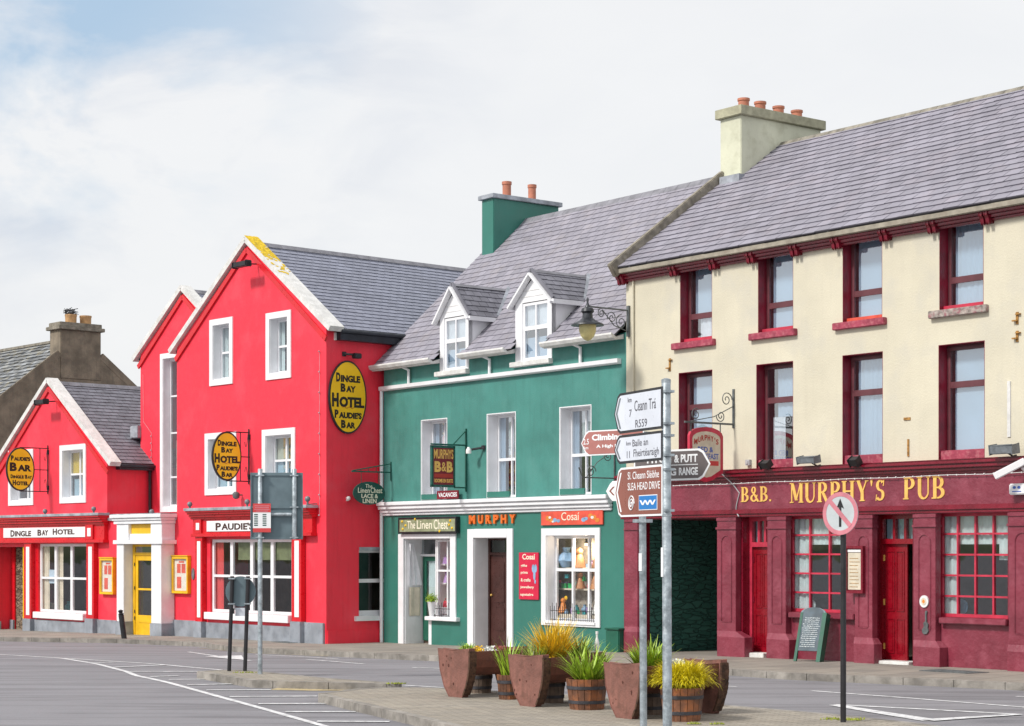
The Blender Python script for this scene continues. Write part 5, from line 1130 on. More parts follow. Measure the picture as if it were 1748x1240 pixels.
# fixed to the side wall
cy = (H.Y(559.5, 0)+H.Y(623.5, 0))/2; ry = (H.Y(623.5, 0)-H.Y(559.5, 0))/2; zt_ = H.ZY(591, 616, 0)[1]; zb_ = H.ZY(591, 741, 0)[1]
t = thing(H, 'oval_sign', 'large yellow oval hotel sign fixed flat on the dark red side wall', 'sign', .06, cy, zb_, 'yellow oval signs of the hotel'); oval_sign(H, t, None, cy, (zt_+zb_)/2, ry, (zt_-zb_)/2, .06, full, 'sign_yellow_dark')
def hang_oval(pxw, pxl, pxr, pyt, pyb, lines, label):
    xw_ = H.X(pxw, 0); y1_ = H.Y(pxr, xw_); y0_ = H.Y(pxl, xw_); c = (y0_+y1_)/2; ryy = (y1_-y0_)/2
    z1, z0 = H.ZY((pxl+pxr)/2, pyt, xw_)[1], H.ZY((pxl+pxr)/2, pyb, xw_)[1]
    t = thing(H, 'oval_sign', label, 'sign', xw_, 0, z0, 'yellow oval signs of the hotel'); oval_sign(H, t, None, c, (z0+z1)/2, ryy, (z1-z0)/2, xw_+.025, lines, 'sign_yellow')
    m = MB(); zc_ = (z0+z1)/2; hh = (z1-z0)/2+.02; x = xw_-.03
    m.tube([(x, -.03, z0-.08), (x, -.03, z1+.10)], .018, 6).tube([(x, -.30, z0), (x, -.30, z1)], .014, 6)
    for z in (z0-.0, z1): m.tube([(x, 0, z), (x, c, z)], .016, 6)
    m.tube([(x, 0, zc_), (x, y1_+.02, zc_)], .014, 6)
    for z in (z0+.12, z1-.12): m.box(x-.05, x+.05, -.03, .0, z-.07, z+.07)
    for s_, z in ((1, z0+.05), (-1, z1-.05)): m.tube([(x, -.05-.1*i*.22, z+s_*(.35*math.sin(i*.5))) for i in range(6)], .008, 5)
    m.build('bracket', M['black_metal'], t)
hang_oval(427, 361.5, 411.5, 737, 821, full, 'yellow oval sign on a bracket before the hotel middle window')
hang_oval(83.5, 10, 58.5, 764, 838.5, [("PAUDIE'S", 0, .50, .68, .24), ('BAR', 0, .10, .76, .40), ('DINGLE', -.24, -.34, .46, .18), ('BAY', .56, -.34, .24, .18), ('HOTEL', 0, -.62, .56, .24)], 'yellow oval bar sign on a bracket before the left gable window')
# strip lamps under the gables
def strip_lamp(pxc, py, w, label, vert=0):
    x = H.X(pxc, -.45); z = H.Z(pxc, py, -.45); t = thing(H, 'wall_lamp', label, 'lamp', x, 0, z, 'black lamps on the hotel walls')
    MB().tube([(x+.08, 0, z+.05), (x+.08, -.25, z+.03), (x+.08, -.42, z)], .02, 6).build('arm', M['black_metal'], t)
    MB().box(x-w/2, x+w/2, -.56, -.38, z-.07, z+.08).box(x-w/2-.03, x-w/2+.03, -.58, -.36, z-.09, z+.09).box(x+w/2-.05, x+w/2, -.58, -.36, z-.08, z+.10).build('lamp_head', M['black_metal'], t, bevel=.02)
strip_lamp(414, 452, .66, 'black strip lamp under the tall gable peak'); strip_lamp(72, 687, .62, 'black strip lamp under the low left gable peak')
yq = H.Y(603, .2); zq = H.ZY(603, 607, .2)[1]; t = thing(H, 'wall_lamp', 'black floodlight above the oval sign on the side wall', 'lamp', 0, yq, zq, 'black lamps on the hotel walls')
MB().box(.0, .03, yq-.22, yq-.1, zq-.02, zq+.1).tube([(.02, yq-.16, zq+.04), (.22, yq-.02, zq+.02)], .03, 8).build('arm', M['black_metal'], t); MB().box(.14, .30, yq-.02, yq+.22, zq-.08, zq+.06).build('lamp_head', M['black_metal'], t, bevel=.02)
# little spot lamps along the shopfronts
for (px, py, wy, lab) in ((77, 873, -.3, 'small grey spot lamp on the ledge over the left shopfront'), (160, 869, -.3, 'small grey spot lamp at the right end of the left shopfront ledge'), (259, 874, -.1, 'small grey spot lamp over the white portico'), (324, 861, -.3, 'small grey spot lamp left of the bar shopfront'), (422, 857, -.3, 'small grey spot lamp over the bar shopfront letters'), (525, 852, -.3, 'small grey spot lamp at the right end of the bar shopfront')):
    x = H.X(px, wy); z = H.Z(px, py, wy); m = MB().ball((x, wy, z), .08, 10).lathe(x, wy, [(.03, z-.16), (.03, z-.05)], 8).tube([(x, wy, z-.14), (x, 0, z-.12)], .015, 6)
    solo(H, m, 'spot_lamp', M['lamp_grey'], lab, 'lamp', x, wy, z, 'spot lamps over the hotel shopfronts', smooth=True)
x = H.X(403, -.2); z = H.Z(403, 846, -.2); m = MB().lathe(x, -.2, [(.03, z-.1), (.09, z-.07), (.1, z+.05), (.05, z+.1)], 12).tube([(x, -.2, z), (x, 0, z+.02)], .02, 6); solo(H, m, 'security_camera', M['iron_grey'], 'grey dome camera under the hotel middle window', 'camera', x, -.2, z, smooth=True)
yq = H.Y(594, .05); zq = H.ZY(594, 851, .05)[1]; m = MB().ball((.07, yq, zq), .06, 10).box(0, .05, yq-.03, yq+.03, zq-.07, zq+.03); solo(H, m, 'spot_lamp', M['bulb'], 'small white lamp on the dark red side wall', 'lamp', .07, yq, zq, 'spot lamps over the hotel shopfronts')
# flower box / urn on the flat roof
x = H.X(188, .3); z = zl+.05
zf_ = H.Z(190, 886)+.03; m = MB().lathe(x, .3, [(.12, zf_), (.14, zf_+.12), (.18, zf_+.25), (.15, zf_+.25)], 12); solo(H, m, 'flower_pot', M['terracotta'], 'small flower pot on the lead roof left of the portico', 'flower pot', x, .3, zf_)
m = MB()
for k in range(40): a1 = random.uniform(0, 6.28); m.ball((x+.12*math.cos(a1)*random.random(), .3+.12*math.sin(a1), zf_+.27+random.random()*.16), .03, 6)
solo(H, m, 'potted_plant', M['petal_red'], 'dark red plant in the small pot left of the portico', 'plant', x, .3, zf_+.25)
# yellow menu cases
def menu_case(l, r, t_, b_, label, wide=.12):
    a, b = H.X(l, -wide), H.X(r, -wide); z0, z1 = H.Z(l, b_, -wide), H.Z(l, t_, -wide); t = thing(H, 'menu_case', label, 'menu case', a, 0, z0, 'yellow menu cases by the hotel door')
    MB().box(a, b, -.04, -.0, z0, z1).box(a, b, -wide, -.04, z0, z0+.07).box(a, b, -wide, -.04, z1-.07, z1).box(a, a+.07, -wide, -.04, z0+.07, z1-.07).box(b-.07, b, -wide, -.04, z0+.07, z1-.07).box(a-.015, b+.015, -wide-.02, 0, z1, z1+.03).build('case', M['yellow_paint'], t, bevel=.006)
    w = b-a; h = z1-z0; MB().box(a+.08, b-.08, -.055, -.042, z0+.08, z1-.08).build('menu', M['paper'], t)
    MB().box(a+w*.24, a+w*.46, -.06, -.054, z0+h*.55, z0+h*.80).box(a+w*.52, a+w*.76, -.06, -.054, z0+h*.55, z0+h*.80).box(a+w*.24, a+w*.50, -.06, -.054, z0+h*.14, z0+h*.45).box(a+w*.35, a+w*.68, -.06, -.054, z0+h*.83, z0+h*.87).build('menu_print', M['shop_red'], t)
    MB().box(a+.07, b-.07, -wide+.01, -wide+.014, z0+.07, z1-.07).build('pane', M['glass_clear'], t)
menu_case(169.5, 192.5, 953, 1014.5, 'yellow framed menu case left of the white portico'); menu_case(292.5, 320, 950, 1013, 'yellow framed menu case between the portico and the bar shopfront')
x = H.X(287, -.03); z = H.Z(287, 985, -.03); solo(H, MB().box(x-.05, x+.09, -.04, 0, z-.11, z+.11).box(x-.03, x+.07, -.05, -.04, z+.02, z+.08), 'door_bell_panel', M['lamp_grey'], 'small grey panel on the red wall left of the second menu case', 'panel', x, 0, z)
x = H.X(329.5, -.02); z = H.Z(329.5, 980, -.02); solo(H, MB().prism(ell(x, z, .07, .17, 20), 'y', -.03, 0), 'oval_plaque', M['lamp_grey'], 'small grey oval plaque right of the second menu case', 'plaque', x, 0, z)

# ---- green house signs
F = PUB
def board(F_, l, r, t_, b_, y, fm, bm, label, cat, name, fw=.04, th=.04):
    a, b = F_.X(l, y-th), F_.X(r, y-th); z0, z1 = F_.Z(l, b_, y-th), F_.Z(l, t_, y-th); t = thing(F_, name, label, cat, a, y, z0)
    if fw: MB().box(a, b, y-th, y, z0, z0+fw).box(a, b, y-th, y, z1-fw, z1).box(a, a+fw, y-th, y, z0+fw, z1-fw).box(b-fw, b, y-th, y, z0+fw, z1-fw).build('frame', M[fm], t)
    MB().box(a+fw, b-fw, y-th+.012, y-.002, z0+fw, z1-fw).build('panel', M[bm], t); return t, a, b, z0, z1, y-th+.012
t, a, b, z0, z1, y = board(F, 679.5, 778.5, 884, 911.5, -.01, 'black_metal', 'board_sage', 'olive sign board with cream lettering over the linen shop', 'sign', 'shop_sign', .05, .12)
w, h = b-a, z1-z0
m = MB(); text_to(m, 'The', front(a+w*.16, a+w*.30, z0+h*.30, z0+h*.78, y, .006), .01); text_to(m, 'Linen', front(a+w*.33, a+w*.59, z0+h*.28, z0+h*.80, y, .006), .01); text_to(m, 'Chest', front(a+w*.62, a+w*.86, z0+h*.24, z0+h*.84, y, .006), .01); m.build('lettering', M['text_cream'], t)
m = MB()
for u, v in ((.07, .75), (.08, .28), (.13, .5), (.30, .88), (.9, .75), (.93, .3), (.88, .5), (.72, .12)): m.ball((a+w*u, y, z0+h*v), .035, 8)
m.each('painted_flower', M['petal_yellow'], t)
# MURPHY letters in orange, each its own
for i, ch in enumerate('MURPHY'):
    l = 799.8+[0, 15.5, 28.5, 41.5, 54.5, 69][i]; wd = [10.5, 8.5, 9, 8.5, 9.5, 10][i]; x0, x1 = F.X(l, -.06), F.X(l+wd, -.06); z0, z1 = F.Z(800, 895, -.06), F.Z(800, 880, -.06)
    text_to(MB(), ch, front(x0, x1, z0, z1, -.03, .025), .05).build('sign_letter', M['text_orange'], gre)
t, a, b, z0, z1, y = board(F, 923, 1028, 873.5, 897, -.01, 'shop_red', 'shop_red', 'red and orange craft shop sign board over the display window', 'sign', 'shop_sign', 0, .05)
w, h = b-a, z1-z0; text_to(MB(), 'Cosaí', front(a+w*.34, a+w*.63, z0+h*.32, z0+h*.90, y, .006), .0).build('lettering', M['text_cream'], t)
for nm, mt_, pts in (('painted_bird', 'toy_blue', ((.23, .35, .05), (.29, .3, .04), (.70, .35, .05), (.74, .42, .04))), ('painted_flower', 'toy_orange', ((.12, .5, .06), (.17, .35, .05), (.86, .5, .06), (.81, .62, .05), (.92, .3, .05))), ('painted_blossom', 'petal_white', ((.15, .55, .03), (.84, .5, .035), (.2, .25, .025)))):
    m = MB()
    for u, v, s in pts: m.prism(ell(a+w*u, z0+h*v, s*1.6, s, 14), 'y', y-.006-(.003 if nm == 'painted_blossom' else 0), y)
    m.build(nm, M[mt_], t)
t, a, b, z0, z1, y = board(F, 885.2, 918.4, 943.5, 1023, -.01, 'poster_red', 'poster_red', 'red wall board of the craft shop right of the brown door', 'sign', 'wall_sign', 0, .04)
w, h = b-a, z1-z0; m = MB(); text_to(m, 'Cosaí', front(a+w*.18, a+w*.84, z0+h*.85, z0+h*.97, y, .005), .02); text_to(m, 'gifts', front(a+w*.10, a+w*.42, z0+h*.68, z0+h*.75, y, .005), .02); text_to(m, 'prints', front(a+w*.10, a+w*.46, z0+h*.53, z0+h*.60, y, .005), .02); text_to(m, '& crafts', front(a+w*.10, a+w*.60, z0+h*.38, z0+h*.45, y, .005), .02); text_to(m, 'jewellery', front(a+w*.08, a+w*.78, z0+h*.22, z0+h*.29, y, .005), .02); text_to(m, 'upstairs', front(a+w*.08, a+w*.74, z0+h*.06, z0+h*.13, y, .005), .02); m.build('lettering', M['text_cream'], t)
m = MB(); 
for u, v, rx, rz in ((.74, .66, .05, .10), (.86, .66, .05, .10), (.80, .52, .045, .12), (.84, .38, .03, .05)): m.prism(ell(a+w*u, z0+h*v, rx, rz, 14), 'y', y-.005-u*.002, y)
m.build('painted_heart', M['toy_blue'], t)
# projecting guesthouse sign (plane of constant x facing right)
def proj(F_, pxw, pxl, pxr, pyt, pyb):
    xw_ = F_.X(pxw, 0); y1_, y0_ = F_.Y(pxr, xw_), F_.Y(pxl, xw_); pm = (pxl+pxr)/2; return xw_, y0_, y1_, F_.ZY(pm, pyb, xw_)[1], F_.ZY(pm, pyt, xw_)[1]
xw_, y0, y1, z0, z1 = proj(F, 797, 736, 776, 761, 832)
t = thing(F, 'hanging_sign', 'dark red guesthouse sign in a green frame projecting from the green wall', 'sign', xw_, 0, z0)
MB().box(xw_-.05, xw_+.03, y0, y1, z0, z0+.06).box(xw_-.05, xw_+.03, y0, y1, z1-.06, z1).box(xw_-.05, xw_+.03, y0, y0+.05, z0, z1).box(xw_-.05, xw_+.03, y1-.05, y1, z0, z1).build('frame', M['bracket_green'], t)
MB().box(xw_-.04, xw_+.02, y0+.05, y1-.05, z0+.06, z1-.06).build('panel', M['sign_maroon'], t)
m = MB(); dy, dz_ = y1-y0, z1-z0; sf = lambda p, q, r_, s_: sidef(y0+dy*p, y0+dy*q, z0+dz_*r_, z0+dz_*s_, xw_+.021, .004)
text_to(m, 'MURPHYS', sf(.10, .92, .68, .91), .02); text_to(m, 'B', sf(.12, .40, .36, .62), .05); text_to(m, '&', sf(.42, .62, .38, .60), .01); text_to(m, 'B', sf(.64, .90, .36, .62), .05); text_to(m, 'ROOMS EN SUITE', sf(.12, .90, .11, .20), .03); m.build('lettering', M['gold'], t)
MB().box(xw_+.02, xw_+.025, y0+.08, y1-.08, z0+dz_*.23, z0+dz_*.32).build('red_band', M['text_red'], t)
m = MB().box(xw_-.03, xw_+.01, -.04, .0, z0-.1, z1+.45); m.tube([(xw_-.01, y0, z1+.03), (xw_-.01, .0, z1+.03)], .022, 6).tube([(xw_-.01, y1, z0+.0), (xw_-.01, 0, z0+.0)], .02, 6).tube([(xw_-.01, 0, z1+.42), (xw_-.01, y1-.05, z1+.03)], .016, 6); m.build('bracket', M['bracket_green'], t)
x = F.X(813, -.1); z = F.Z(813, 768, -.1); t = thing(F, 'spot_lamp', 'black spotlight on a short arm beside the projecting guesthouse sign', 'lamp', x, 0, z)
MB().tube([(x+.2, 0, z+.05), (x, -.25, z)], .03, 8).lathe(x+.2, -.02, [(.06, z), (.06, z+.1)], 8).build('arm', M['black_metal'], t); MB().lathe(x-.05, -.3, [(.03, z+.06), (.07, z-.02), (.07, z-.1)], 10).build('lamp_head', M['bulb'], t)
x = F.X(745, -.05); t, a, b, z0, z1, y = board(F, 745, 781.5, 838.5, 852.5, -.1, 'poster_red', 'sign_maroon', 'small maroon VACANCIES board standing on the white cornice', 'sign', 'vacancy_sign', 0, .04)
w = b-a; text_to(MB(), 'VACANCIES', front(a+w*.08, b-w*.06, z0+.05, z1-.05, y, .004), .02).build('lettering', M['sign_light'], t)
# scroll helper in a plane of constant x
def scroll(m, x, yc, zc_, r, turns=1.6, ph=0, sgn_=1, th=.011):
    P = []
    for i in range(26):
        q = i/25; a = ph+sgn_*q*turns*2*math.pi; rr = r*(1-.82*q); P.append((x, yc+rr*math.cos(a), zc_+rr*math.sin(a)))
    return m.tube(P, th, 5)
# oval linen sign on its bracket
xw_, y0, y1, z0, z1 = proj(F, 668, 603, 657, 822.5, 862)
t = thing(F, 'hanging_sign', 'dark green oval linen shop sign hanging at the left edge of the green house', 'sign', xw_, 0, z0)
c, r1, zc_, r2 = (y0+y1)/2, (y1-y0)/2, (z0+z1)/2, (z1-z0)/2
MB().prism(ell(c, zc_, r1, r2), 'x', xw_-.03, xw_+.01).build('board', M['board_green'], t); m = MB()
sf = lambda p, q, r_, s_: sidef(c+r1*p, c+r1*q, zc_+r2*r_, zc_+r2*s_, xw_+.011, .003)
text_to(m, 'The', sf(-.25, .18, .45, .78), .0); text_to(m, 'Linen', sf(-.72, .02, .02, .46), .01); text_to(m, 'Chest', sf(.08, .82, .02, .50), .01); text_to(m, 'LACE &', sf(-.5, .55, -.42, -.06), .02); text_to(m, 'LINEN', sf(-.42, .45, -.86, -.48), .02); m.build('lettering', M['text_cream'], t)
MB().tube([(xw_, a_, b_) for a_, b_ in ell(c, zc_, r1*.95, r2*.93, 40)], .006, 5).build('border', M['text_cream'], t) if False else None
zt2_ = F.ZY(640, 806, xw_)[1]; za_ = F.ZY(668, 792, xw_)[1]; m = MB().tube([(xw_, 0, zt2_), (xw_, y0-.05, zt2_)], .02, 6).tube([(xw_, 0, za_), (xw_, y0-.02, zt2_+.02)], .016, 6).tube([(xw_, -.02, za_+.05), (xw_, -.02, zt2_-.22)], .018, 6)
for yy in (c-r1*.5, c+r1*.6): m.tube([(xw_, yy, zt2_), (xw_, yy, zc_+r2*.8)], .008, 5)
for i in range(1, 5): yy = y0*i/5; m.tube([(xw_, yy, zt2_), (xw_, yy, zt2_+(za_-zt2_)*(1-i/5))], .008, 5)
m.build('bracket', M['bracket_green'], t)
# empty scroll bracket right of the third window
xw_ = F.X(1050, 0); m = MB(); yE = F.Y(988, xw_); zq = F.ZY(1020, 816, xw_)[1]; m.tube([(xw_, 0, zq), (xw_, yE*.9, zq), (xw_, yE, zq+.22)], .016, 6).tube([(xw_, -.02, zq-.25), (xw_, -.02, zq+.75)], .018, 6).tube([(xw_, -.02, zq+.65), (xw_, yE*.5, zq+.35), (xw_, yE*.8, zq)], .01, 6)
scroll(m, xw_, yE*.66, zq+.14, .14); scroll(m, xw_, yE*.2, zq+.5, .13, ph=2)
solo(F, m, 'scroll_bracket', M['iron_grey'], 'empty wrought iron scroll bracket right of the third green house window', 'bracket', xw_, 0, zq)
# pub hanging sign
xw_, y0, y1, z0, z1 = proj(F, 1253, 1176, 1233, 729.5, 823)
t = thing(F, 'hanging_sign', 'arched cream and maroon bed and breakfast sign hanging by the pub', 'sign', xw_, 0, z0)
def shield(y0, y1, z0, z1, k=0):
    c = (y0+y1)/2; w = (y1-y0)/2; h = z1-z0; P = [(y0, z0+h*.17), (c-w*.35, z0+h*.03), (c, z0), (c+w*.35, z0+h*.03), (y1, z0+h*.17), (y1, z0+h*.84)]
    for i in range(1, 8): a = math.pi*i/8; P.append((c+w*math.cos(a), z0+h*.84+h*.16*math.sin(a)))
    return P+[(y0, z0+h*.84)]
MB().prism(shield(y0, y1, z0, z1), 'x', xw_-.04, xw_+.02).build('frame', M['pink_paint'], t, bevel=.006); MB().prism(shield(y0+.08, y1-.08, z0+.09, z1-.09), 'x', xw_-.041, xw_+.024).build('panel', M['board_cream'], t)
dy, dz_ = y1-y0, z1-z0; sf = lambda p, q, r_, s_: sidef(y0+dy*p, y0+dy*q, z0+dz_*r_, z0+dz_*s_, xw_+.0245, .003)
m = MB(); arc_ = lambda u: .66+.10*math.sin(math.pi*u)
for i, ch in enumerate("MURPHY'S"):
    u = [0, .15, .28, .41, .53, .66, .80, .86][i]; ww = [.13, .10, .10, .10, .10, .10, .03, .10][i]; text_to(m, ch, sf(.13+u*.76, .13+(u+ww)*.76, arc_(u+ww/2)+(.06 if ch == "'" else 0), arc_(u+ww/2)+.10), .03)
m.build('lettering_red', M['text_red'], t); m = MB(); text_to(m, 'BED &', sf(.24, .70, .54, .64), .02); text_to(m, 'BREAKFAST', sf(.14, .86, .415, .52), .02); m.build('lettering_blue', M['text_blue'], t)
MB().box(xw_+.02, xw_+.028, y0+dy*.2, y0+dy*.86, z0+dz_*.30, z0+dz_*.385).build('red_band', M['paper_red'], t)
zb_ = F.ZY(1200, 722, xw_)[1]; m = MB().box(xw_-.02, xw_+.02, y0-.12, 0, zb_-.02, zb_+.02).box(xw_-.025, xw_+.025, -.03, 0, zb_-.08, zb_+.75).tube([(xw_, -.03, zb_+.38), (xw_, y0*.45, zb_+.14), (xw_, y0+.05, zb_+.02)], .010, 6)
scroll(m, xw_, -.22, zb_+.52, .16, ph=0); scroll(m, xw_, y0*.30, zb_+.16, .13, ph=3); scroll(m, xw_, y0*.85, zb_+.17, .13, ph=1)
for yy in (y0+.06, y1-.06): m.tube([(xw_, yy, zb_), (xw_, yy, z1-.12)], .012, 6)
m.build('bracket', M['iron_grey'], t)
# street lamp on its scrolled arm
xw_ = F.X(1074, 0); yL = F.Y(1003, xw_); zA_ = F.ZY(1040, 527, xw_)[1]; zP0, zP1 = F.ZY(1074, 575, xw_)[1], F.ZY(1074, 524, xw_)[1]
t = thing(F, 'street_lamp', 'dark lantern with cream glass on a scrolled arm between the green house and the pub', 'street lamp', xw_, 0, zP0)
m = MB().box(xw_-.04, xw_+.04, -.05, 0, zP0, zP1+.02).tube([(xw_, 0, zA_), (xw_, yL, zA_)], .02, 6).tube([(xw_, 0, zP0+.1), (xw_, -.45, zP0+.22), (xw_, -.80, zA_-.04)], .012, 6)
scroll(m, xw_, -.24, zA_-.28, .17, ph=1.5); scroll(m, xw_, -.52, zA_-.20, .14, ph=3.5, sgn_=-1); scroll(m, xw_, -.83, zA_-.12, .10, ph=2)
m.build('arm', M['iron_grey'], t); z = zA_
lm = MB().lathe(xw_, yL, [(.01, z+.20), (.03, z+.15), (.02, z+.08), (.06, z-.02), (.13, z-.05), (.15, z-.12), (.11, z-.16), (.12, z-.26), (.19, z-.32), (.36, z-.40), (.37, z-.43), (.2, z-.42)], 20).build('lantern_hood', M['lamp_metal'], t, smooth=True)
MB().lathe(xw_, yL, [(.19, z-.42), (.19, z-.55), (.15, z-.66), (.08, z-.74), (.01, z-.77)], 20).build('lantern_glass', M['lamp_glass'], t, smooth=True)
# pub fittings
def flood(px, py, w, h, dpt, mt_, label, tilt=.3, group='floodlights over the pub fascia'):
    x = F.X(px, -.35); z = F.Z(px, py, -.35); t = thing(F, 'floodlight', label, 'floodlight', x, 0, z, group); m = MB()
    P = [(-dpt/2, -h/2), (dpt/2, -h/2), (dpt/2, h/2), (-dpt/2, h/2)]; ca, sa = math.cos(tilt), math.sin(tilt); P = [(-.35+a*ca-b*sa, z+a*sa+b*ca) for a, b in P]
    m.prism(P, 'x', x-w/2, x+w/2); m.build('lamp_head', M[mt_], t, bevel=.015); MB().tube([(x, -.35, z-.02), (x, -.1, z-.12), (x, 0, z-.1)], .018, 6).box(x-w/2-.015, x-w/2+.005, -.42, -.28, z-.03, z+.03).build('arm', M['black_metal'], t)
flood(1307, 793, .22, .13, .16, 'black_metal', 'small black floodlight at the left end of the pub fascia', .6); flood(1380, 785, .46, .13, .2, 'lamp_grey', 'wide grey floodlight above the pub lettering', .2)
flood(1459, 788, .20, .15, .16, 'black_metal', 'small black floodlight right of the wide grey one above the pub lettering', .6)
flood(1714, 767, .50, .16, .22, 'lamp_grey', 'wide grey floodlight by the last first floor window of the pub', .15)
solo(F, (lambda x, z: MB().box(x-.05, x+.07, -.07, 0, z-.06, z+.06).box(x-.02, x+.04, -.09, -.07, z-.03, z+.03))(F.X(1279, 0), F.Z(1279, 790, 0)), 'junction_box', M['pale_grey'], 'small pale grey junction box on the cream wall left of the black floodlight', 'junction box', F.X(1279, 0), 0, F.Z(1279, 790))
xa = F.X(1718, -.3); za = F.Z(1718, 845, -.3); xb = F.X(1746, -.3); t = thing(F, 'alarm_box', 'white alarm box with a blue emblem at the right end of the pub fascia', 'alarm box', xa, -.1, za)
zt_ = F.Z(1718, 826, -.3); MB().box(xa, xb, -.24, -.10, za, zt_).build('case', M['plastic_white'], t, bevel=.02)
m = MB().prism(ell((xa+xb)/2-.05, (za+zt_)/2+.03, .035, .025, 12), 'y', -.247, -.24).prism(ell((xa+xb)/2+.05, (za+zt_)/2+.03, .035, .025, 12), 'y', -.247, -.24).box((xa+xb)/2-.1, (xa+xb)/2+.1, -.246, -.24, (za+zt_)/2-.05, (za+zt_)/2-.035); m.build('emblem', M['text_blue'], t)
t = thing(F, 'security_camera', 'long white security camera above the alarm box at the right edge', 'camera', xa, -.1, zt_+.05); zz0 = zt_+.06
m = MB(); beam(m, (xa-.02, -.62, zz0+.06), (xa+.42, -.30, zz0+.34), .12, .13); m.build('housing', M['plastic_white'], t, bevel=.015); MB().tube([(xa+.34, -.30, zz0+.22), (xa+.42, -.1, zz0+.05)], .03, 8).build('arm', M['plastic_white'], t)
# rusty remains on the cream wall
def rusty(px, py, h, label, mt_='rust', w=.05, hooks=True):
    x = F.X(px, 0); z = F.Z(px, py, 0); m = MB().box(x-w/2, x+w/2, -.02, 0, z-h, z)
    if hooks: m.box(x-.02, x+.08, -.05, 0, z-.05, z-.03).box(x-.08, x+.02, -.07, -.02, z-h+.05, z-h+.075)
    solo(F, m, 'wall_bracket', M[mt_], label, 'bracket', x, 0, z-h)
rusty(1144, 612, .28, 'rusty bracket on the cream wall above the direction signs'); rusty(1551, 750, .33, 'rusty pipe stub between the third and fourth first floor windows', w=.04, hooks=False); rusty(1549, 713, .05, 'short rusty bar above the pipe stub between the first floor windows', w=.16, hooks=False)
rusty(1737, 533, .22, 'upper rusty hook at the right edge of the cream wall'); rusty(1737, 565, .2, 'lower rusty hook at the right edge of the cream wall'); rusty(1723, 651, 1.02, 'flaking white strip on the cream wall near the right edge', 'white_cap', .07, False)
# cable along the wall and bulbs along the cornice
m = MB(); pts = [(F.X(1212, -.12), -.36, F.Z(1212, 806, -.3)), (F.X(1240, -.12), -.30, F.Z(1240, 806, -.3)), (F.X(1252, -.12), -.12, F.Z(1252, 828, -.12)), (F.X(1262, -.12), -.115, F.Z(1262, 842, -.12)), (F.X(1257, -.12), -.115, F.Z(1257, 862, -.12)), (F.X(1256, -.12), -.115, F.Z(1256, 873, -.12)), (F.X(1264, -.12), -.17, F.Z(1264, 882, -.12))]
m.tube(pts, .014, 6); solo(F, m, 'cable', M['pale_grey'], 'loose grey cable hanging across the fascia left of the gold letters', 'cable', pts[0][0], -.3, pts[0][2])
m = MB(); z = zFa-.30; m.tube([(F.X(1150, -.15)+i*.4, -.15, z+.008*math.sin(i*1.1)) for i in range(34)], .007, 5)
for i in range(64): m.ball((F.X(1150, -.15)+i*.21, -.16, z+.0), .017, 6)
solo(F, m, 'light_string', M['bulb'], 'string of small unlit bulbs under the maroon cornice of the pub', 'light string', F.X(1150), -.15, z)
m = MB(); xx = H.X(545, -.03); z_0, z_1 = H.Z(545, 880, -.03), H.Z(545, 600, -.03); m.tube([(xx, -.02, z_1), (xx, -.02, z_0)], .006, 5)
for i in range(9): m.ball((xx, -.04, z_1+(z_0-z_1)*i/8), .022, 6)
solo(H, m, 'light_string', M['lead'], 'thin string of bulbs down the corner of the tall red gable', 'light string', xx, 0, z_0)
m = MB(); xx = H.X(244, yB-.03); z_0, z_1 = H.Z(246, 800, yB), H.Z(246, 640, yB); m.tube([(xx, yB-.03, z_1), (xx+.03, yB-.03, (z_0+z_1)/2), (H.X(260, yB), yB-.03, H.Z(260, 740, yB)), (H.X(260, yB), yB-.03, z_0)], .006, 5)
for i in range(5): m.ball((H.X(260, yB), yB-.05, H.Z(260, 745+i*12, yB)), .022, 6)
solo(H, m, 'light_string', M['lead'], 'thin string of bulbs on the set back red gable by the tall window', 'light string', xx, yB, z_0)
# thin pipe up the cream wall corner
x = F.X(1083, 0); MB().tube([(x, -.04, F.Z(1083, 640, 0)-2.0), (x, -.04, F.Z(1083, 470, 0))], .022, 8).build('conduit', M['cream_wall'], pub)
# pub wall: menu case, plaque, fiddle
a, b = F.X(1447, -.19), F.X(1474, -.19); z0, z1 = F.Z(1447, 1010, -.19), F.Z(1447, 935, -.19); t = thing(F, 'menu_case', 'maroon framed pub menu case between the left window and the open door', 'menu case', a, -.17, z0)
MB().box(a-.03, b+.03, -.20, -.17, z0-.03, z1+.03).box(a-.03, b+.03, -.25, -.20, z1-.02, z1+.03).box(a-.03, b+.03, -.25, -.20, z0-.03, z0+.02).box(a-.03, a+.02, -.25, -.20, z0+.02, z1-.02).box(b-.02, b+.03, -.25, -.20, z0+.02, z1-.02).build('case', M['maroon_gloss'], t)
m = MB().box(a+.03, b-.03, -.212, -.202, z0+.04, z1-.10).build('menu', M['board_cream'], t); MB().box(a+.03, b-.03, -.225, -.202, z1-.09, z1-.04).build('menu_light', M['plastic_white'], t)
m = MB(); 
for i in range(9): m.box(a+.07, b-.07-random.random()*.08, -.216, -.211, z0+.09+i*.07, z0+.10+i*.07)
m.build('menu_print', M['rust'], t)
x = F.X(1578, -.18); z = F.Z(1578, 1027, -.18); t = thing(F, 'round_plaque', 'round white plaque with an orange centre on the maroon pillar right of the open door', 'plaque', x, -.17, z)
MB().prism(ell(x, z, .105, .115, 24), 'y', -.20, -.17).build('disc', M['plastic_white'], t); MB().prism(ell(x, z, .065, .07, 20), 'y', -.206, -.20).build('emblem', M['board_cream'], t); MB().prism(ell(x, z, .03, .035, 14), 'y', -.21, -.206).build('emblem_centre', M['toy_orange'], t)
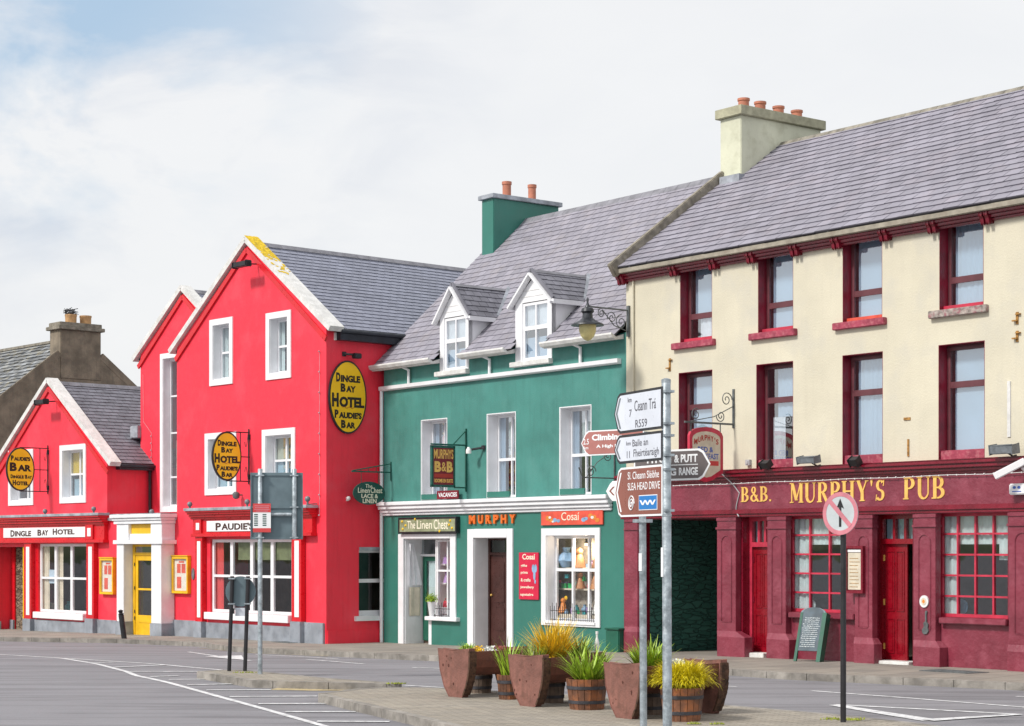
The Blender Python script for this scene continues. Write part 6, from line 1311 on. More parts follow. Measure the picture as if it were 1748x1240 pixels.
x = F.X(1580, -.18); z = F.Z(1580, 1082, -.18); P = [(x+a_, z+b_) for a_, b_ in ((-.07, .02), (-.03, -.01), (.04, 0), (.08, .05), (.06, .12), (.07, .18), (.035, .22), (.03, .36), (.045, .42), (.02, .44), (.0, .41), (.005, .24), (-.04, .20), (-.03, .13), (-.07, .08))]
solo(F, MB().prism(P, 'y', -.20, -.17), 'fiddle_plaque', M['iron_grey'], 'dark fiddle shaped plaque below the round white one', 'plaque', x, -.17, z)
# fabric by the linen shop door
m = MB(); xa = sh1[0]+.03; pts = []
for j in range(12):
    z = 2.35-j*.10; w = .05+.028*j
    pts.append([(xa+.05+.035*math.sin(i*1.9+j*.2), .10+.055*i*(.3+.07*j)+.0, z) for i in range(8)])
for j in range(11):
    for i in range(7): m.face([pts[j][i], pts[j][i+1], pts[j+1][i+1], pts[j+1][i]], .5)
for p in list(m.v)[:0]: pass
solo(F, m, 'linen_smock', M['cloth_white'], 'white linen smock hanging in the linen shop doorway', 'smock', xa, .1, 1.3, smooth=True)
m = MB(); 
for i in range(7): m.face([(xa+.02+.012*math.sin(i*1.3), .12+i*.05, .45), (xa+.02+.012*math.sin(i*1.3+1.3), .17+i*.05, .45), (xa+.02+.012*math.sin(i*1.3+1.3), .17+i*.05, 1.2), (xa+.02+.012*math.sin(i*1.3), .12+i*.05, 1.2)], .5)
solo(F, m, 'patterned_cloth', M['board_cream'], 'cream patterned cloth below the white smock', 'cloth', xa, .1, .45)
# green bin box by the pub corner
x0, x1 = F.X(1035, -.35), F.X(1058, -.35); z1 = F.Z(1035, 1075, -.35); t = thing(F, 'utility_box', 'dark green utility box against the green wall near the pub', 'utility box', x0, 0, -.15)
MB().box(x0, x1, -.38, -.0, -.3, z1).build('case', M['green_dark'], t, bevel=.02); MB().box(x0-.02, x1+.02, -.40, 0, z1, z1+.04).build('lid', M['green_dark'], t, bevel=.012)
# flower pot on linen shop sill
zq = zi+.03; x = F.X(737, -.06); solo(F, MB().lathe(x, -.06, [(.06, zq), (.11, zq+.36), (.12, zq+.38), (.10, zq+.38)], 14), 'flower_pot', M['white_paint'], 'white pot at the left end of the linen shop sill', 'flower pot', x, -.06, zq, smooth=True)

# ======================= PLANTS =======================
def blades(m, c, n, L_, spread, w, droop=.5, el=(.2, 1.0), r0=.05):
    for k in range(n):
        a = random.uniform(0, 6.283); tilt = random.uniform(*el)*spread; l = L_*random.uniform(.55, 1.1); ww = w*random.uniform(.6, 1.2)
        d = Vector((math.cos(a), math.sin(a), 0)); s = Vector((-d.y, d.x, 0)); p = Vector(c)+d*random.uniform(0, r0)+s*random.uniform(-r0, r0); rr = random.random(); N_ = 5; prev = None
        for i in range(N_+1):
            q = i/N_; ang = tilt+droop*q*q*random.uniform(.8, 1.2); hw = ww*(1-q**1.6)*.5+.001
            A = p-s*hw; B = p+s*hw
            if prev: m.face([prev[0], prev[1], B, A], rr)
            prev = (A, B); p = p+(d*math.sin(ang)+Vector((0, 0, 1))*math.cos(ang))*l/N_
    return m
def clump(m, c, n, rx, rz, s):
    for k in range(n):
        u = Vector((random.gauss(0, 1), random.gauss(0, 1), random.gauss(0, 1))).normalized()*random.random()**.4; p = Vector(c)+Vector((u.x*rx, u.y*rx, abs(u.z)*rz))
        a = Vector((random.uniform(-1, 1), random.uniform(-1, 1), random.uniform(-.4, 1))).normalized(); b = a.orthogonal().normalized(); m.face([p-b*s*.3, p+a*s*.5, p+b*s*.3, p-a*s*.5])
    return m
WF = Frame(0, 0, ang=0)
def plant(mb, name, mt, label, c, cat='plant', group=None): return solo(WF, mb, name, M[mt], label, cat, c[0], c[1], c[2], group)
# plant on the linen shop sill pot
p = PUB.w(F.X(737, -.06), -.06, zi+.41); m = clump(MB(), p, 160, .17, .22, .05); blades(m, p, 60, .3, .8, .012); plant(m, 'potted_plant', 'leaf_green', 'small green plant in the white pot on the linen shop sill', p)

# ======================= PLANTERS =======================
def trough(cx, by, label, L_, th, hgt=.73, wt=.74, wb=.40, grp='wooden log troughs on the island', right=True, thick=.11):
    """cx,by = photo point of the nearest bottom corner of the left slab; axis turned by th"""
    g0 = gp(cx, by); Fr = Frame(g0.x, g0.y, ang=th); z = g0.z
    t = thing(Fr, 'log_trough', label, 'planter', 0, 0, z, grp)
    def slab_(x0, seed):
        rnd = random.Random(seed); y0 = 0
        ed_ = lambda q: y0-.13+.03*q*q+.20*(1-q)**2.4
        P = [(ed_(0), z), (y0+wt*.50, z), (y0+wt*.66, z+hgt*.2), (y0+wt*.80, z+hgt*.55), (y0+wt*.86, z+hgt*.97), (y0+wt*.4, z+hgt*.965), (ed_(1), z+hgt)]
        for q in (.85, .7, .55, .42, .3, .18, .08): P.append((ed_(q)+rnd.uniform(-.010, .010), z+hgt*q))
        m = MB().prism(P, 'x', x0, x0+thick); o = m.build('end_slab', M['planter_slab'], t, bevel=.008)
        k = MB()
        for _ in range(6):
            yy, zz_ = rnd.uniform(.02, wt*.72), rnd.uniform(.15, hgt-.1); s = rnd.uniform(.008, .022); k.prism([(yy+s*math.cos(i)*.9, zz_+z+s*1.2*math.sin(i)) for i in range(6)], 'x', x0-.003, x0+.002)
        k.each('knot', M['knot'], o)
        bk_ = MB(); prev = None
        for i in range(10):
            q0, q1 = .05+i*.09, .05+(i+1)*.09; f = lambda q: ed_(q)-.012
            bk_.hexa([(x0-.006, f(q0)-.01, z+hgt*q0), (x0+thick+.012, f(q0)-.012-rnd.random()*.012, z+hgt*q0), (x0+thick+.012, f(q0)+.02, z+hgt*q0), (x0-.006, f(q0)+.02, z+hgt*q0), (x0-.006, f(q1)-.012, z+hgt*q1), (x0+thick+.012, f(q1)-.012-rnd.random()*.015, z+hgt*q1), (x0+thick+.012, f(q1)+.02, z+hgt*q1), (x0-.006, f(q1)+.02, z+hgt*q1)])
        bk_.build('bark', M['bark'], o)
        return o
    slab_(0, cx)
    if right: slab_(L_-thick, cx+1)
    m = MB(); n = 9
    for i in range(n):      # lower half of a hollowed log, as staves
        a0, a1 = math.pi*(1+i/n), math.pi*(1+(i+1)/n); cy_, cz_, rr, rd = wt*.5-.10, z+hgt-.045, wt*.46, hgt*.52
        m.hexa([(thick, cy_+(rr-.04)*math.cos(a0), cz_+(rd-.04)*math.sin(a0)), (L_-thick, cy_+(rr-.04)*math.cos(a0), cz_+(rd-.04)*math.sin(a0)), (L_-thick, cy_+rr*math.cos(a0), cz_+rd*math.sin(a0)), (thick, cy_+rr*math.cos(a0), cz_+rd*math.sin(a0)),
                (thick, cy_+(rr-.04)*math.cos(a1), cz_+(rd-.04)*math.sin(a1)), (L_-thick, cy_+(rr-.04)*math.cos(a1), cz_+(rd-.04)*math.sin(a1)), (L_-thick, cy_+rr*math.cos(a1), cz_+rd*math.sin(a1)), (thick, cy_+rr*math.cos(a1), cz_+rd*math.sin(a1))])
    m.build('log_body', M['planter_body'], t); MB().box(thick, L_-thick, cy_-rr+.04, cy_+rr-.04, cz_-.12, cz_-.06).build('soil', M['soil'], t)
    return Fr, t, z, L_, cz_-.06, cy_
T1 = trough(793, 1192, 'leftmost brown log trough with flat end slabs and small flowers', 1.15, .70)
T2 = trough(918, 1208, 'middle brown log trough with tall orange grass', 1.15, .70)
T3 = trough(1083, 1229, 'rightmost brown log trough, behind the yellow potted heather', 1.50, .62)
def barrel(cx, by, rt, rb, h, label, mt='barrel_wood'):
    g0 = gp(cx, by); c = Vector((g0.x, g0.y+rb)); z = g0.z; t = thing(WF, 'barrel_planter', label, 'planter', c.x, c.y, z, 'half barrels on the island'); n = 18; m = MB()
    for i in range(n):
        a0, a1 = 2*math.pi*(i+.04)/n, 2*math.pi*(i+.96)/n
        P = []
        for r_, zz_ in ((rb, z), (rt, z+h)):
            P += [(c.x+(r_-.03)*math.cos(a0), c.y+(r_-.03)*math.sin(a0), zz_), (c.x+r_*math.cos(a0), c.y+r_*math.sin(a0), zz_), (c.x+r_*math.cos(a1), c.y+r_*math.sin(a1), zz_), (c.x+(r_-.03)*math.cos(a1), c.y+(r_-.03)*math.sin(a1), zz_)]
        m.hexa(P)
    m.build('staves', M[mt], t)
    for q in (.25, .72):
        r_ = rb+(rt-rb)*q; MB().lathe(c.x, c.y, [(r_-.02, z+h*q-.022), (r_+.006, z+h*q-.022), (r_+.008, z+h*q+.022), (r_-.02, z+h*q+.022)], 28).build('hoop', M['hoop'], t, smooth=True)
    MB().lathe(c.x, c.y, [(rt-.04, z+h-.07), (rt-.04, z+h-.05)], 20).build('soil', M['soil'], t); return Vector((c.x, c.y, z+h-.06))
B1 = barrel(868, 1195, .175, .14, .36, 'small half barrel of green blades between the left and middle troughs')
B2 = barrel(1003, 1213, .29, .235, .42, 'orange brown half barrel of green blades between the middle and right troughs')
B3 = barrel(1167, 1233, .285, .235, .43, 'half barrel of yellow heather before the rightmost trough')
b4 = barrel(820, 1184, .19, .16, .34, 'weathered grey half barrel behind the leftmost trough', 'barrel_old'); b5 = barrel(942, 1201, .20, .17, .36, 'weathered grey half barrel behind the middle trough', 'barrel_old'); b6 = barrel(1110, 1221, .2, .17, .36, 'weathered grey half barrel under the rightmost trough', 'barrel_old')
def pot(m, name, mt, label, c): return plant(m, name, mt, label, c, group='plants on the island')
pot(blades(MB(), B1, 90, .64, .55, .026, .6, r0=.07), 'spiky_plant', 'leaf_green', 'bright green blades growing from the small half barrel', B1)
pot(blades(MB(), B2, 240, .62, .95, .024, .8, r0=.14), 'spiky_plant', 'leaf_green', 'wide green blades growing from the orange brown half barrel', B2)
m = MB()
blades(m, B3+Vector((0, 0, .10)), 2600, .36, 1.2, .012, 1.7, el=(.0, 1.1), r0=.2); clump(m, B3, 900, .27, .26, .05); pot(m, 'heather', 'leaf_yellow', 'yellow heather mound spilling over the right half barrel', B3)
def tp(T_, u, v=0): Fr, t, z, L_, zs, cy_ = T_; return Fr.w(u*L_, cy_+v, zs)
c = tp(T2, .46); pot(blades(MB(), c, 420, .62, .95, .026, .35, r0=.12), 'tall_grass', 'leaf_orange', 'tall orange and yellow grass fanning out of the middle trough', c)
c = tp(T2, .90); pot(blades(MB(), c, 120, .40, .8, .028, .7, r0=.1), 'spiky_plant', 'leaf_pale', 'pale green blades at the right end of the middle trough', c)
c = tp(T1, 1.0, -.05)+Vector((.2, .2, 0)); 
c = tp(T2, .16); pot(blades(MB(), c, 50, .36, .8, .028, .7, r0=.1), 'spiky_plant', 'leaf_pale', 'low pale blades behind the left slab of the middle trough', c)
c = tp(T3, .30); pot(blades(MB(), c, 220, .44, .95, .032, .5, r0=.13), 'spiky_plant', 'leaf_green', 'green and yellow blades at the left of the rightmost trough', c)
c = tp(T3, .62); m = clump(MB(), c, 260, .16, .12, .045); pot(m, 'leafy_plant', 'petal_white', 'silvery white foliage in the middle of the rightmost trough', c)
c = tp(T3, .42, -.12); m = clump(MB(), c, 240, .14, .10, .04); pot(m, 'flowering_plant', 'petal_yellow', 'yellow flowers along the front of the rightmost trough', c)
c = tp(T1, .22); pot(clump(blades(MB(), c, 60, .2, 1, .02), c, 160, .12, .16, .05), 'leafy_plant', 'leaf_green', 'small green plant at the left end of the left trough', c)
c = tp(T1, .42); pot(clump(MB(), c, 140, .1, .14, .045), 'flowering_plant', 'petal_yellow', 'small yellow flowers in the leftmost trough', c)
c = tp(T1, .62); pot(clump(MB(), c, 160, .14, .12, .045), 'leafy_plant', 'petal_white', 'pale silvery foliage in the middle of the leftmost trough', c)
c = tp(T1, .80); pot(clump(MB(), c, 200, .16, .12, .045), 'flowering_plant', 'petal_red', 'dark red flowers at the right of the leftmost trough', c)
c = tp(T2, .30, -.1); pot(clump(MB(), c, 160, .12, .10, .04), 'flowering_plant', 'petal_yellow', 'yellow flowers below the tall orange grass', c)
# bottle standing in the middle trough
g0 = gp(1019, 1190); z = EYE+(HY-1115)*g0.y/FP; c = Vector((g0.x, g0.y+.0, z)); 
c = tp(T2, .96, .0); c.x = (1019-CX)/FP*c.y
zt_ = EYE+(HY-1078)*c.y/FP; zb_ = c.z-.02; hh = zt_-zb_
solo(WF, MB().lathe(c.x, c.y, [(.032, zb_), (.036, zb_+hh*.5), (.032, zb_+hh*.62), (.014, zb_+hh*.8), (.014, zb_+hh*.9), (.02, zb_+hh*.9), (.02, zt_)], 14), 'bottle', M['plastic_white'], 'white topped bottle standing among the blades of the middle trough', 'bottle', c.x, c.y, zb_, smooth=True)
# moss and weeds at the kerbs
m = MB()
for (x, y, n, s) in ((1440, 1229, 90, .30), (1455, 1230, 40, .2), (676, 1168, 50, .16), (420, 1149, 30, .25), (1185, 1237, 30, .1), (1225, 1237, 30, .1)):
    c = gp(x, y)
    for k in range(n): a = random.uniform(0, 6.28); r_ = random.random()*s; p = c+Vector((r_*math.cos(a), r_*math.sin(a)*.5, .004)); m.tube([p, p+Vector((random.uniform(-.01, .01), random.uniform(-.01, .01), random.uniform(.01, .03)))], [.012, .004], 4)
tag(m.build('moss', M['moss']), kind='stuff')

# ======================= STREET FURNITURE =======================
def frame_at(px, py, ang, extra=0): g0 = gp(px, py); return Frame(g0.x, g0.y+extra, ang=ang), g0.z
# grey back of a parking sign on two posts
Fr, z = frame_at(444, 1151, 0); d = Fr.o.y; sc = d/FP; X_ = lambda px: (px-CX)*sc-Fr.o.x
Z_ = lambda py: EYE+(HY-py)*sc
t = thing(Fr, 'road_sign', 'large grey road sign seen from behind on a tall grey post', 'sign', 0, 0, z)
o = MB().lathe(0, 0, [(.042, z-.05), (.042, Z_(801.5)), (.035, Z_(801.5)+.01)], 16).build('post', M['galv'], t, smooth=True)
x2 = X_(502.5); o = MB().lathe(x2, 0, [(.042, Z_(921)), (.042, Z_(801.5)), (.035, Z_(801.5)+.01)], 16).build('post', M['galv'], t, smooth=True)
o = MB().box(X_(427), X_(516.5), .055, .06, Z_(921), Z_(807)).build('panel', M['sign_back'], t)
m = MB()
for a, b, c, e in ((427, 516.5, 812, 807), (427, 516.5, 868, 864), (427, 516.5, 921, 917)): m.box(X_(a), X_(b), .035, .055, Z_(c), Z_(e))
m.box(X_(427), X_(429), .03, .06, Z_(921), Z_(807)).box(X_(514.5), X_(516.5), .03, .06, Z_(921), Z_(807)); m.build('stiffener', M['sign_back'], t)
m = MB()
for px in (444, 502.5):
    for py in (812, 866, 918): m.box(X_(px)-.075, X_(px)+.075, -.047, .036, Z_(py)-.012, Z_(py)+.012)
m.each('clamp', M['galv'], t); MB().tube([(X_(449), 0, Z_(878.5)), (X_(498), 0, Z_(878.5))], .033, 12).build('crossbar', M['galv'], t, smooth=True)
t = thing(Fr, 'notice_board', 'small red and white notice on the grey post before the large sign back', 'notice', 0, -.06, Z_(909))
MB().box(X_(432.5), X_(463), -.06, -.05, Z_(909), Z_(860)).build('panel', M['sign_light'], t); MB().box(X_(432.5), X_(463), -.063, -.06, Z_(875), Z_(860)).box(X_(432.5), X_(463), -.063, -.06, Z_(909), Z_(902)).each('red_band', M['paper_red'], t)
m = MB()
for q, (a_, b_) in enumerate(((435, 461), (436, 460), (435, 461), (438, 458))): m.box(X_(a_), X_(b_), -.065, -.063, Z_(864.6+q*3), Z_(863.4+q*3))
m.each('printed_line', M['faded_pink'], t)
m = MB()
for i in range(6): m.box(X_(434.5), X_(441), -.062, -.06, Z_(880+i*3.6), Z_(878+i*3.6)); m.box(X_(449), X_(455.5), -.062, -.06, Z_(880+i*3.6), Z_(878+i*3.6))
m.each('printed_line', M['board_green'], t)
# round sign back on two black posts
Fr, z = frame_at(405, 1146, 0); d = Fr.o.y; sc = d/FP; X_ = lambda px: (px-CX)*sc-Fr.o.x
Z_ = lambda py: EYE+(HY-py)*sc
t = thing(Fr, 'round_sign', 'round grey sign seen from behind on two black posts', 'sign', 0, 0, z)
for (a, b) in ((391, 396.5), (418, 423.5)): MB().tube([(X_(a), 0, z-.05), (X_(b), 0, Z_(984))], .036, 14).build('post', M['black_metal'], t, smooth=True)
MB().prism(ell(X_(410), Z_(1010), .275, .275), 'y', .05, .056).build('disc', M['sign_back'], t)
m = MB()
for px, py in ((396, 988), (395.5, 1031), (423, 988), (422.5, 1031)): m.box(X_(px)-.06, X_(px)+.06, -.042, .05, Z_(py)-.012, Z_(py)+.012)
m.each('clamp', M['galv'], t); MB().box(X_(401), X_(417.5), .04, .05, Z_(1052), Z_(1038)).build('plate', M['sign_white'], t); MB().box(X_(396), X_(400), -.02, .04, Z_(1048), Z_(1039)).build('clamp_block', M['black_metal'], t)
# no straight ahead sign
Fr, z = frame_at(1439.5, 1233, -.80); t = thing(Fr, 'no_entry_ahead_sign', 'faded pink ringed sign with a struck out arrow on a black post before the pub', 'sign', 0, 0, z)
d = Fr.o.y; zc_ = EYE+(HY-877)*d/FP; MB().lathe(0, 0, [(.037, z-.05), (.037, zc_-.2)], 16).build('post', M['black_metal'], t, smooth=True)
R_ = .272; MB().prism(ell(0, zc_, R_, R_), 'y', -.065, -.055).build('disc', M['faded_grey'], t)
m = MB(); n = 48
for i in range(n):
    a0, a1 = 2*math.pi*i/n, 2*math.pi*(i+1)/n; P = [(R_*math.cos(a0), zc_+R_*math.sin(a0)), (R_*math.cos(a1), zc_+R_*math.sin(a1)), (R_*.80*math.cos(a1), zc_+R_*.80*math.sin(a1)), (R_*.80*math.cos(a0), zc_+R_*.80*math.sin(a0))]; m.prism(P, 'y', -.068, -.0655)
m.build('ring', M['faded_pink'], t); MB().prism([(-.018, zc_-.17), (.018, zc_-.17), (.018, zc_+.08), (.06, zc_+.06), (0, zc_+.19), (-.06, zc_+.06), (-.018, zc_+.08)], 'y', -.068, -.0655).build('arrow', M['black_metal'], t)
c45 = .7071; bw = .03; L2 = R_*.83; MB().prism([(-L2*c45-bw*c45, zc_+L2*c45-bw*c45), (-L2*c45+bw*c45, zc_+L2*c45+bw*c45), (L2*c45+bw*c45, zc_-L2*c45+bw*c45), (L2*c45-bw*c45, zc_-L2*c45-bw*c45)], 'y', -.0715, -.0685).build('slash', M['faded_pink'], t)
MB().box(-.05, .05, -.055, .04, zc_-.12, zc_-.09).box(-.05, .05, -.055, .04, zc_+.09, zc_+.12).each('clamp', M['galv'], t)
MB().lathe(0, 0, [(.037, zc_-.2), (.037, zc_+.15)], 16).build('post_top', M['black_metal'], t, smooth=True)
# leaning bollard
g0 = gp(212, 1090.5); Fr = Frame(g0.x, g0.y, ang=0); z = g0.z; sc = g0.y/FP; hB = (1090-1040)*sc; t = thing(Fr, 'bollard', 'black bollard leaning left before the yellow hotel door', 'bollard', 0, 0, z)
ld = Vector((-.13, 0, 1)).normalized(); pt = lambda s: Vector((0, 0, z))+ld*s
MB().tube([pt(-.05), pt(hB*.82)], .075, 14).build('post', M['black_metal'], t, smooth=True); MB().tube([pt(hB*.82), pt(hB*.85), pt(hB*.88), pt(hB*.92), pt(hB*.96), pt(hB)], [.06, .085, .05, .06, .075, .02], 14).build('finial', M['black_metal'], t, smooth=True)
# sandwich board
g1 = gp(1355, 1129); g2 = gp(1397, 1131.5); v = (g2-g1).xy; Fr = Frame(g1.x, g1.y, ang=math.atan2(v.y, v.x)); w = v.length; z = g1.z; Hh = 1.12; lean = .30
Fr = Frame(g1.x, g1.y, ang=PUB.ang+.25); w = .56; t = thing(Fr, 'sandwich_board', 'green framed chalkboard with an arched top standing on the pavement by the pub', 'sandwich board', 0, 0, z)
def lp(x, s, off=0): return (x, s*math.sin(lean)-off*math.cos(lean), z+s*math.cos(lean)+off*math.sin(lean))
def slabp(m, poly, o0, o1):      # polygon (x,s) extruded across the leaning plane
    n = len(m.v); k = len(poly); m.v += [lp(a, b, o0) for a, b in poly]+[lp(a, b, o1) for a, b in poly]
    for tr in tessellate_polygon([[Vector((a, b, 0)) for a, b in poly]]): m.f.append(tuple(n+i for i in tr)); m.r.append(.5); m.f.append(tuple(n+k+i for i in reversed(tr))); m.r.append(.5)
    for i in range(k): j = (i+1) % k; m.f.append((n+i, n+j, n+k+j, n+k+i)); m.r.append(.5)
    return m
arch = lambda i0, e: [(i0+e, .22+e), (w-i0-e, .22+e), (w-i0-e, Hh*.90)]+[(w/2+(w/2-i0-e)*math.cos(R(a)), Hh*.90+(.11)*math.sin(R(a))) for a in range(20, 180, 20)]+[(i0+e, Hh*.90)]
slabp(MB(), arch(0, 0), -.02, .012).build('board', M['sign_back'], t); slabp(MB(), arch(.045, .0), .012, .016).build('chalk_surface', M['chalk'], t)
m = MB(); slabp(m, [(0, 0), (.06, 0), (.06, Hh*.9), (0, Hh*.9)], -.022, .022); slabp(m, [(w-.06, 0), (w, 0), (w, Hh*.9), (w-.06, Hh*.9)], -.022, .022); m.each('front_leg', M['green_dark'], t)
slabp(MB(), [(w-.001, .0), (w+.03, .0), (w+.03, Hh*.9), (w-.001, Hh*.9)], -.15, .024).build('side_rail', M['green_dark'], t)
m = MB(); rnd = random.Random(3)
for i in range(15):
    s = .30+i*.042; x = .08+rnd.uniform(0, .05); xe = w-.09-rnd.uniform(0, .08)
    while x < xe:
        l = rnd.uniform(.012, .03); hgt_ = rnd.uniform(.010, .022); y_ = rnd.uniform(-.003, .003); slabp(m, [(x, s+y_), (x+l, s+y_+rnd.uniform(-.004, .004)), (x+l*.8, s+hgt_), (x+.002, s+hgt_*.8)], .016, .018); x += l+rnd.uniform(.003, .012)
m.build('chalk_writing', M['chalk_text'], t)

# ======================= DIRECTION SIGNS =======================
d1 = 18.5; P1 = Frame((1138-CX)/FP*d1, d1, -510); sz1 = G(d1)
t1 = thing(P1, 'sign_post', 'nearest tall grey post carrying the white and brown direction signs', 'post', 0, 0, sz1)
ztop = EYE+(HY-648)*d1/FP
# slight lean, as in the photo
m = MB().tube([(.02, 0, sz1-.05), (-.012, 0, ztop-.01), (-.012, 0, ztop)], [.045, .045, .040], 20); m.build('pole', M['galv'], t1, smooth=True); MB().lathe(-.012, 0, [(.047, ztop-.03), (.047, ztop), (.02, ztop+.012)], 20).build('cap', M['galv'], t1, smooth=True)
m = MB(); seam = EYE+(HY-880)*d1/FP; m.tube([(.0, 0, seam-.012), (.0, 0, seam+.012)], .05, 16); m.build('joint_band', M['galv'], t1)
d2 = 20.0; P2 = Frame((1097.5-CX)/FP*d2, d2, -2700); sz2 = G(d2)
t2 = thing(P2, 'sign_post', 'thinner grey post just behind and left of the nearest sign post', 'post', 0, 0, sz2); zt2_ = EYE+(HY-742)*d2/FP
MB().tube([(.01, 0, sz2-.05), (-.01, 0, zt2_)], .038, 18).build('pole', M['galv'], t2, smooth=True); zb2_ = EYE+(HY-890)*d2/FP; MB().box(-.09, .09, -.06, .05, zb2_-.015, zb2_+.02).each('clamp', M['galv'], t2)
m = MB(); g0 = 0
for q, (Fq, tq, dq) in enumerate(((P1, t1, d1), (P2, t2, d2))):
    za_, zb_ = EYE+(HY-(975 if q else 985))*dq/FP, EYE+(HY-(945 if q else 935))*dq/FP
    MB().box(-.02, .018, -.052 if q == 0 else -.045, -.03, za_, zb_).each('sticker', M['sign_light'], tq)
def arrow_poly(x0, x1, z0, z1, tip, left=True, rr=.04):
    if left: return [(x1, z0), (x1, z1), (x0+tip+.0, z1), (x0+tip*.6, z1-.03), (x0, (z0+z1)/2), (x0+tip*.6, z0+.03), (x0+tip, z0)]
    return [(x0, z0), (x1-tip, z0), (x1-tip*.6, z0+.03), (x1, (z0+z1)/2), (x1-tip*.6, z1-.03), (x1-tip, z1), (x0, z1)]
def shrink(P, e):
    cx_ = sum(p[0] for p in P)/len(P); cz_ = (min(p[1] for p in P)+max(p[1] for p in P))/2; hx_ = (max(p[0] for p in P)-min(p[0] for p in P))/2; hz_ = (max(p[1] for p in P)-min(p[1] for p in P))/2
    c0 = (max(p[0] for p in P)+min(p[0] for p in P))/2
    return [(c0+(x-c0)*(1-e/hx_), cz_+(z-cz_)*(1-e/hz_)) for x, z in P]
def dirsign(Fr, parF, x0, x1, z0, z1, tip, edge, face, label, left=True, y=-.05, brd=.026):
    t = thing(Fr, 'direction_sign', label, 'sign', x1 if left else x0, y, z0, 'direction signs on the two posts'); P = arrow_poly(x0, x1, z0, z1, tip, left)
    MB().prism(P, 'y', y, y+.006).build('panel', M[edge], t); MB().prism(shrink(P, brd), 'y', y-.0025, y-.0003).build('face', M[face], t); 
    m = MB()
    for zq_ in (z0+.05, z1-.05): m.box(-.06, .06, y+.006, .055, zq_-.012, zq_+.012) if left else m.box(-.05, .05, y+.006, .05, zq_-.012, zq_+.012)
    m.each('clamp', M['galv'], t); return t, y-.0025
def pz(px, py, Fr, x): return EYE+(HY-py)*Fr.xy(x, 0).y/FP
xl1 = P1.X(1048.5, -.05); xe = P1.X(1130.5, -.05)
def chev(t, x0, z0, z1, tip, y, mt, left=True, w=.035):
    zm_ = (z0+z1)/2; s = 1 if left else -1; a = x0+s*.045; MB().prism([(a+s*tip*.75, z1-.05), (a, zm_), (a+s*tip*.75, z0+.05), (a+s*(tip*.75+w), z0+.05), (a+s*w, zm_), (a+s*(tip*.75+w), z1-.05)], 'y', y-.002, y).build('chevron', M[mt], t)
zA1, zA0 = pz(0, 660, P1, xe), pz(0, 732, P1, xe)
t, y = dirsign(P1, None, xl1, xe, zA0, zA1, .13, 'black_metal', 'sign_white', 'topmost white direction sign on the nearest post, reading Ceann Trá')
chev(t, xl1, zA0, zA1, .11, y, 'lamp_grey'); w = xe-xl1; h = zA1-zA0; m = MB()
text_to(m, 'km', front(xl1+w*.30, xl1+w*.38, zA0+h*.74, zA0+h*.86, y, .002), .0); text_to(m, '7', front(xl1+w*.33, xl1+w*.38, zA0+h*.38, zA0+h*.56, y, .002), .0); text_to(m, 'Ceann Trá', front(xl1+w*.44, xl1+w*.88, zA0+h*.50, zA0+h*.76, y, .002), .0); text_to(m, 'R559', front(xl1+w*.46, xl1+w*.70, zA0+h*.10, zA0+h*.29, y, .002), .0); m.build('lettering', M['sign_ink'], t)
zA1, zA0 = pz(0, 735, P1, xe), pz(0, 786, P1, xe); t, y = dirsign(P1, None, xl1, xe, zA0, zA1, .12, 'black_metal', 'sign_white', 'second white direction sign on the nearest post, reading Baile an Fheirtéaraigh')
chev(t, xl1, zA0, zA1, .10, y, 'lamp_grey'); h = zA1-zA0; m = MB(); text_to(m, 'km', front(xl1+w*.27, xl1+w*.36, zA0+h*.62, zA0+h*.76, y, .002), .0); text_to(m, '11', front(xl1+w*.28, xl1+w*.34, zA0+h*.18, zA0+h*.42, y, .002), .0); text_to(m, 'Baile an', front(xl1+w*.40, xl1+w*.72, zA0+h*.56, zA0+h*.80, y, .002), .0); text_to(m, 'Fheirtéaraigh', front(xl1+w*.42, xl1+w*.94, zA0+h*.12, zA0+h*.46, y, .002), .0); m.build('lettering', M['sign_ink'], t)
xl3 = P1.X(1049.5, -.05); zA1, zA0 = pz(0, 793, P1, xe), pz(0, 880.5, P1, xe); t, y = dirsign(P1, None, xl3, xe, zA0, zA1, .14, 'sign_light', 'sign_brown', 'brown scenic drive sign with a blue wave panel on the nearest post', brd=.02)
chev(t, xl3, zA0, zA1, .12, y, 'sign_light', w=.03); w = xe-xl3; h = zA1-zA0; m = MB(); text_to(m, 'Sl. Cheann Sléibhe', front(xl3+w*.29, xl3+w*.94, zA0+h*.75, zA0+h*.90, y, .002), .0); text_to(m, 'SLEA HEAD DRIVE', front(xl3+w*.29, xl3+w*.96, zA0+h*.53, zA0+h*.68, y, .002), .0); m.build('lettering', M['sign_light'], t)
m = MB(); P = [(xl3+w*.37+.075*(1-i/40)*math.cos(i*.42)*.9, y-.004, zA0+h*.26+.085*(1-i/40)*math.sin(i*.42)) for i in range(38)]; m.tube(P, .006, 5); m.build('spiral_symbol', M['sign_light'], t)
bx0, bx1, bz0, bz1 = xl3+w*.53, xl3+w*.91, zA0+h*.12, zA0+h*.42; MB().box(bx0, bx1, y-.004, y-.0005, bz0, bz1).build('wave_panel_edge', M['sign_light'], t); MB().box(bx0+.008, bx1-.008, y-.006, y-.0042, bz0+.008, bz1-.008).build('wave_panel', M['sign_blue'], t)
m = MB(); P = []; nW = 7
for i in range(nW): P.append((bx0+.04+(bx1-bx0-.08)*i/(nW-1), bz0+(bz1-bz0)*(.66 if i % 2 == 0 else .34)))
for i in range(nW-1):
    (xa, za), (xb, zb_) = P[i], P[i+1]; m.prism([(xa-.017, za), (xa+.017, za), (xb+.017, zb_), (xb-.017, zb_)], 'y', y-.008-(i % 2)*.0006, y-.0062)
m.build('wave_symbol', M['sign_light'], t)
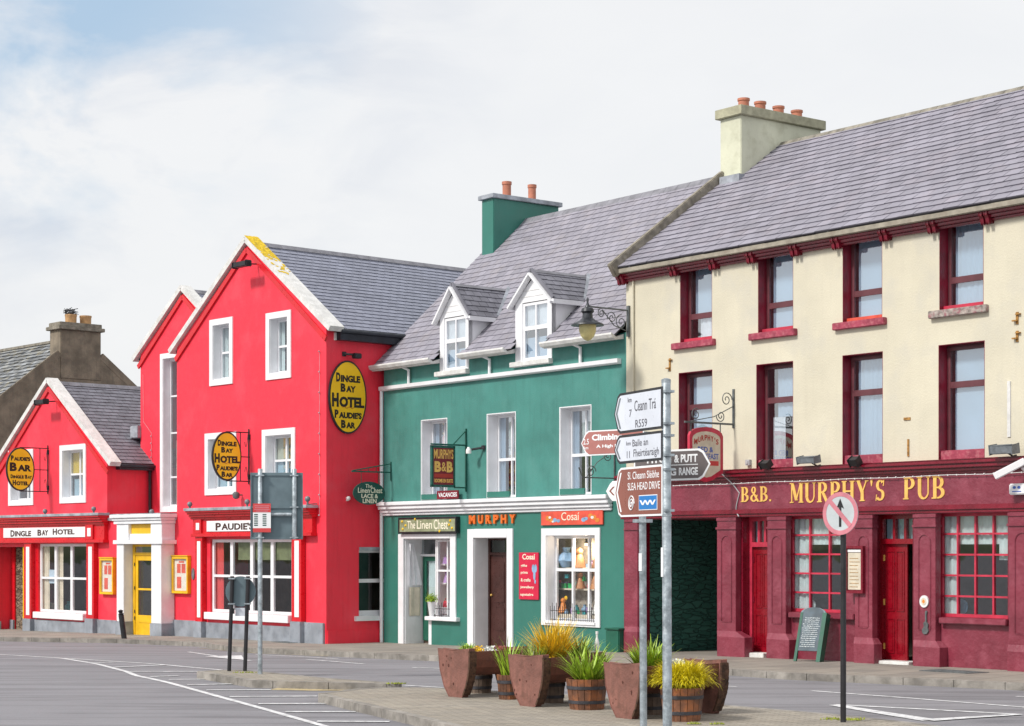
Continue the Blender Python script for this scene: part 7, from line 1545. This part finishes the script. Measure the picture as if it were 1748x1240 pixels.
# far post signs
x0, x1 = P2.X(992, -.05), P2.X(1099, -.05); zA1, zA0 = pz(0, 731, P2, x1), pz(0, 774.5, P2, x1); t, y = dirsign(P2, None, x0, x1, zA0, zA1, .10, 'sign_light', 'sign_brown_faded', 'faded brown climbing sign pointing left across the green wall', brd=.014)
w, h = x1-x0, zA1-zA0; m = MB(); text_to(m, 'Climbing', front(x0+w*.18, x0+w*.66, zA0+h*.52, zA0+h*.84, y, .002), .04); text_to(m, 'A High Ropes', front(x0+w*.25, x0+w*.78, zA0+h*.26, zA0+h*.42, y, .002), .03); text_to(m, '2.5', front(x0+w*.04, x0+w*.13, zA0+h*.45, zA0+h*.68, y, .002), .01); text_to(m, 'km', front(x0+w*.05, x0+w*.12, zA0+h*.26, zA0+h*.38, y, .002), .01); m.build('lettering', M['sign_light'], t)
x0, x1 = P2.X(1082, -.05), P2.X(1212.5, -.05); zA1, zA0 = pz(0, 771, P2, x0), pz(0, 823, P2, x0); t, y = dirsign(P2, None, x0, x1, zA0, zA1, .14, 'sign_light', 'sign_greybrown', 'dark grey brown pitch and putt sign pointing right', left=False, brd=.02)
w, h = x1-x0, zA1-zA0; m = MB(); text_to(m, 'PITCH', front(x0+w*.18, x0+w*.50, zA0+h*.58, zA0+h*.84, y, .002), .035); text_to(m, '& PUTT', front(x0+w*.54, x0+w*.84, zA0+h*.57, zA0+h*.83, y, .002), .035); text_to(m, 'DRIVING', front(x0+w*.10, x0+w*.565, zA0+h*.16, zA0+h*.40, y, .002), .035); text_to(m, 'RANGE', front(x0+w*.60, x0+w*.845, zA0+h*.16, zA0+h*.41, y, .002), .035); text_to(m, 'I', front(x0+w*.49, x0+w*.50, zA0+h*.16, zA0+h*.40, y, .002), .0) if False else None; m.box(x0+w*.10, x0+w*.845, y-.002, y, zA0+h*.485, zA0+h*.51); m.build('lettering', M['sign_light'], t)
x0, x1 = P2.X(1034.5, -.05), P2.X(1099, -.05); zA1, zA0 = pz(0, 822, P2, x0), pz(0, 856, P2, x0); t, y = dirsign(P2, None, x0, x1, zA0, zA1, .09, 'sign_light', 'sign_light', 'small cream arrow sign with a brown chevron half hidden behind the brown scenic sign', brd=.012); chev(t, x0, zA0+.01, zA1-.01, .07, y, 'sign_brown', w=.025)
